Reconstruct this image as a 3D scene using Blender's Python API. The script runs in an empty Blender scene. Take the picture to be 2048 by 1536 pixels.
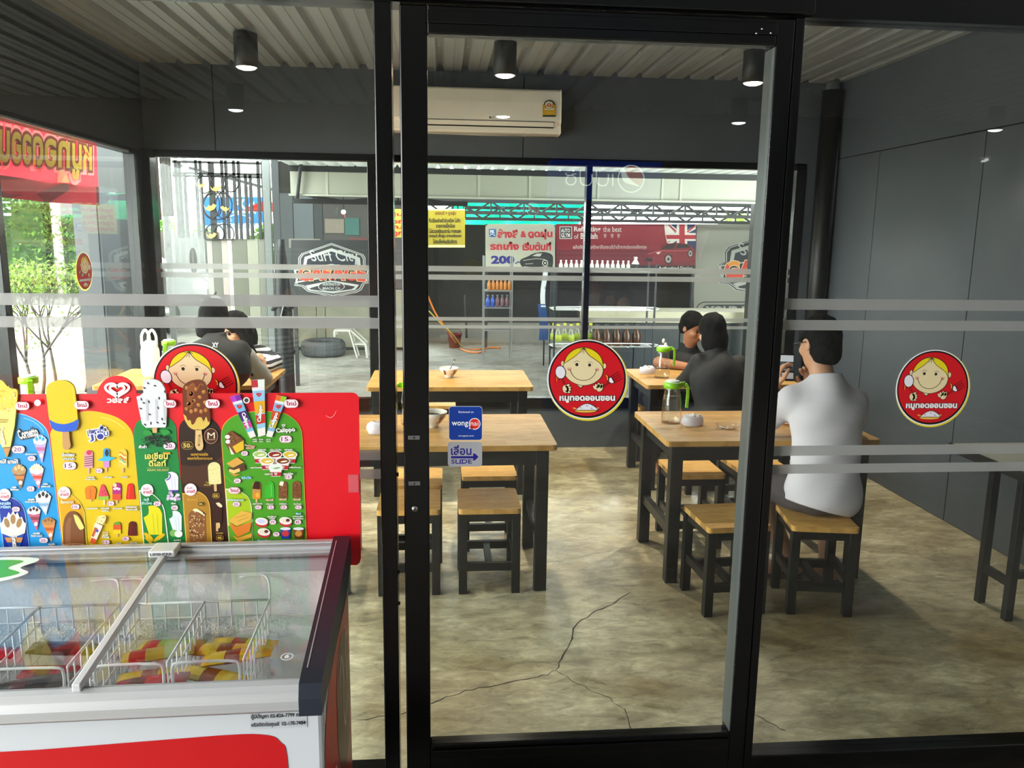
import bpy, math, random
import numpy as np
from math import sin, cos, pi, radians
from mathutils import Vector, Matrix
from mathutils.geometry import tessellate_polygon

S = bpy.context.scene
COL = S.collection
random.seed(4)

# ---------------------------------------------------------------- camera, world, exposure
FPX, PITCH, YAW, ROLL, EYE = 1620.0, radians(10.2), radians(5.07), radians(0.77), 1.70
_f = np.array([sin(YAW)*cos(PITCH), cos(YAW)*cos(PITCH), -sin(PITCH)])
_r0 = np.array([cos(YAW), -sin(YAW), 0.0]); _u0 = np.cross(_r0, _f)
_r = cos(ROLL)*_r0 + sin(ROLL)*_u0; _u = -sin(ROLL)*_r0 + cos(ROLL)*_u0
cam = bpy.data.cameras.new('camera'); camo = bpy.data.objects.new('camera', cam); COL.objects.link(camo)
cam.sensor_width = 36; cam.lens = FPX/2048*36; cam.clip_start = .05; cam.clip_end = 300
camo.matrix_world = Matrix(((_r[0], _u[0], -_f[0], 0), (_r[1], _u[1], -_f[1], 0), (_r[2], _u[2], -_f[2], EYE), (0, 0, 0, 1)))
S.camera = camo

W = bpy.data.worlds.new('sky'); S.world = W; W.use_nodes = True
_bg = W.node_tree.nodes['Background']
_bg.inputs[0].default_value = (0.97, 1.0, 0.97, 1); _bg.inputs[1].default_value = 15.0
S.view_settings.view_transform = 'Standard'; S.view_settings.look = 'None'
S.view_settings.exposure = 0.3; S.view_settings.gamma = 1.0; S.view_settings.use_curve_mapping = False
S.cycles.use_denoising = True
S.cycles.max_bounces = 10; S.cycles.diffuse_bounces = 5; S.cycles.glossy_bounces = 5
S.cycles.transparent_max_bounces = 40; S.cycles.transmission_bounces = 8
S.cycles.sample_clamp_indirect = 6.0
S.cycles.caustics_reflective = False; S.cycles.caustics_refractive = False

def portal(name, loc, rot, sx, sy):
    l = bpy.data.lights.new(name, 'AREA'); l.shape = 'RECTANGLE'; l.size = sx; l.size_y = sy
    l.cycles.is_portal = True
    o = bpy.data.objects.new(name, l); COL.objects.link(o); o.location = loc; o.rotation_euler = rot
portal('portal_left_window', (-2.35, 4.35, 1.35), (0, radians(-90), 0), 1.9, 4.1)
portal('portal_alley', (0.3, 7.75, 3.25), (0, 0, 0), 12, 2.2)
portal('portal_porch_side', (-4.6, -0.7, 1.45), (0, radians(-90), 0), 2.9, 5.8)
portal('portal_yard_side', (-3.3, 8.6, 1.5), (0, radians(-90), 0), 3.0, 4.0)

def ray(x, y):
    return (x-1024)/FPX*_r + (768-y)/FPX*_u + _f
def aty(x, y, Y):
    d = ray(x, y); p = d*Y/d[1]; p[2] += EYE; return p
def atz(x, y, z=0.0):
    d = ray(x, y); p = d*((z-EYE)/d[2]); p[2] = z; return p
def atx(x, y, X):
    d = ray(x, y); p = d*X/d[0]; p[2] += EYE; return p

# ---------------------------------------------------------------- materials
MATS = {}
def lin(c):
    if isinstance(c, str):
        c = c.lstrip('#'); c = [int(c[i:i+2], 16)/255 for i in (0, 2, 4)]
    return tuple(x/12.92 if x <= .04045 else ((x+.055)/1.055)**2.4 for x in c[:3])
def mat(name, col, rough=.5, metal=0.0, noise=0.0, nscale=8.0, bump=0.0, bscale=60.0, emit=0.0, spec=.5, col2=None, stretch=(1, 1, 1), coat=0.0, trans=0.0):
    if name in MATS: return MATS[name]
    m = bpy.data.materials.new(name); m.use_nodes = True; MATS[name] = m
    nt = m.node_tree; b = nt.nodes['Principled BSDF']
    c = lin(col)
    b.inputs['Base Color'].default_value = (*c, 1); b.inputs['Roughness'].default_value = rough
    b.inputs['Metallic'].default_value = metal; b.inputs['Specular IOR Level'].default_value = spec
    b.inputs['Coat Weight'].default_value = coat; b.inputs['Coat Roughness'].default_value = .08
    if noise or bump:
        tc = nt.nodes.new('ShaderNodeTexCoord'); mp = nt.nodes.new('ShaderNodeMapping')
        mp.inputs['Scale'].default_value = stretch
        nt.links.new(tc.outputs['Object'], mp.inputs['Vector'])
    if noise:
        n = nt.nodes.new('ShaderNodeTexNoise'); n.inputs['Scale'].default_value = nscale; n.inputs['Detail'].default_value = 6
        n.inputs['Roughness'].default_value = .6
        nt.links.new(mp.outputs[0], n.inputs['Vector'])
        r = nt.nodes.new('ShaderNodeValToRGB'); r.color_ramp.elements[0].position = .3; r.color_ramp.elements[1].position = .7
        c2 = lin(col2) if col2 else tuple(min(1, x*(1+noise)) for x in c)
        r.color_ramp.elements[0].color = (*(tuple(x*(1-noise) for x in c) if not col2 else c), 1); r.color_ramp.elements[1].color = (*c2, 1)
        nt.links.new(n.outputs['Fac'], r.inputs['Fac']); nt.links.new(r.outputs[0], b.inputs['Base Color'])
    if bump:
        n2 = nt.nodes.new('ShaderNodeTexNoise'); n2.inputs['Scale'].default_value = bscale; n2.inputs['Detail'].default_value = 4
        nt.links.new(mp.outputs[0], n2.inputs['Vector'])
        bp = nt.nodes.new('ShaderNodeBump'); bp.inputs['Strength'].default_value = bump; bp.inputs['Distance'].default_value = .01
        nt.links.new(n2.outputs['Fac'], bp.inputs['Height']); nt.links.new(bp.outputs[0], b.inputs['Normal'])
    if emit:
        b.inputs['Emission Color'].default_value = (*c, 1); b.inputs['Emission Strength'].default_value = emit
    if trans:
        t = nt.nodes.new('ShaderNodeBsdfTranslucent'); t.inputs[0].default_value = (*c, 1)
        mx = nt.nodes.new('ShaderNodeMixShader'); mx.inputs[0].default_value = trans
        out = nt.nodes['Material Output']
        nt.links.new(b.outputs[0], mx.inputs[1]); nt.links.new(t.outputs[0], mx.inputs[2]); nt.links.new(mx.outputs[0], out.inputs[0])
    return m
def glass(name, tint=(1, 1, 1), f0=.04, rough=0.0, veil=0.0, veilcol=(.6, .6, .6)):
    """a pane: clear, tinted, with a Schlick mirror on each face; veil = share of frosted film or dust"""
    if name in MATS: return MATS[name]
    m = bpy.data.materials.new(name); m.use_nodes = True; MATS[name] = m
    nt = m.node_tree; nt.nodes.remove(nt.nodes['Principled BSDF']); out = nt.nodes['Material Output']
    t = nt.nodes.new('ShaderNodeBsdfTransparent'); t.inputs[0].default_value = (*tint, 1)
    g = nt.nodes.new('ShaderNodeBsdfGlossy'); g.inputs['Roughness'].default_value = rough
    lw = nt.nodes.new('ShaderNodeLayerWeight'); lw.inputs[0].default_value = .5
    p = nt.nodes.new('ShaderNodeMath'); p.operation = 'POWER'; p.inputs[1].default_value = 5
    a = nt.nodes.new('ShaderNodeMath'); a.operation = 'MULTIPLY_ADD'; a.inputs[1].default_value = 1-f0; a.inputs[2].default_value = f0
    nt.links.new(lw.outputs['Facing'], p.inputs[0]); nt.links.new(p.outputs[0], a.inputs[0])
    mx = nt.nodes.new('ShaderNodeMixShader'); nt.links.new(a.outputs[0], mx.inputs[0])
    src = t
    if veil:
        d = nt.nodes.new('ShaderNodeBsdfDiffuse'); d.inputs[0].default_value = (*veilcol, 1)
        tl = nt.nodes.new('ShaderNodeBsdfTranslucent'); tl.inputs[0].default_value = (*veilcol, 1)
        m1 = nt.nodes.new('ShaderNodeMixShader'); m1.inputs[0].default_value = .5
        nt.links.new(d.outputs[0], m1.inputs[1]); nt.links.new(tl.outputs[0], m1.inputs[2])
        m2 = nt.nodes.new('ShaderNodeMixShader'); m2.inputs[0].default_value = veil
        nt.links.new(t.outputs[0], m2.inputs[1]); nt.links.new(m1.outputs[0], m2.inputs[2]); src = m2
    nt.links.new(src.outputs[0], mx.inputs[1]); nt.links.new(g.outputs[0], mx.inputs[2]); nt.links.new(mx.outputs[0], out.inputs[0])
    return m
def print_mat(name, rough=.35, trans=0.0):
    if name in MATS: return MATS[name]
    m = mat(name, '#ffffff', rough); nt = m.node_tree
    a = nt.nodes.new('ShaderNodeAttribute'); a.attribute_name = 'Col'
    nt.links.new(a.outputs['Color'], nt.nodes['Principled BSDF'].inputs['Base Color'])
    if trans:
        t = nt.nodes.new('ShaderNodeBsdfTranslucent'); nt.links.new(a.outputs['Color'], t.inputs[0])
        mx = nt.nodes.new('ShaderNodeMixShader'); mx.inputs[0].default_value = trans
        nt.links.new(nt.nodes['Principled BSDF'].outputs[0], mx.inputs[1]); nt.links.new(t.outputs[0], mx.inputs[2])
        nt.links.new(mx.outputs[0], nt.nodes['Material Output'].inputs[0])
    return m

# ---------------------------------------------------------------- mesh building
ORG = {}
class MB:
    def __init__(s): s.v = []; s.f = []; s.c = []; s.sm = []
    def add(s, vs, fs, c=None, smooth=False):
        n = len(s.v); s.v += [tuple(float(t) for t in v) for v in vs]
        for f in fs: s.f.append([i+n for i in f]); s.c.append(c); s.sm.append(smooth)
        return s
    def box(s, x0, x1, y0, y1, z0, z1, c=None):
        return s.add([(x0, y0, z0), (x1, y0, z0), (x1, y1, z0), (x0, y1, z0), (x0, y0, z1), (x1, y0, z1), (x1, y1, z1), (x0, y1, z1)],
                     [(3, 2, 1, 0), (4, 5, 6, 7), (0, 1, 5, 4), (1, 2, 6, 5), (2, 3, 7, 6), (3, 0, 4, 7)], c)
    def hexa(s, b, t, c=None):   # bottom ring of 4, top ring of 4
        return s.add(list(b)+list(t), [(3, 2, 1, 0), (4, 5, 6, 7), (0, 1, 5, 4), (1, 2, 6, 5), (2, 3, 7, 6), (3, 0, 4, 7)], c)
    def bar(s, a, b, w, h=None, up=(0, 0, 1), c=None):
        a, b = Vector(a), Vector(b); d = (b-a).normalized(); u = Vector(up)
        if abs(d.dot(u)) > .98: u = Vector((0, 1, 0))
        x = d.cross(u).normalized()*(w/2); z = d.cross(x).normalized()*((h or w)/2)
        return s.hexa([a-x-z, a+x-z, a+x+z, a-x+z], [b-x-z, b+x-z, b+x+z, b-x+z], c)
    def tube(s, pts, r, n=8, c=None, cap=True, closed=False):
        pts = [Vector(p) for p in pts]; k = len(pts); rs = r if isinstance(r, (list, tuple)) else [r]*k
        vs = []; pu = None
        for i, p in enumerate(pts):
            if closed: d = pts[(i+1) % k]-pts[i-1]
            else: d = pts[min(i+1, k-1)]-pts[max(i-1, 0)]
            d.normalize()
            if pu is None:
                u = Vector((0, 0, 1)) if abs(d.z) < .9 else Vector((1, 0, 0))
            else: u = pu
            u = (u-d*u.dot(d)).normalized(); pu = u; w = d.cross(u)
            for j in range(n):
                a = 2*pi*j/n; vs.append(p+(u*cos(a)+w*sin(a))*rs[i])
        fs = []
        for i in range(k if closed else k-1):
            for j in range(n):
                i2 = (i+1) % k
                fs.append((i*n+j, i*n+(j+1) % n, i2*n+(j+1) % n, i2*n+j))
        if cap and not closed:
            fs.append(tuple(range(n))[::-1]); fs.append(tuple((k-1)*n+j for j in range(n)))
        return s.add(vs, fs, c, True)
    def cyl(s, a, b, r0, r1=None, n=16, c=None): return s.tube([a, b], [r0, r0 if r1 is None else r1], n, c)
    def lathe(s, ctr, prof, n=24, c=None, closed=False):
        x, y, z = ctr; vs = []
        for r, h in prof:
            for j in range(n): a = 2*pi*j/n; vs.append((x+r*cos(a), y+r*sin(a), z+h))
        k = len(prof); fs = []
        for i in range(k-1 if not closed else k):
            i2 = (i+1) % k
            for j in range(n): fs.append((i*n+j, i*n+(j+1) % n, i2*n+(j+1) % n, i2*n+j))
        if not closed:
            fs.append(tuple(range(n))[::-1]); fs.append(tuple((k-1)*n+j for j in range(n)))
        return s.add(vs, fs, c, True)
    def ball(s, ctr, r, nu=12, nv=8, c=None):
        rx, ry, rz = r if isinstance(r, (tuple, list)) else (r, r, r); vs = []; fs = []
        for i in range(nv+1):
            t = pi*i/nv
            for j in range(nu): a = 2*pi*j/nu; vs.append((ctr[0]+rx*sin(t)*cos(a), ctr[1]+ry*sin(t)*sin(a), ctr[2]+rz*cos(t)))
        for i in range(nv):
            for j in range(nu): fs.append((i*nu+j, (i+1)*nu+j, (i+1)*nu+(j+1) % nu, i*nu+(j+1) % nu))
        return s.add(vs, fs, c, True)
    def prism(s, poly, off, c=None):
        """a flat polygon (3-D points) pushed along off"""
        P = [Vector(p) for p in poly]; o = Vector(off); n = len(P)
        tris = tessellate_polygon([P])
        fs = [tuple(t) for t in tris]+[tuple(i+n for i in t[::-1]) for t in tris]+[(i, (i+1) % n, n+(i+1) % n, n+i) for i in range(n)]
        return s.add(P+[p+o for p in P], fs, c)
    def build(s, name, m, parent=None, loc=None, bevel=0.0, seg=2, weld=False):
        me = bpy.data.meshes.new(name); org = Vector(loc) if loc is not None else (ORG[parent] if parent else Vector((0, 0, 0)))
        me.from_pydata([(v[0]-org[0], v[1]-org[1], v[2]-org[2]) for v in s.v], [], s.f)
        me.materials.append(m)
        me.polygons.foreach_set('use_smooth', s.sm)
        if any(c is not None for c in s.c):
            at = me.color_attributes.new('Col', 'FLOAT_COLOR', 'CORNER'); buf = []
            cache = {}
            for f, c in zip(s.f, s.c):
                if c not in cache: cache[c] = (*lin(c or '#ffffff'), 1.0)
                buf.extend(cache[c]*len(f))
            at.data.foreach_set('color', buf)
        me.update()
        o = bpy.data.objects.new(name, me); COL.objects.link(o); ORG[o] = org
        if parent: o.parent = parent
        if parent is None: o.location = org
        if bevel:
            b = o.modifiers.new('soft_edge', 'BEVEL'); b.width = bevel; b.segments = seg; b.limit_method = 'ANGLE'; b.angle_limit = radians(40)
            b.harden_normals = False
        return o
def thing(name, label, cat, loc=(0, 0, 0), group=None):
    o = bpy.data.objects.new(name, None); COL.objects.link(o); o.location = loc; ORG[o] = Vector(loc); o.empty_display_size = .1
    return tag(o, label, cat, group)
def tag(o, label, cat, group=None):
    o['label'] = label; o['category'] = cat
    if group: o['group'] = group
    return o
def struct(o): o['kind'] = 'structure'; return o
def stuff(o): o['kind'] = 'stuff'; return o
def kids(o): return [c for c in bpy.data.objects if c.parent == o]
def dup(root, loc, rotz=0.0, label=None):
    def cp(o, par):
        c = o.copy(); COL.objects.link(c)
        if par: c.parent = par
        for k in CH.get(o.name, []): cp(k, c)
        return c
    CH = {}
    for o in COL.objects:
        if o.parent: CH.setdefault(o.parent.name, []).append(o)
    r = cp(root, None); r.location = loc; r.rotation_euler = (0, 0, rotz)
    if label: r['label'] = label
    return r

# ---------------------------------------------------------------- flat print: coloured shapes laid on a plane
def text_mesh(s, bold=0.0, space=1.0):
    c = bpy.data.curves.new('t', 'FONT'); c.body = s; c.offset = bold; c.resolution_u = 2; c.fill_mode = 'FRONT'; c.space_character = space
    o = bpy.data.objects.new('t', c); COL.objects.link(o)
    me = o.evaluated_get(bpy.context.evaluated_depsgraph_get()).to_mesh()
    r = [tuple(v.co)[:2] for v in me.vertices], [tuple(p.vertices) for p in me.polygons]
    bpy.data.objects.remove(o); bpy.data.curves.remove(c)
    return r
_tc = {}
class Print:
    """fn(x, y, depth) maps the print's own 2-D frame (y down) to a 3-D point lifted off the surface"""
    def __init__(s, fn, step=.0004): s.fn = fn; s.mb = MB(); s.l = 0; s.step = step
    def up(s): s.l += 1
    def poly(s, pts, c, up=True):
        if up: s.l += 1
        tr = tessellate_polygon([[Vector((p[0], p[1], 0)) for p in pts]])
        s.mb.add([s.fn(p[0], p[1], s.l*s.step) for p in pts], tr, c)
        return s
    def rect(s, x0, y0, x1, y1, c, r=0, up=True): return s.poly(rrect(x0, y0, x1, y1, r), c, up)
    def oval(s, cx, cy, rx, ry, c, rot=0.0, n=24, up=True):
        return s.poly([rot2(cx, cy, rx*cos(2*pi*i/n), ry*sin(2*pi*i/n), rot) for i in range(n)], c, up)
    def line(s, pts, w, c, up=True, closed=False):
        if up: s.l += 1
        P = [Vector((p[0], p[1])) for p in pts]; k = len(P); L = []; R = []
        for i, p in enumerate(P):
            d = (P[(i+1) % k]-P[i-1]) if closed else P[min(i+1, k-1)]-P[max(i-1, 0)]
            d.normalize(); n = Vector((-d.y, d.x))*(w/2); L.append(p+n); R.append(p-n)
        vs = [s.fn(q.x, q.y, s.l*s.step) for q in L+R]
        s.mb.add(vs, [(i, (i+1) % k, k+(i+1) % k, k+i) for i in range(k if closed else k-1)], c)
        return s
    def text(s, t, x0, y0, x1, y1, c, bold=0.0, rot=0.0, outline=None, ow=.05, shear=0.0, up=True, arc=0.0):
        for b, cc in (((bold+ow, outline),) if outline else ())+((bold, c),):
            key = (t, b)
            if key not in _tc: _tc[key] = text_mesh(t, b)
            if (t, bold) not in _tc: _tc[(t, bold)] = text_mesh(t, bold)
            vs, fs = _tc[key]; ref = _tc[(t, bold)][0]
            if not vs: return s
            ax0, ax1 = min(v[0] for v in ref), max(v[0] for v in ref); ay0, ay1 = min(v[1] for v in ref), max(v[1] for v in ref)
            if up: s.l += 1
            cx, cy = (x0+x1)/2, (y0+y1)/2; w, h = x1-x0, y1-y0; out = []
            for v in vs:
                u = (v[0]-ax0)/(ax1-ax0)-.5; q = .5-(v[1]-ay0)/(ay1-ay0)
                X, Y = rot2(cx, cy, u*w-q*h*shear, q*h+arc*(u*u*4-1)*h, rot)
                out.append(s.fn(X, Y, s.l*s.step))
            s.mb.add(out, fs, cc)
        return s
    def build(s, name, m, parent=None, loc=None): return s.mb.build(name, m, parent, loc)
def rot2(cx, cy, x, y, a): return (cx+x*cos(a)-y*sin(a), cy+x*sin(a)+y*cos(a))
def rrect(x0, y0, x1, y1, r, n=4):
    if r <= 0: return [(x0, y0), (x1, y0), (x1, y1), (x0, y1)]
    P = []
    for cx, cy, a in ((x1-r, y0+r, -pi/2), (x1-r, y1-r, 0), (x0+r, y1-r, pi/2), (x0+r, y0+r, pi)):
        for i in range(n+1): t = a+pi/2*i/n; P.append((cx+r*cos(t), cy+r*sin(t)))
    return P
def curve(pts, n=6, closed=False):
    """Catmull-Rom through 2-D or 3-D points"""
    P = [np.array(p, float) for p in pts]; k = len(P); out = []
    for i in range(k if closed else k-1):
        g = (lambda j: P[j % k]) if closed else (lambda j: P[max(0, min(k-1, j))])
        a, b, c, d = g(i-1), g(i), g(i+1), g(i+2)
        for j in range(n):
            t = j/n; out.append(tuple(.5*((2*b)+(c-a)*t+(2*a-5*b+4*c-d)*t*t+(3*b-a-3*c+d)*t**3)))
    if not closed: out.append(tuple(P[-1]))
    return out
# ================================================================ the room
XL, XR, YF, YB, ZC = -2.20, 3.12, 2.25, 6.45, 2.94
M_wall = mat('grey_fibre_cement', '#464c53', .55, noise=.10, nscale=1.6, bump=.05, bscale=30)
M_black = mat('black_aluminium', '#050506', .2, spec=.45)
M_blackmatt = mat('black_steel_paint', '#070708', .45)
M_gap = mat('dark_joint', '#0c0d0d', .9)
M_pane = glass('clear_pane', (.93, .95, .94))
M_film = glass('frosted_film', (1, 1, 1), f0=.03, rough=.3, veil=.6, veilcol=(.5, .5, .5))

# polished concrete
def concrete(name, a, b, c, rough, scale=1.0):
    m = mat(name, a, rough); nt = m.node_tree; bs = nt.nodes['Principled BSDF']
    tc = nt.nodes.new('ShaderNodeTexCoord')
    def noise(sc, det, st=(1, 1, 1), dist=0.0):
        mp = nt.nodes.new('ShaderNodeMapping'); mp.inputs['Scale'].default_value = st
        n = nt.nodes.new('ShaderNodeTexNoise'); n.inputs['Scale'].default_value = sc*scale; n.inputs['Detail'].default_value = det; n.inputs['Distortion'].default_value = dist
        n.inputs['Roughness'].default_value = .62
        nt.links.new(tc.outputs['Object'], mp.inputs[0]); nt.links.new(mp.outputs[0], n.inputs['Vector']); return n
    def ramp(n, p0, p1, c0, c1):
        r = nt.nodes.new('ShaderNodeValToRGB'); r.color_ramp.elements[0].position = p0; r.color_ramp.elements[1].position = p1
        r.color_ramp.elements[0].color = (*c0, 1); r.color_ramp.elements[1].color = (*c1, 1); nt.links.new(n.outputs['Fac'], r.inputs[0]); return r
    def mix(x, y, f, mode='MIX'):
        q = nt.nodes.new('ShaderNodeMix'); q.data_type = 'RGBA'; q.blend_type = mode
        if isinstance(f, float): q.inputs[0].default_value = f
        else: nt.links.new(f, q.inputs[0])
        nt.links.new(x, q.inputs[6]); nt.links.new(y, q.inputs[7]); return q.outputs[2]
    base = ramp(noise(1.3, 9, (1, 1.6, 1), .9), .40, .62, lin(b), lin(a))
    blot = ramp(noise(.75, 7, (1, 1.3, 1), .6), .46, .66, (0, 0, 0), (1, 1, 1))
    r3 = nt.nodes.new('ShaderNodeRGB'); r3.outputs[0].default_value = (*lin(c), 1)
    s1 = mix(base.outputs[0], r3.outputs[0], blot.outputs[0])
    fine = ramp(noise(7, 9, (1, 2.2, 1), 1.2), .32, .7, (.42, .40, .36), (1.22, 1.21, 1.18))
    s2 = mix(s1, fine.outputs[0], .85, 'MULTIPLY')
    scr = ramp(noise(22, 10, (1, 3.5, 1), 2.0), .30, .62, (.66, .64, .60), (1.06, 1.06, 1.06)); s2 = mix(s2, scr.outputs[0], .75, 'MULTIPLY')
    nt.links.new(s2, bs.inputs['Base Color'])
    rr = ramp(noise(2.5, 6, (1, 1.5, 1), .5), .3, .7, (rough*.6,)*3, (rough*1.5,)*3); nt.links.new(rr.outputs[0], bs.inputs['Roughness'])
    return m
M_floor = concrete('polished_concrete', '#ddd3b2', '#ada184', '#8e7a50', .33)
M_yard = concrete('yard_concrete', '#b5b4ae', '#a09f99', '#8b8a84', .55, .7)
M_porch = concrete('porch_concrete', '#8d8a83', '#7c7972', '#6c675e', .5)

fl = struct(MB().box(XL-.1, XR+.1, 2.2, YB+.1, -.12, 0).build('floor', M_floor))
# hairline cracks in the slab
def crack(px, w):
    P = [atz(x, y, 0) for x, y in px]; Q = []
    for i in range(len(P)-1):
        for j in range(4):
            t = j/4; q = P[i]*(1-t)+P[i+1]*t; q = q+np.array([random.uniform(-.006, .006), random.uniform(-.008, .008), 0]); Q.append(q)
    Q.append(P[-1]); m = MB(); n = len(Q); L = []; R = []
    for i, q in enumerate(Q):
        d = Q[min(i+1, n-1)]-Q[max(i-1, 0)]; d = d/np.linalg.norm(d); nn = np.array([-d[1], d[0], 0])*w*random.uniform(.4, 1.2)*(.4 if i in (0, n-1) else 1)
        L.append(q+nn); R.append(q-nn)
    vs = [(p[0], p[1], .0006) for p in L+R]
    m.add(vs, [(i, i+1, n+i+1, n+i) for i in range(n-1)])
    m.build('crack', mat('crack_dark_line', '#2b251c', .9), fl)
crack([(1262, 1183), (1225, 1207), (1182, 1228), (1147, 1252), (1143, 1278), (1126, 1310), (1112, 1340)], .0035)
crack([(1112, 1340), (1085, 1352), (1040, 1360), (960, 1376), (905, 1390), (862, 1405), (800, 1428), (712, 1440)], .0022)
crack([(1112, 1342), (1150, 1365), (1220, 1398), (1248, 1420), (1260, 1460), (1290, 1490)], .0018)
crack([(1110, 1135), (1130, 1118), (1205, 1105), (1255, 1100)], .0012)
crack([(1500, 1425), (1545, 1448), (1572, 1462)], .002)

# right wall: boards with open joints on a dark backing
wr = struct(MB().box(XR+.012, XR+.12, 2.2, YB+.1, 0, 3.02).build('wall_right', M_gap))
zs = float(atx(1850, 284, XR)[2]); y1 = float(atx(1935, 610, XR)[1]); y2 = float(atx(1760, 307, XR)[1])
def board(parent, x0, x1, y0, y1_, z0, z1, g=.004):
    MB().box(x0, x1, y0+(g if y1_-y0 > .1 else 0), y1_-(g if y1_-y0 > .1 else 0), z0+g, z1-g).build('wall_board', M_wall, parent)
board(wr, XR, XR+.012, 2.2, YB, zs, 3.0)
board(wr, XR, XR+.012, 2.2, y1, 0, zs); board(wr, XR, XR+.012, y1, y2, 0, zs); board(wr, XR, XR+.012, y2, YB, 0, zs)

# back wall: boards over the window, dado under it, strip at its right
wb = struct(MB().box(XL-.1, XR+.1, YB+.012, YB+.09, 2.31, 3.02).build('wall_back', M_gap))
def bboard(x0, x1, z0, z1, m=M_wall):
    MB().box(x0+.004, x1-.004, YB, YB+.012, z0, z1).build('wall_board', m, wb)
bboard(XL, -1.68, 2.312, 3.0); bboard(-1.68, .633, 2.312, 3.0); bboard(.633, XR, 2.312, 3.0)
wb2 = struct(MB().box(2.91, XR, YB, YB+.09, 0, 2.312).box(XL, 2.91, YB, YB+.09, 0, .33).build('wall_back_lower', M_wall))
# left wall over its window, and the plinth below
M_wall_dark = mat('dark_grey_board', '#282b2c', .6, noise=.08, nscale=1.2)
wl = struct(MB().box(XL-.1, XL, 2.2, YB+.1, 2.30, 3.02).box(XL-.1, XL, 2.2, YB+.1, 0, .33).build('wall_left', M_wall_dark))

# corrugated metal ceiling, ribs along the room
M_tin = mat('galvanised_sheet', '#a9acad', .38, metal=.45, noise=.12, nscale=2.0, stretch=(1, .25, 1))
def corrugated(name, x0, x1, y0, y1, z, pitch=.19, depth=.035, m=M_tin, slope=0.0, t=.002, prof=((0, 0), (.06, 0), (.062, .004), (.066, .004), (.068, 0), (.125, 0), (.14, 1), (.175, 1), (.19, 0))):
    pts = []; k = int((x1-x0)/pitch)+1; sc = pitch/.19
    for i in range(k):
        for px, pz in prof[:-1]:
            x = x0+i*pitch+px*sc
            if x <= x1: pts.append((x, z+(pz*depth if pz in (0, 1) else pz)))
    n = len(pts); mb = MB()
    vs = [(x, y0, zz) for x, zz in pts]+[(x, y1, zz+slope*(y1-y0)) for x, zz in pts]
    mb.add(vs, [(i, n+i, n+i+1, i+1) for i in range(n-1)])
    return mb.build(name, m)
struct(corrugated('ceiling', XL-.05, XR+.1, 2.2, YB+.02, 2.93))
struct(corrugated('ceiling_porch', -4.6, 5.6, -3.6, 2.19, 2.93))
# small roof screws along two purlin lines
m = MB()
for y in (3.1, 4.35, 5.6):
    for i in range(28): m.cyl((XL+.1+i*.19, y, 2.922), (XL+.1+i*.19, y, 2.932), .006, n=6)
stuff(m.build('ceiling_screws', M_tin, bpy.data.objects['ceiling']))
struct(MB().box(XL-.1, XR+.1, 2.2, YB+.1, 3.02, 3.10).build('roof', M_blackmatt))

# ---------------------------------------------------------------- back window
def frame_window(name, x0, x1, y0, y1, z0, z1):
    pass
wk = struct(MB().box(XL+.0, 2.91, YB-.01, YB+.07, .33, .42).build('window_1', M_black))
def wpart(nm, *a): return MB().box(*a).build(nm, M_black, wk, bevel=.003)
wpart('window_head', XL, 2.91, YB-.01, YB+.07, 2.262, 2.315)
wpart('corner_post', XL, XL+.06, YB-.07, YB+.07, .33, 2.315)
wpart('mullion', -.56, -.48, YB-.01, YB+.07, .42, 2.262)
wpart('mullion', 1.135, 1.182, YB-.01, YB+.07, .42, 2.262)
wpart('window_jamb', 2.83, 2.91, YB-.01, YB+.07, .42, 2.315)
for a, b in ((XL+.06, -.56), (-.48, 1.135), (1.182, 2.83)):
    MB().box(a, b, YB+.025, YB+.031, .42, 2.262).build('window_pane', M_pane, wk)
    for z0, z1 in ((1.435, 1.478), (1.37, 1.41), (1.045, 1.075), (.985, 1.01)):
        MB().box(a, b, YB+.0235, YB+.0245, z0, z1).build('frosted_strip', M_film, wk)
# window in the left wall
wl2 = struct(MB().box(XL-.07, XL+.01, 2.32, YB-.07, .33, .42).build('window_2', M_black))
def lpart(nm, *a): return MB().box(*a).build(nm, M_black, wl2, bevel=.003)
lpart('window_head', XL-.07, XL+.01, 2.32, YB-.07, 2.262, 2.30)
MB().box(XL+.01, XL+.018, 2.32, 6.1, 2.262, 2.274).build('glazing_bead', mat('bare_aluminium', '#b9bcbd', .3, metal=.8), wl2)
lpart('mullion', XL-.07, XL+.01, 4.30, 4.365, .42, 2.262)
lpart('window_jamb', XL-.07, XL+.01, 6.22, YB-.07, .42, 2.262)
for a, b in ((2.32, 4.30), (4.365, 6.22)):
    MB().box(XL-.035, XL-.029, a, b, .42, 2.262).build('window_pane', M_pane, wl2)

# ---------------------------------------------------------------- shop front
front = struct(MB().box(-3.0, 5.6, YF, YF+.08, 2.297, 3.02).build('wall_front', M_black))
MB().box(-.13, 1.0, YF-.02, YF+.0, 2.30, 2.345).build('sliding_track', M_black, front, bevel=.004)
MB().box(-.10, 1.0, YF-.035, YF, 2.37, 2.42).build('sliding_track', M_black, front, bevel=.004)
def pane_set(name, x0, x1, z0, z1, post0, post1):
    w = struct(MB().box(x0, x1, YF, YF+.07, 0, z0).build(name, M_black, bevel=.004))
    for a, b in (post0, post1):
        if b > a: MB().box(a, b, YF, YF+.08, 0, 2.297).build('window_post', M_black, w, bevel=.003)
    MB().box(x0, x1, YF+.033, YF+.039, z0, z1).build('window_pane', M_pane, w)
    for z in ((1.506, 1.538), (1.446, 1.476), (1.066, 1.097), (1.010, 1.039)):
        MB().box(x0, x1, YF+.0315, YF+.0325, *z).build('frosted_strip', M_film, w)
    return w
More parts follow.
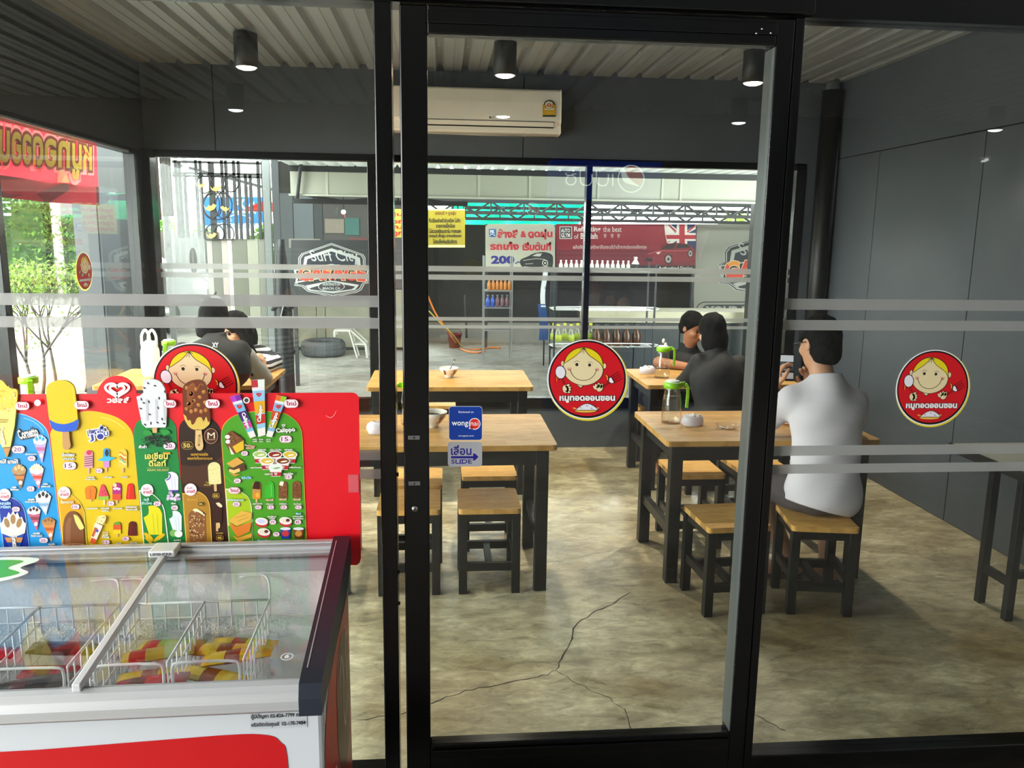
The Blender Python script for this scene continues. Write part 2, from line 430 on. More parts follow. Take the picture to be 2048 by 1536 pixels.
w3 = pane_set('window_3', XL-.02, -.173, .088, 2.297, (XL-.1, XL-.02), (-.173, -.128))
w4 = pane_set('window_4', .982, XR, .088, 2.297, (.957, .982), (0, 0))
for z in (.62, .72, 1.02): MB().cyl((-.128, YF+.04, z), (-.124, YF+.04, z), .006, n=8).build('screw', M_blackmatt, w3)
# sliding door
door = struct(MB().box(-.107, -.035, YF, YF+.05, .03, 2.293).build('door_1', M_black, bevel=.004))
def dpart(nm, *a, m=M_black, bv=.004): return MB().box(*a).build(nm, m, door, bevel=bv)
sti = dpart('stile', .905, .955, YF, YF+.075, .03, 2.293)
MB().box(.9035, .906, YF+.004, YF+.073, .176, 2.22).build('stile_lit_face', mat('stile_lit_grey', '#5a5f60', .35, metal=.3), sti)  # inner face of the black stile, its lit look put into a grey colour
tr = dpart('top_rail', -.035, .905, YF, YF+.045, 2.222, 2.293)
dpart('rail_lip', -.035, .905, YF-.006, YF+.002, 2.248, 2.28, bv=.002)
dpart('bottom_rail', -.035, .905, YF, YF+.045, .03, .175)
dpart('rail_lip', -.03, .90, YF-.008, YF+.002, .128, .158, bv=.002)
MB().box(-.035, .905, YF+.019, YF+.025, .175, 2.222).build('door_pane', M_pane, door)
for z in (1.140, 1.005):
    pl = MB().box(-.094, -.061, YF-.003, YF, z-.006, z+.006).build('rivet_plate', mat('satin_plate', '#8f9092', .45, metal=.7), door, bevel=.001)
    MB().cyl((-.0775, YF-.005, z), (-.0775, YF-.003, z), .0025, n=8).build('rivet', M_blackmatt, pl)
lk = MB().lathe((0, 0, 0), [(.0, 0), (.0085, 0), (.0085, .004), (.006, .006), (0, .006)], 16)
lkv = MB().cyl((-.0765, YF-.007, .930), (-.0765, YF, .930), .0085, n=18).build('lock_cylinder', mat('chrome', '#c9cbcd', .15, metal=1), door)
MB().box(-.0775, -.0755, YF-.0078, YF-.0068, .9245, .9355).build('key_slot', M_blackmatt, lkv)
for x, z in ((.86, 2.262), (.845, 2.25), (.885, 2.252)): MB().cyl((x, YF-.009, z), (x, YF-.005, z), .003, n=6).build('screw', mat('chrome', '#c9cbcd'), door)

# round black pipe in the back corner
pm = MB().cyl((3.035, 6.36, 0), (3.035, 6.36, 2.86), .078, n=28).build('corner_pipe', M_blackmatt); tag(pm, 'black round steel pipe standing in the back corner by the grey wall', 'pipe')
ORG[pm] = Vector((0, 0, 0))
MB().cyl((3.035, 6.36, 2.86), (3.035, 6.36, 2.93), .05, n=16).build('pipe_neck', mat('grey_mortar', '#5d5f60', .9), pm)

# ---------------------------------------------------------------- outside ground
struct(MB().box(-14, 12, 6.55, 30, -.12, 0).box(-14, XL-.1, -8, 6.55, -.12, 0).build('ground_yard', M_yard))
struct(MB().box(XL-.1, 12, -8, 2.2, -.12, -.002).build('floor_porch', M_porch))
# the house across the porch, behind the camera: what the glass mirrors
struct(MB().box(-4.6, 6.5, -3.75, -3.55, 0, 2.98).build('wall_porch', mat('porch_wall_paint', '#54524f', .7, noise=.1, nscale=2)))

struct(MB().box(5.4, 5.6, -3.6, 2.2, 0, 2.98).build('wall_porch_light_block', mat('porch_wall_paint', '#54524f')))  # unseen wall, added to stop side daylight veiling the glass

# ---------------------------------------------------------------- surface downlights
M_lamp = mat('lamp_glow', '#ffe9c4', .4, emit=36.0)
M_lamp_white = mat('lamp_glow_white', '#f4fbff', .4, emit=22.0)
def downlight(x, y, label, glow, col, watts, group):
    t = thing('ceiling_light', label, 'ceiling light', (x, y, 2.72), group)
    MB().lathe((x, y, 2.72), [(.063, .012), (.063, 0), (.072, 0), (.072, .20), (.06, .205), (0, .205)], 28).build('lamp_body', mat('black_powder_coat', '#131313', .5), t)
    for i in range(3): MB().box(x-.032+i*.009, x-.029+i*.009, y-.074, y-.070, 2.72+.150+i*.001, 2.72+.168).build('vent_slot', M_gap, t)
    MB().lathe((x, y, 2.72), [(0, -.014), (.03, -.012), (.052, -.005), (.062, .004), (.062, .012), (0, .012)], 24).build('diffuser', glow, t)
    l = bpy.data.lights.new('downlight_beam', 'SPOT'); l.energy = watts; l.spot_size = radians(112); l.spot_blend = .85; l.shadow_soft_size = .05; l.color = col
    o = bpy.data.objects.new('downlight_beam', l); COL.objects.link(o); o.parent = t; o.location = (0, 0, -.05)
for x, w in ((-1.20, 'left'), (.41, 'middle'), (2.04, 'right')):
    downlight(x, 5.42, {'left': 'black downlight with warm bulb nearest to the left glass wall', 'middle': 'black cylinder downlight with warm bulb in front of the white air conditioner', 'right': 'black cylinder downlight with warm bulb over the diners near the corner pipe'}[w], M_lamp, (1, .90, .74), 170, 'surface downlights on the ribbed ceiling')
for i, x in enumerate((-1.70, .53, 2.6, 5.0)):
    downlight(x, -2.65, 'black porch downlight, %s from the street side, mirrored in the glass' % ('first', 'second', 'third', 'fourth')[i], M_lamp_white, (1, .98, .96), 170, 'porch downlights')

for i, (p, q) in enumerate((((1905, 349), (1946, 336)), ((1926, 351), (1968, 337)), ((1966, 325), (1984, 318)))):
    a, b = atz(*p, 2.52), atz(*q, 2.52); a[1] = 2*YF-a[1]; b[1] = 2*YF-b[1]
    t = thing('tube_light', 'fluorescent tube number %s over the porch, mirrored on the right pane' % ('one', 'two', 'three')[i], 'tube light', tuple(a), 'porch tube lights')
    MB().tube([tuple(a), tuple(b)], .014, 8).build('tube', mat('tube_glow', '#f4f8f0', .4, emit=5.0), t); MB().bar((a[0], a[1], 2.55), (b[0], b[1], 2.55), .05, .02).build('tube_batten', mat('white_plastic', '#dcdcdc', .4), t)
    for e in (a, b): MB().cyl((e[0], e[1], 2.55), (e[0], e[1], 2.93), .004, n=6).build('hanging_wire', M_blackmatt, t)
# ================================================================ furniture
def wood(name, a, b, rough, along='x'):
    m = mat(name, a, rough, coat=0.0, spec=.25); nt = m.node_tree; bs = nt.nodes['Principled BSDF']
    tc = nt.nodes.new('ShaderNodeTexCoord'); mp = nt.nodes.new('ShaderNodeMapping'); nt.links.new(tc.outputs['Object'], mp.inputs[0])
    br = nt.nodes.new('ShaderNodeTexBrick'); br.inputs['Scale'].default_value = 1.0; br.inputs['Mortar Size'].default_value = .0006
    br.inputs['Brick Width'].default_value = .30; br.inputs['Row Height'].default_value = .065
    br.inputs['Color1'].default_value = (*lin(a), 1); br.inputs['Color2'].default_value = (*lin(b), 1); br.inputs['Mortar'].default_value = (*[x*.6 for x in lin(b)], 1)
    nt.links.new(mp.outputs[0], br.inputs['Vector'])
    n = nt.nodes.new('ShaderNodeTexNoise'); n.inputs['Scale'].default_value = 9; n.inputs['Detail'].default_value = 7; n.inputs['Distortion'].default_value = 1.0
    m2 = nt.nodes.new('ShaderNodeMapping'); m2.inputs['Scale'].default_value = (1, 7, 1); nt.links.new(tc.outputs['Object'], m2.inputs[0]); nt.links.new(m2.outputs[0], n.inputs['Vector'])
    r = nt.nodes.new('ShaderNodeValToRGB'); r.color_ramp.elements[0].position = .25; r.color_ramp.elements[1].position = .55
    r.color_ramp.elements[0].color = (.50, .42, .34, 1); r.color_ramp.elements[1].color = (1, 1, 1, 1); nt.links.new(n.outputs['Fac'], r.inputs[0])
    x = nt.nodes.new('ShaderNodeMix'); x.data_type = 'RGBA'; x.blend_type = 'MULTIPLY'; x.inputs[0].default_value = .8
    nt.links.new(br.outputs['Color'], x.inputs[6]); nt.links.new(r.outputs[0], x.inputs[7]); nt.links.new(x.outputs[2], bs.inputs['Base Color'])
    return m
M_wood = wood('rubberwood', '#c99c58', '#b98a48', .45)
M_seat = wood('rubberwood_brightened', '#deb068', '#cf9e54', .45)  # same rubberwood, colour brightened to stand in for light the seats lack
M_leg = mat('black_wood_stain', '#0a0909', .42, noise=.3, nscale=14, stretch=(6, 6, 1))

def top_slab(x0, x1, y0, y1, z0, z1, r):
    P = [(p[0], p[1], z0) for p in rrect(x0, y0, x1, y1, r, 3)]
    return MB().prism(P, (0, 0, z1-z0))
def make_stool():
    t = thing('stool', 'stool', 'stool')
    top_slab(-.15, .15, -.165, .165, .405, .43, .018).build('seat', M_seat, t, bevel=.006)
    for sx in (-1, 1):
        for sy in (-1, 1): MB().box(sx*.128-.02, sx*.128+.02, sy*.143-.02, sy*.143+.02, 0, .405).build('leg', M_leg, t, bevel=.002)
    for sy in (-1, 1):
        MB().box(-.108, .108, sy*.143-.012, sy*.143+.012, .365, .405).build('apron', M_leg, t)
        MB().box(-.108, .108, sy*.143-.012, sy*.143+.012, .115, .155).build('stretcher', M_leg, t)
    for sx in (-1, 1):
        MB().box(sx*.128-.012, sx*.128+.012, -.123, .123, .365, .405).build('apron', M_leg, t)
        MB().box(sx*.128-.012, sx*.128+.012, -.123, .123, .155, .195).build('stretcher', M_leg, t)
    MB().box(-.016, .016, -.131, .131, .12, .15).build('middle_stretcher', M_leg, t)
    return t
def make_table(w=1.08, d=.69):
    t = thing('table', 'table', 'table')
    top_slab(-w/2, w/2, -d/2, d/2, .718, .745, .02).build('tabletop', M_wood, t, bevel=.006)
    lx, ly = w/2-.065, d/2-.065
    for sx in (-1, 1):
        for sy in (-1, 1): MB().box(sx*lx-.03, sx*lx+.03, sy*ly-.03, sy*ly+.03, 0, .718).build('leg', M_leg, t, bevel=.003)
        MB().box(sx*lx-.014, sx*lx+.014, -ly+.03, ly-.03, .635, .718).build('apron', M_leg, t)
        MB().box(sx*lx-.016, sx*lx+.016, -ly+.03, ly-.03, .235, .285).build('stretcher', M_leg, t)
    for sy in (-1, 1): MB().box(-lx+.03, lx-.03, sy*ly-.014, sy*ly+.014, .635, .718).build('apron', M_leg, t)
    return t
tbl = make_table()
tables = [(.005, 4.01, 0, 'wooden table holding a bowl and tissue pack, nearest the sliding door'),
          (.06, 5.52, 0, 'wooden table carrying one patterned bowl with a spoon, along the back window'),
          (1.625, 4.06, 0.0, 'wooden table with the front water jug, at which the person in the white shirt eats'),
          (1.91, 5.575, 0, 'wooden table with the rear water jug, shared by two people in black'),
          (-1.665, 5.59, 0, 'wooden table where the striped shirt diner sits, by the left glass'),
          (-1.665, 4.02, 0, 'wooden table behind the ice cream board, carrying the pale green topped jug')]
for i, (x, y, r, lab) in enumerate(tables):
    o = tbl if i == 0 else dup(tbl, (0, 0, 0))
    o.location = (x, y, 0); o.rotation_euler.z = r; o['label'] = lab; o['group'] = 'wooden tables with black legs'
stl = make_stool()
stools = [(.230, 3.845, 0, 'empty stool in full view beside the door, nearest to the slide sticker'),
          (-.155, 3.845, 0, 'empty stool half hidden by the black door stile, nearest to the ice cream freezer'),
          (-.145, 4.235, 0, 'empty stool tucked under the front left table behind the stile'),
          (.26, 4.385, .0, 'empty stool on the far side of the front left table, under the slide sticker'),
          (-.04, 6.26, 0, 'stool between the back left table and the back window'),
          (1.335, 3.545, .06, 'empty stool before the front right table, left of the one in use'),
          (1.418, 4.36, 0, 'empty stool under the front right table seen through its legs'),
          (1.82, 4.48, .05, 'empty stool under the front right table behind the thick door edge'),
          (1.763, 3.52, -.16, 'stool carrying the person in the white shirt'),
          (1.80, 5.03, 0, 'stool under the person in the black jacket at the back right table'),
          (1.66, 6.16, 0, 'stool under the person in the black polo facing the room'),
          (-1.58, 5.02, 0, 'stool under the person in the dark jacket with grey sleeves'),
          (-1.40, 6.18, 0, 'stool under the person in the striped shirt')]
for i, (x, y, r, lab) in enumerate(stools):
    o = stl if i == 0 else dup(stl, (0, 0, 0))
    o.location = (x, y, 0); o.rotation_euler.z = r; o['label'] = lab; o['group'] = 'wooden stools with black legs'

# folding table at the right edge
fx, fy = 2.45, 3.10
ft = thing('folding_table', 'folding table with pale top and black steel legs at the right edge', 'table', (fx, fy, 0))
MB().box(fx, fx+.62, fy-.10, fy+.50, .735, .755).build('tabletop', mat('cream_laminate', '#d8d2bf', .4), ft, bevel=.004)
MB().box(fx-.006, fx+.626, fy-.106, fy-.098, .715, .757).box(fx-.006, fx+.002, fy-.106, fy+.506, .715, .757).build('edge_band', M_blackmatt, ft)
for x in (fx+.14, fx+.50):
    for y in (fy+.17, fy+.36): MB().box(x-.018, x+.018, y-.018, y+.018, 0, .735).build('leg', M_blackmatt, ft, bevel=.002)
    MB().box(x-.015, x+.015, fy+.17, fy+.36, .16, .195).build('crossbar', M_blackmatt, ft)
MB().box(fx+.14, fx+.50, fy+.165, fy+.195, .20, .235).build('crossbar', M_blackmatt, ft)
MB().tube([(fx+.15, fy+.16, .47), (fx+.24, fy+.15, .53), (fx+.34, fy+.15, .70)], .008).build('brace', mat('bare_aluminium', '#b9bcbd'), ft)

# ---------------------------------------------------------------- table ware
M_clear = glass('clear_plastic', (.99, .995, .99), f0=.05)
M_water = glass('water', (.965, .975, .97), f0=.03)
M_lime = mat('lime_plastic', '#86c414', .35)
M_lidwhite = mat('lid_white', '#dfe6e0', .4)
def jug(x, y, z, rot, level, label, s=1.0):
    t = thing('water_jug', label, 'jug', (x, y, z), 'water jugs with lime lids')
    pr = [(.052, .0), (.055, .004), (.055, .03), (.051, .12), (.043, .172), (.042, .195)]
    inn = [(r-.0025, h+.004) for r, h in pr][::-1]
    n = 12
    MB().lathe((x, y, z), pr+inn, n).build('jug_body', M_clear, t)
    MB().lathe((x, y, z), [(.049, .006), (.051, .03), (.0485, level*.9), (.0475, level)], n).build('water', M_water, t)
    MB().lathe((x, y, z), [(.045, .188), (.047, .191), (.047, .217), (.044, .22)], 20).build('lid_band', M_lime, t)
    MB().lathe((x, y, z), [(.037, .22), (.034, .228), (0, .23)], 20).build('lid_cap', M_lidwhite, t)
    c, s_ = cos(rot), sin(rot); P = [(.042, .208), (.066, .211), (.078, .200), (.081, .16), (.079, .11), (.077, .085)]
    m = MB()
    for a, b in zip(P[:-1], P[1:]):
        m.bar((x+a[0]*c, y+a[0]*s_, z+a[1]), (x+b[0]*c, y+b[0]*s_, z+b[1]), .026, .015, up=(c, s_, 0))
    m.build('handle', M_lime, t, bevel=.003)
    return t
p = atz(1345, 848, .745); jug(p[0], p[1]+.03, .745, radians(-10), .145, 'tall clear water jug with lime lid on the front right table')
p = atz(1326, 757, .745); jug(p[0], p[1]+.03, .745, radians(-10), .075, 'clear jug with little water left on the back right table')
q = aty(57, 765, 4.31); jug(q[0], 4.31, .745, radians(-60), .12, 'water jug with lime lid seen just over the ice cream board at far left')
jug(float(atz(303, 752, .745)[0])+.07, 5.80, .745, radians(-90), .15, 'water jug half hidden behind the white carrier bag')
jug(-.155, 4.12, .745, radians(190), .12, 'water jug seen in the slit between post and door stile')

M_china = mat('glazed_china', '#e6ddd2', .15, coat=.5)
M_brush = mat('brown_brushwork', '#8a4f33', .2)
def bowl(x, y, z, R, label, spoon=True):
    t = thing('bowl', label, 'bowl', (x, y, z), 'patterned noodle bowls'); k = R/.075
    pr = [(.030, 0), (.032, .006), (.03, .01), (.05, .03), (.068, .055), (.075, .078)]
    pr = [(r*k, h*k) for r, h in pr]; inn = [(r-.004, h) for r, h in pr[2:]][::-1]; inn[-1] = (inn[-1][0]*.8, .016*k)
    MB().lathe((x, y, z), pr+inn+[(0, .014*k)], 28).build('bowl_body', M_china, t)
    MB().lathe((x, y, z), [(0, .055*k), (.064*k, .055*k)], 24).build('soup', mat('soup', '#a99a72', .2), t)
    m = MB()
    for a0, ln in ((-1.15, .5), (-2.3, .35)):
        for (da, h0, db, h1, w) in ((0, .025, ln, .066, .006), (.12, .06, ln*.6, .028, .005), (.25, .03, ln*.35, .07, .006)):
            P = []
            for i in range(6):
                f = i/5; a = a0+da+(db-da)*f; h = (h0+(h1-h0)*f)*k
                rr = np.interp(h, [q[1] for q in pr], [q[0] for q in pr])+.0008; P.append((x+rr*cos(a), y+rr*sin(a), z+h))
            m.tube(P, [w*.3, w, w, w*.8, w*.5, w*.2], 5)
    m.build('painted_grass', M_brush, t)
    if spoon:
        sp = tag(MB().tube([(x+.005, y, z+.06*k), (x+.02, y+.01, z+.09*k), (x+.04, y+.03, z+.135*k)], [.006, .004, .007], 8).build('spoon', mat('steel', '#8d8f90', .25, metal=.9)), 'steel spoon standing in a patterned bowl on the back left table', 'spoon')
    return t
p = atz(898, 757, .745); bowl(p[0], p[1]+.045, .745, .068, 'patterned bowl with a spoon standing in it, on the back left table')
p = atz(872, 858, .745); bowl(p[0]-.02, p[1]+.045, .745, .078, 'larger patterned bowl partly behind the door stile on the front left table', False)

M_bag = mat('thin_film_bag', '#e4dfe8', .25, trans=.35)
def tissue(x, y, z, label, rot=0.0):
    t = thing('tissue_pack', label, 'tissue pack', (x, y, z), 'wrapped tissue packs')
    random.seed(int(x*1000)); m = MB(); n = 14; rows = []
    for i in range(6):
        h = (0, .012, .028, .042, .05, .05)[i]; k = (.9, 1, 1, .92, .7, .25)[i]; rows.append([(x+cos(2*pi*j/n+rot)*.058*k*(1+random.uniform(-.08, .08)), y+sin(2*pi*j/n+rot)*.045*k*(1+random.uniform(-.1, .1)), z+h+(random.uniform(-.006, .008) if i > 2 else 0)) for j in range(n)])
    vs = [v for r in rows for v in r]
    m.add(vs, [(i*n+j, i*n+(j+1) % n, (i+1)*n+(j+1) % n, (i+1)*n+j) for i in range(5) for j in range(n)]+[tuple(range(5*n, 6*n))], None, True)
    m.build('film_wrap', M_bag, t)
    m = MB()
    for i in range(4):
        a = random.uniform(0, 6.28); P = [(x+cos(a+k*.5)*.03*(.4+.3*k), y+sin(a+k*.5)*.025*(.4+.3*k), z+.047+.004*((k+i) % 2)) for k in range(4)]
        m.tube(P, .003, 5)
    m.build('film_fold', mat('film_fold_grey', '#6b6870', .1), t)  # folds in a grey darker than the wrap
    return t
p = atz(1388, 852, .745); tissue(p[0], p[1]+.03, .745, 'white film wrapped tissue pack next to the front right jug')
p = atz(1296, 748, .745); tissue(p[0], p[1]+.03, .745, 'white film wrapped tissue pack next to the back right jug', .4)
p = atz(757, 868, .745); tissue(p[0], p[1]+.03, .745, 'tissue pack on the front left table seen left of the black post', .8)
p = atz(1455, 857, .745)
ash = thing('glass_saucer', 'small clear glass saucer lying on the front right table', 'saucer', (p[0], p[1], .745))
MB().lathe((p[0], p[1], .745), [(0, .003), (.045, .003), (.06, .022), (.063, .022), (.048, .0), (0, .0)], 24).build('saucer', M_clear, ash)
MB().tube([(p[0]-.07+.012*i, p[1]-.02+.01*sin(i*2), .749) for i in range(9)], .002, 5).build('wrapper_scrap', mat('steel', '#8d8f90'), ash)
p = atz(1590, 850, .745)
pl = thing('plate', 'white plate of rice at the elbow of the person in white', 'plate', (p[0], p[1]+.06, .745))
MB().lathe((p[0], p[1]+.06, .745), [(0, .002), (.06, .002), (.1, .018), (.103, .016), (.06, 0), (0, 0)], 30).build('plate_body', mat('pink_china', '#e2c6bb', .2), pl)
MB().ball((p[0], p[1]+.06, .779), (.055, .05, .03), 14, 8).build('rice', mat('rice', '#e9e6dd', .6, bump=.8, bscale=250), pl)

# carrier bag on the far left table
bx, by, bz = float(atz(303, 752, .745)[0]), float(atz(303, 752, .745)[1]), .745
bg = thing('carrier_bag', 'white plastic carrier bag with looped handles on the table by the left glass', 'bag', (bx, by, bz))
random.seed(9); n = 18; rows = []
for h, k in ((0, .8), (.03, 1), (.1, 1.02), (.17, .92), (.21, .8), (.24, .55)):
    rows.append([(bx+.062*k*cos(2*pi*j/n)*(1+random.uniform(-.1, .1)), by+.05*k*sin(2*pi*j/n)*(1+random.uniform(-.1, .1)), bz+h+random.uniform(-.008, .008)*(h > 0)) for j in range(n)])
MB().add([v for r in rows for v in r], [(i*n+j, i*n+(j+1) % n, (i+1)*n+(j+1) % n, (i+1)*n+j) for i in range(5) for j in range(n)]+[tuple(range(5*n, 6*n))], None, True).build('bag_body', mat('white_carrier', '#f2f2f0', .4, trans=.4), bg)
for dx in (-.022, .022):
    MB().tube(curve([(bx+dx-.022, by, bz+.2), (bx+dx-.03, by+.01, bz+.27), (bx+dx, by, bz+.315), (bx+dx+.028, by-.01, bz+.27), (bx+dx+.02, by, bz+.2)], 5), [.012]*3+[.009]*15+[.012]*3, 6).build('bag_handle', mat('white_carrier', '#f2f2f0'), bg)

# ---------------------------------------------------------------- air conditioner
AX0, AX1, AZ0, AZ1 = -.345, .895, 2.475, 2.79
ac = thing('air_conditioner', 'white split air conditioner mounted high on the grey back wall', 'air conditioner', (AX0, 6.2, AZ0))
prof = [(6.45, AZ1), (6.275, AZ1), (6.258, AZ1-.012), (6.245, AZ1-.10), (6.238, AZ1-.225), (6.245, AZ1-.235), (6.262, AZ1-.25), (6.275, AZ0+.012), (6.30, AZ0), (6.45, AZ0)]
M_ac = mat('warm_white_abs', '#f2ebe0', .25)
MB().prism([(AX0, y, z) for y, z in prof], (AX1-AX0, 0, 0)).build('casing', M_ac, ac, bevel=.006)
P = [(6.2425, AZ1-.175), (6.2365, AZ1-.225), (6.238, AZ1-.235)]
zl = AZ0+.082
MB().box(AX0+.045, AX1-.05, 6.236, 6.246, zl-.003, zl).build('louvre_slot', M_gap, ac)
MB().hexa([(AX0+.05, 6.245, zl-.036), (AX1-.055, 6.245, zl-.036), (AX1-.055, 6.262, zl-.036), (AX0+.05, 6.262, zl-.036)], [(AX0+.05, 6.2335, zl-.004), (AX1-.055, 6.2335, zl-.004), (AX1-.055, 6.25, zl-.004), (AX0+.05, 6.25, zl-.004)]).build('louvre', M_ac, ac, bevel=.002)
MB().box(AX0+.05, AX1-.055, 6.247, 6.262, zl-.044, zl-.037).build('louvre_slot', M_gap, ac)
MB().box(AX1-.05, AX1-.03, 6.238, 6.248, zl-.03, zl-.012).build('display_light', mat('display', '#f4f4f4', .3), ac)
def acf(x, y, d): q = aty(x, y, 6.24); return (q[0], 6.2375-d-(2.69-q[2])*.05, q[2])
pr = Print(acf, .0006)
pr.oval(980, 235, 2.1, 2.1, '#3d3a3a'); pr.text('LG', 983, 233, 988, 237, '#4a4646', .02)
pr.text('PLASMASTER', 1022, 267, 1052, 269.5, '#9a948b'); pr.text('INVERTER V', 1060, 268, 1078, 270, '#6f6a64')
pr.build('maker_mark', print_mat('print_gloss', .3), ac)
lb = Print(acf, .0006)
lb.rect(1085, 209, 1111, 234, '#d9a92f'); lb.rect(1085, 230.5, 1111, 234, '#1f4a33'); lb.rect(1089, 217, 1108, 220, '#f0ead0'); lb.rect(1091, 223, 1106, 228, '#e3b840')
lb.oval(1098, 209, 10.5, 9, '#20302b'); lb.oval(1098, 210, 8.4, 7.2, '#e9e2cf'); lb.rect(1087, 210, 1109, 214, '#d9a92f'); lb.oval(1098, 210.5, 3.6, 4, '#c3212c'); lb.text('5', 1096.6, 208, 1099.4, 213, '#ffffff', .04)
lb.build('energy_label', print_mat('print_gloss'), ac)
# ================================================================ stickers on the glass
M_stick = print_mat('sticker_vinyl', .3)
SC = aty(1060+862/7.313, 660+751/7.313, YF)
def crop_pt(x, y):                       # the door sticker, traced; metres about its centre
    q = aty(1060+x/7.313, 660+y/7.313, YF); return q[0]-SC[0], q[2]-SC[2]
def mascot(fn):
    p = Print(fn, .00006); K = '#15100f'; SK = '#e6d5a8'; RED = '#cf1420'; Y = '#e3cf1c'; WH = '#e6e3ec'
    p.oval(858, 751, 597, 599, '#e2cf2c', n=56); p.oval(848, 738, 587, 587, '#efeff2', n=56); p.oval(854, 737.5, 571, 572, K, n=56); p.oval(852.5, 734, 547, 544, RED, n=56)
    p.oval(490, 508, 27, 46, K); p.oval(490, 508, 22, 40, SK); p.oval(1107, 540, 30, 44, K); p.oval(1107, 540, 24, 38, SK)
    hair = curve([(503, 545), (520, 470), (570, 375), (670, 295), (795, 266), (915, 292), (1020, 365), (1075, 460), (1090, 580)], 5)
    p.poly(hair+[(1080, 640), (800, 700), (510, 640)], Y)
    p.line(hair, 9, K)
    face = curve([(503, 510), (600, 448), (690, 385), (755, 322), (797, 282), (835, 330), (885, 388), (960, 440), (1040, 500), (1087, 580)], 4)+curve([(1087, 625), (1060, 700), (1000, 762), (915, 808), (800, 828), (690, 806), (600, 757), (530, 682), (500, 590)], 4)
    p.poly([(690, 815), (760, 874), (800, 832)], K); p.poly([(703, 815), (757, 860), (790, 828)], SK)
    p.poly(face, SK); p.line(face, 8, K, closed=True)
    for a in (((735, 290), (770, 285), (795, 275)), ((750, 350), (785, 320), (797, 275)), ((800, 360), (803, 320), (800, 275)), ((830, 330), (822, 300), (803, 275)), ((850, 305), (830, 285), (803, 275))): p.line(curve(a, 4), 6, K, up=False)
    p.oval(700, 520, 23, 24, K); p.oval(887, 527, 22, 23, K, up=False); p.up(); p.oval(693, 526, 6, 6, '#6b5a48'); p.oval(882, 532, 6, 6, '#6b5a48', up=False)
    p.line(curve([(658, 487), (700, 464), (742, 482)], 5), 5, K, up=False); p.line(curve([(860, 492), (900, 480), (937, 500)], 5), 5, K, up=False)
    p.oval(590, 580, 34, 18, '#e3a48c', up=False); p.oval(998, 588, 34, 18, '#e3a48c', up=False)
    p.line(curve([(600, 600), (640, 680), (710, 735), (795, 752), (880, 735), (950, 680), (990, 600)], 5), 8, K)
    p.line(curve([(568, 595), (592, 600), (612, 588)], 4), 9, '#7a2a28', up=False); p.line(curve([(975, 588), (995, 602), (1018, 607)], 4), 9, '#7a2a28', up=False)
    for dx in (0, 22): p.line([(478+dx, 735), (508+dx, 805)], 6, K, up=False)
    for x in (380, 400, 430): p.line([(x, 690), (x+6, 770)], 5, '#7a1a14' if x != 400 else '#e2cf2c', up=False)
    p.oval(458, 633, 82, 102, K, -.15); p.oval(458, 633, 71, 91, WH, -.15)
    def hand(cx, cy, fingers, rot):
        for lay, g, col in ((0, 7, K), (1, 0, SK)):
            p.up(); p.oval(cx, cy, 46+g, 58+g, col, rot, up=False)
            for fx, fy, fr in fingers: p.oval(fx, fy, 36+g, 17+g, col, fr, 14, up=False)
    hand(535, 880, ((560, 830, -.5), (578, 858, -.15), (580, 888, .1), (568, 918, .35)), -.2)
    hand(1035, 862, ((962, 858, -2.2), (988, 838, -2.0), (1022, 825, -1.6), (1062, 835, -1.25)), .4)
    p.line([(1090, 840), (1185, 775)], 22, K); p.line([(1095, 836), (1180, 778)], 9, RED)
    p.poly(curve([(1115, 660), (1160, 690), (1168, 740), (1140, 775), (1150, 720)], 4), K); p.poly(curve([(1122, 668), (1152, 692), (1158, 735), (1145, 755), (1148, 715)], 4), Y)
    for a, b in (((1195, 695), (1312, 625)), ((1220, 718), (1335, 655)), ((1238, 748), (1350, 686)), ((1252, 785), (1370, 718))): p.line([a, b], 9, '#5a0a10', up=False)
    p.poly(curve([(1195, 695), (1220, 718), (1238, 748), (1255, 790), (1215, 800), (1170, 780), (1168, 730)], 4, True), K)
    p.poly(curve([(1195, 708), (1215, 728), (1228, 755), (1243, 783), (1213, 790), (1180, 773), (1176, 735)], 4, True), '#f1eff2')
    p.text('หมูทอดออนซอน', 442, 978, 1262, 1082, '#f4f2f2', .045, outline=K, ow=.05)
    for x in (668, 995): p.oval(x, 1165, 34, 14, '#e89a3a', .3 if x < 800 else -.3)
    p.oval(830, 1196, 168, 36, K); p.oval(830, 1198, 158, 28, '#e8b84a')
    rice = []
    for i in range(11): rice += [(678+i*31+8, 1192-95*sin(pi*(i+.3)/11.2)-0), (678+i*31+22, 1192-95*sin(pi*(i+.75)/11.2)-8)]
    rice = [(672, 1190)]+rice+[(996, 1190)]
    p.poly(rice, WH); p.line(rice, 8, K, closed=True)
    for x, y in ((755, 1160), (848, 1132), (915, 1168)): p.line(curve([(x-14, y-6), (x, y-10), (x+12, y+4)], 4), 7, K)
    return p
def sticker(cx, cz, label):
    def fn(x, y, d): a, b = crop_pt(x, y); return (cx+a, YF+FY-.0004-d, cz+b)
    o = mascot(fn).build('round_sticker', M_stick); return tag(o, label, 'sticker', 'round restaurant stickers')
FY = .019; sticker(SC[0], SC[2], 'round red sticker of a smiling child on the sliding door')
FY = .033
q = aty(1866, 777, YF+FY); sticker(q[0], q[2], 'round red sticker of a smiling child on the fixed pane by the grey wall')
q = aty(393, 770, YF+FY); sticker(q[0], q[2], 'round red sticker of a smiling child rising behind the ice cream board')
q = atx(166, 543, XL-.036)
def fnL(x, y, d): a, b = crop_pt(x, y); return (XL-.0285+d, q[1]-a, q[2]+b)
tag(mascot(fnL).build('round_sticker', print_mat('sticker_vinyl_backlit', .4, .5)), 'round sticker on the left side window, seen from its back', 'sticker', 'round restaurant stickers')

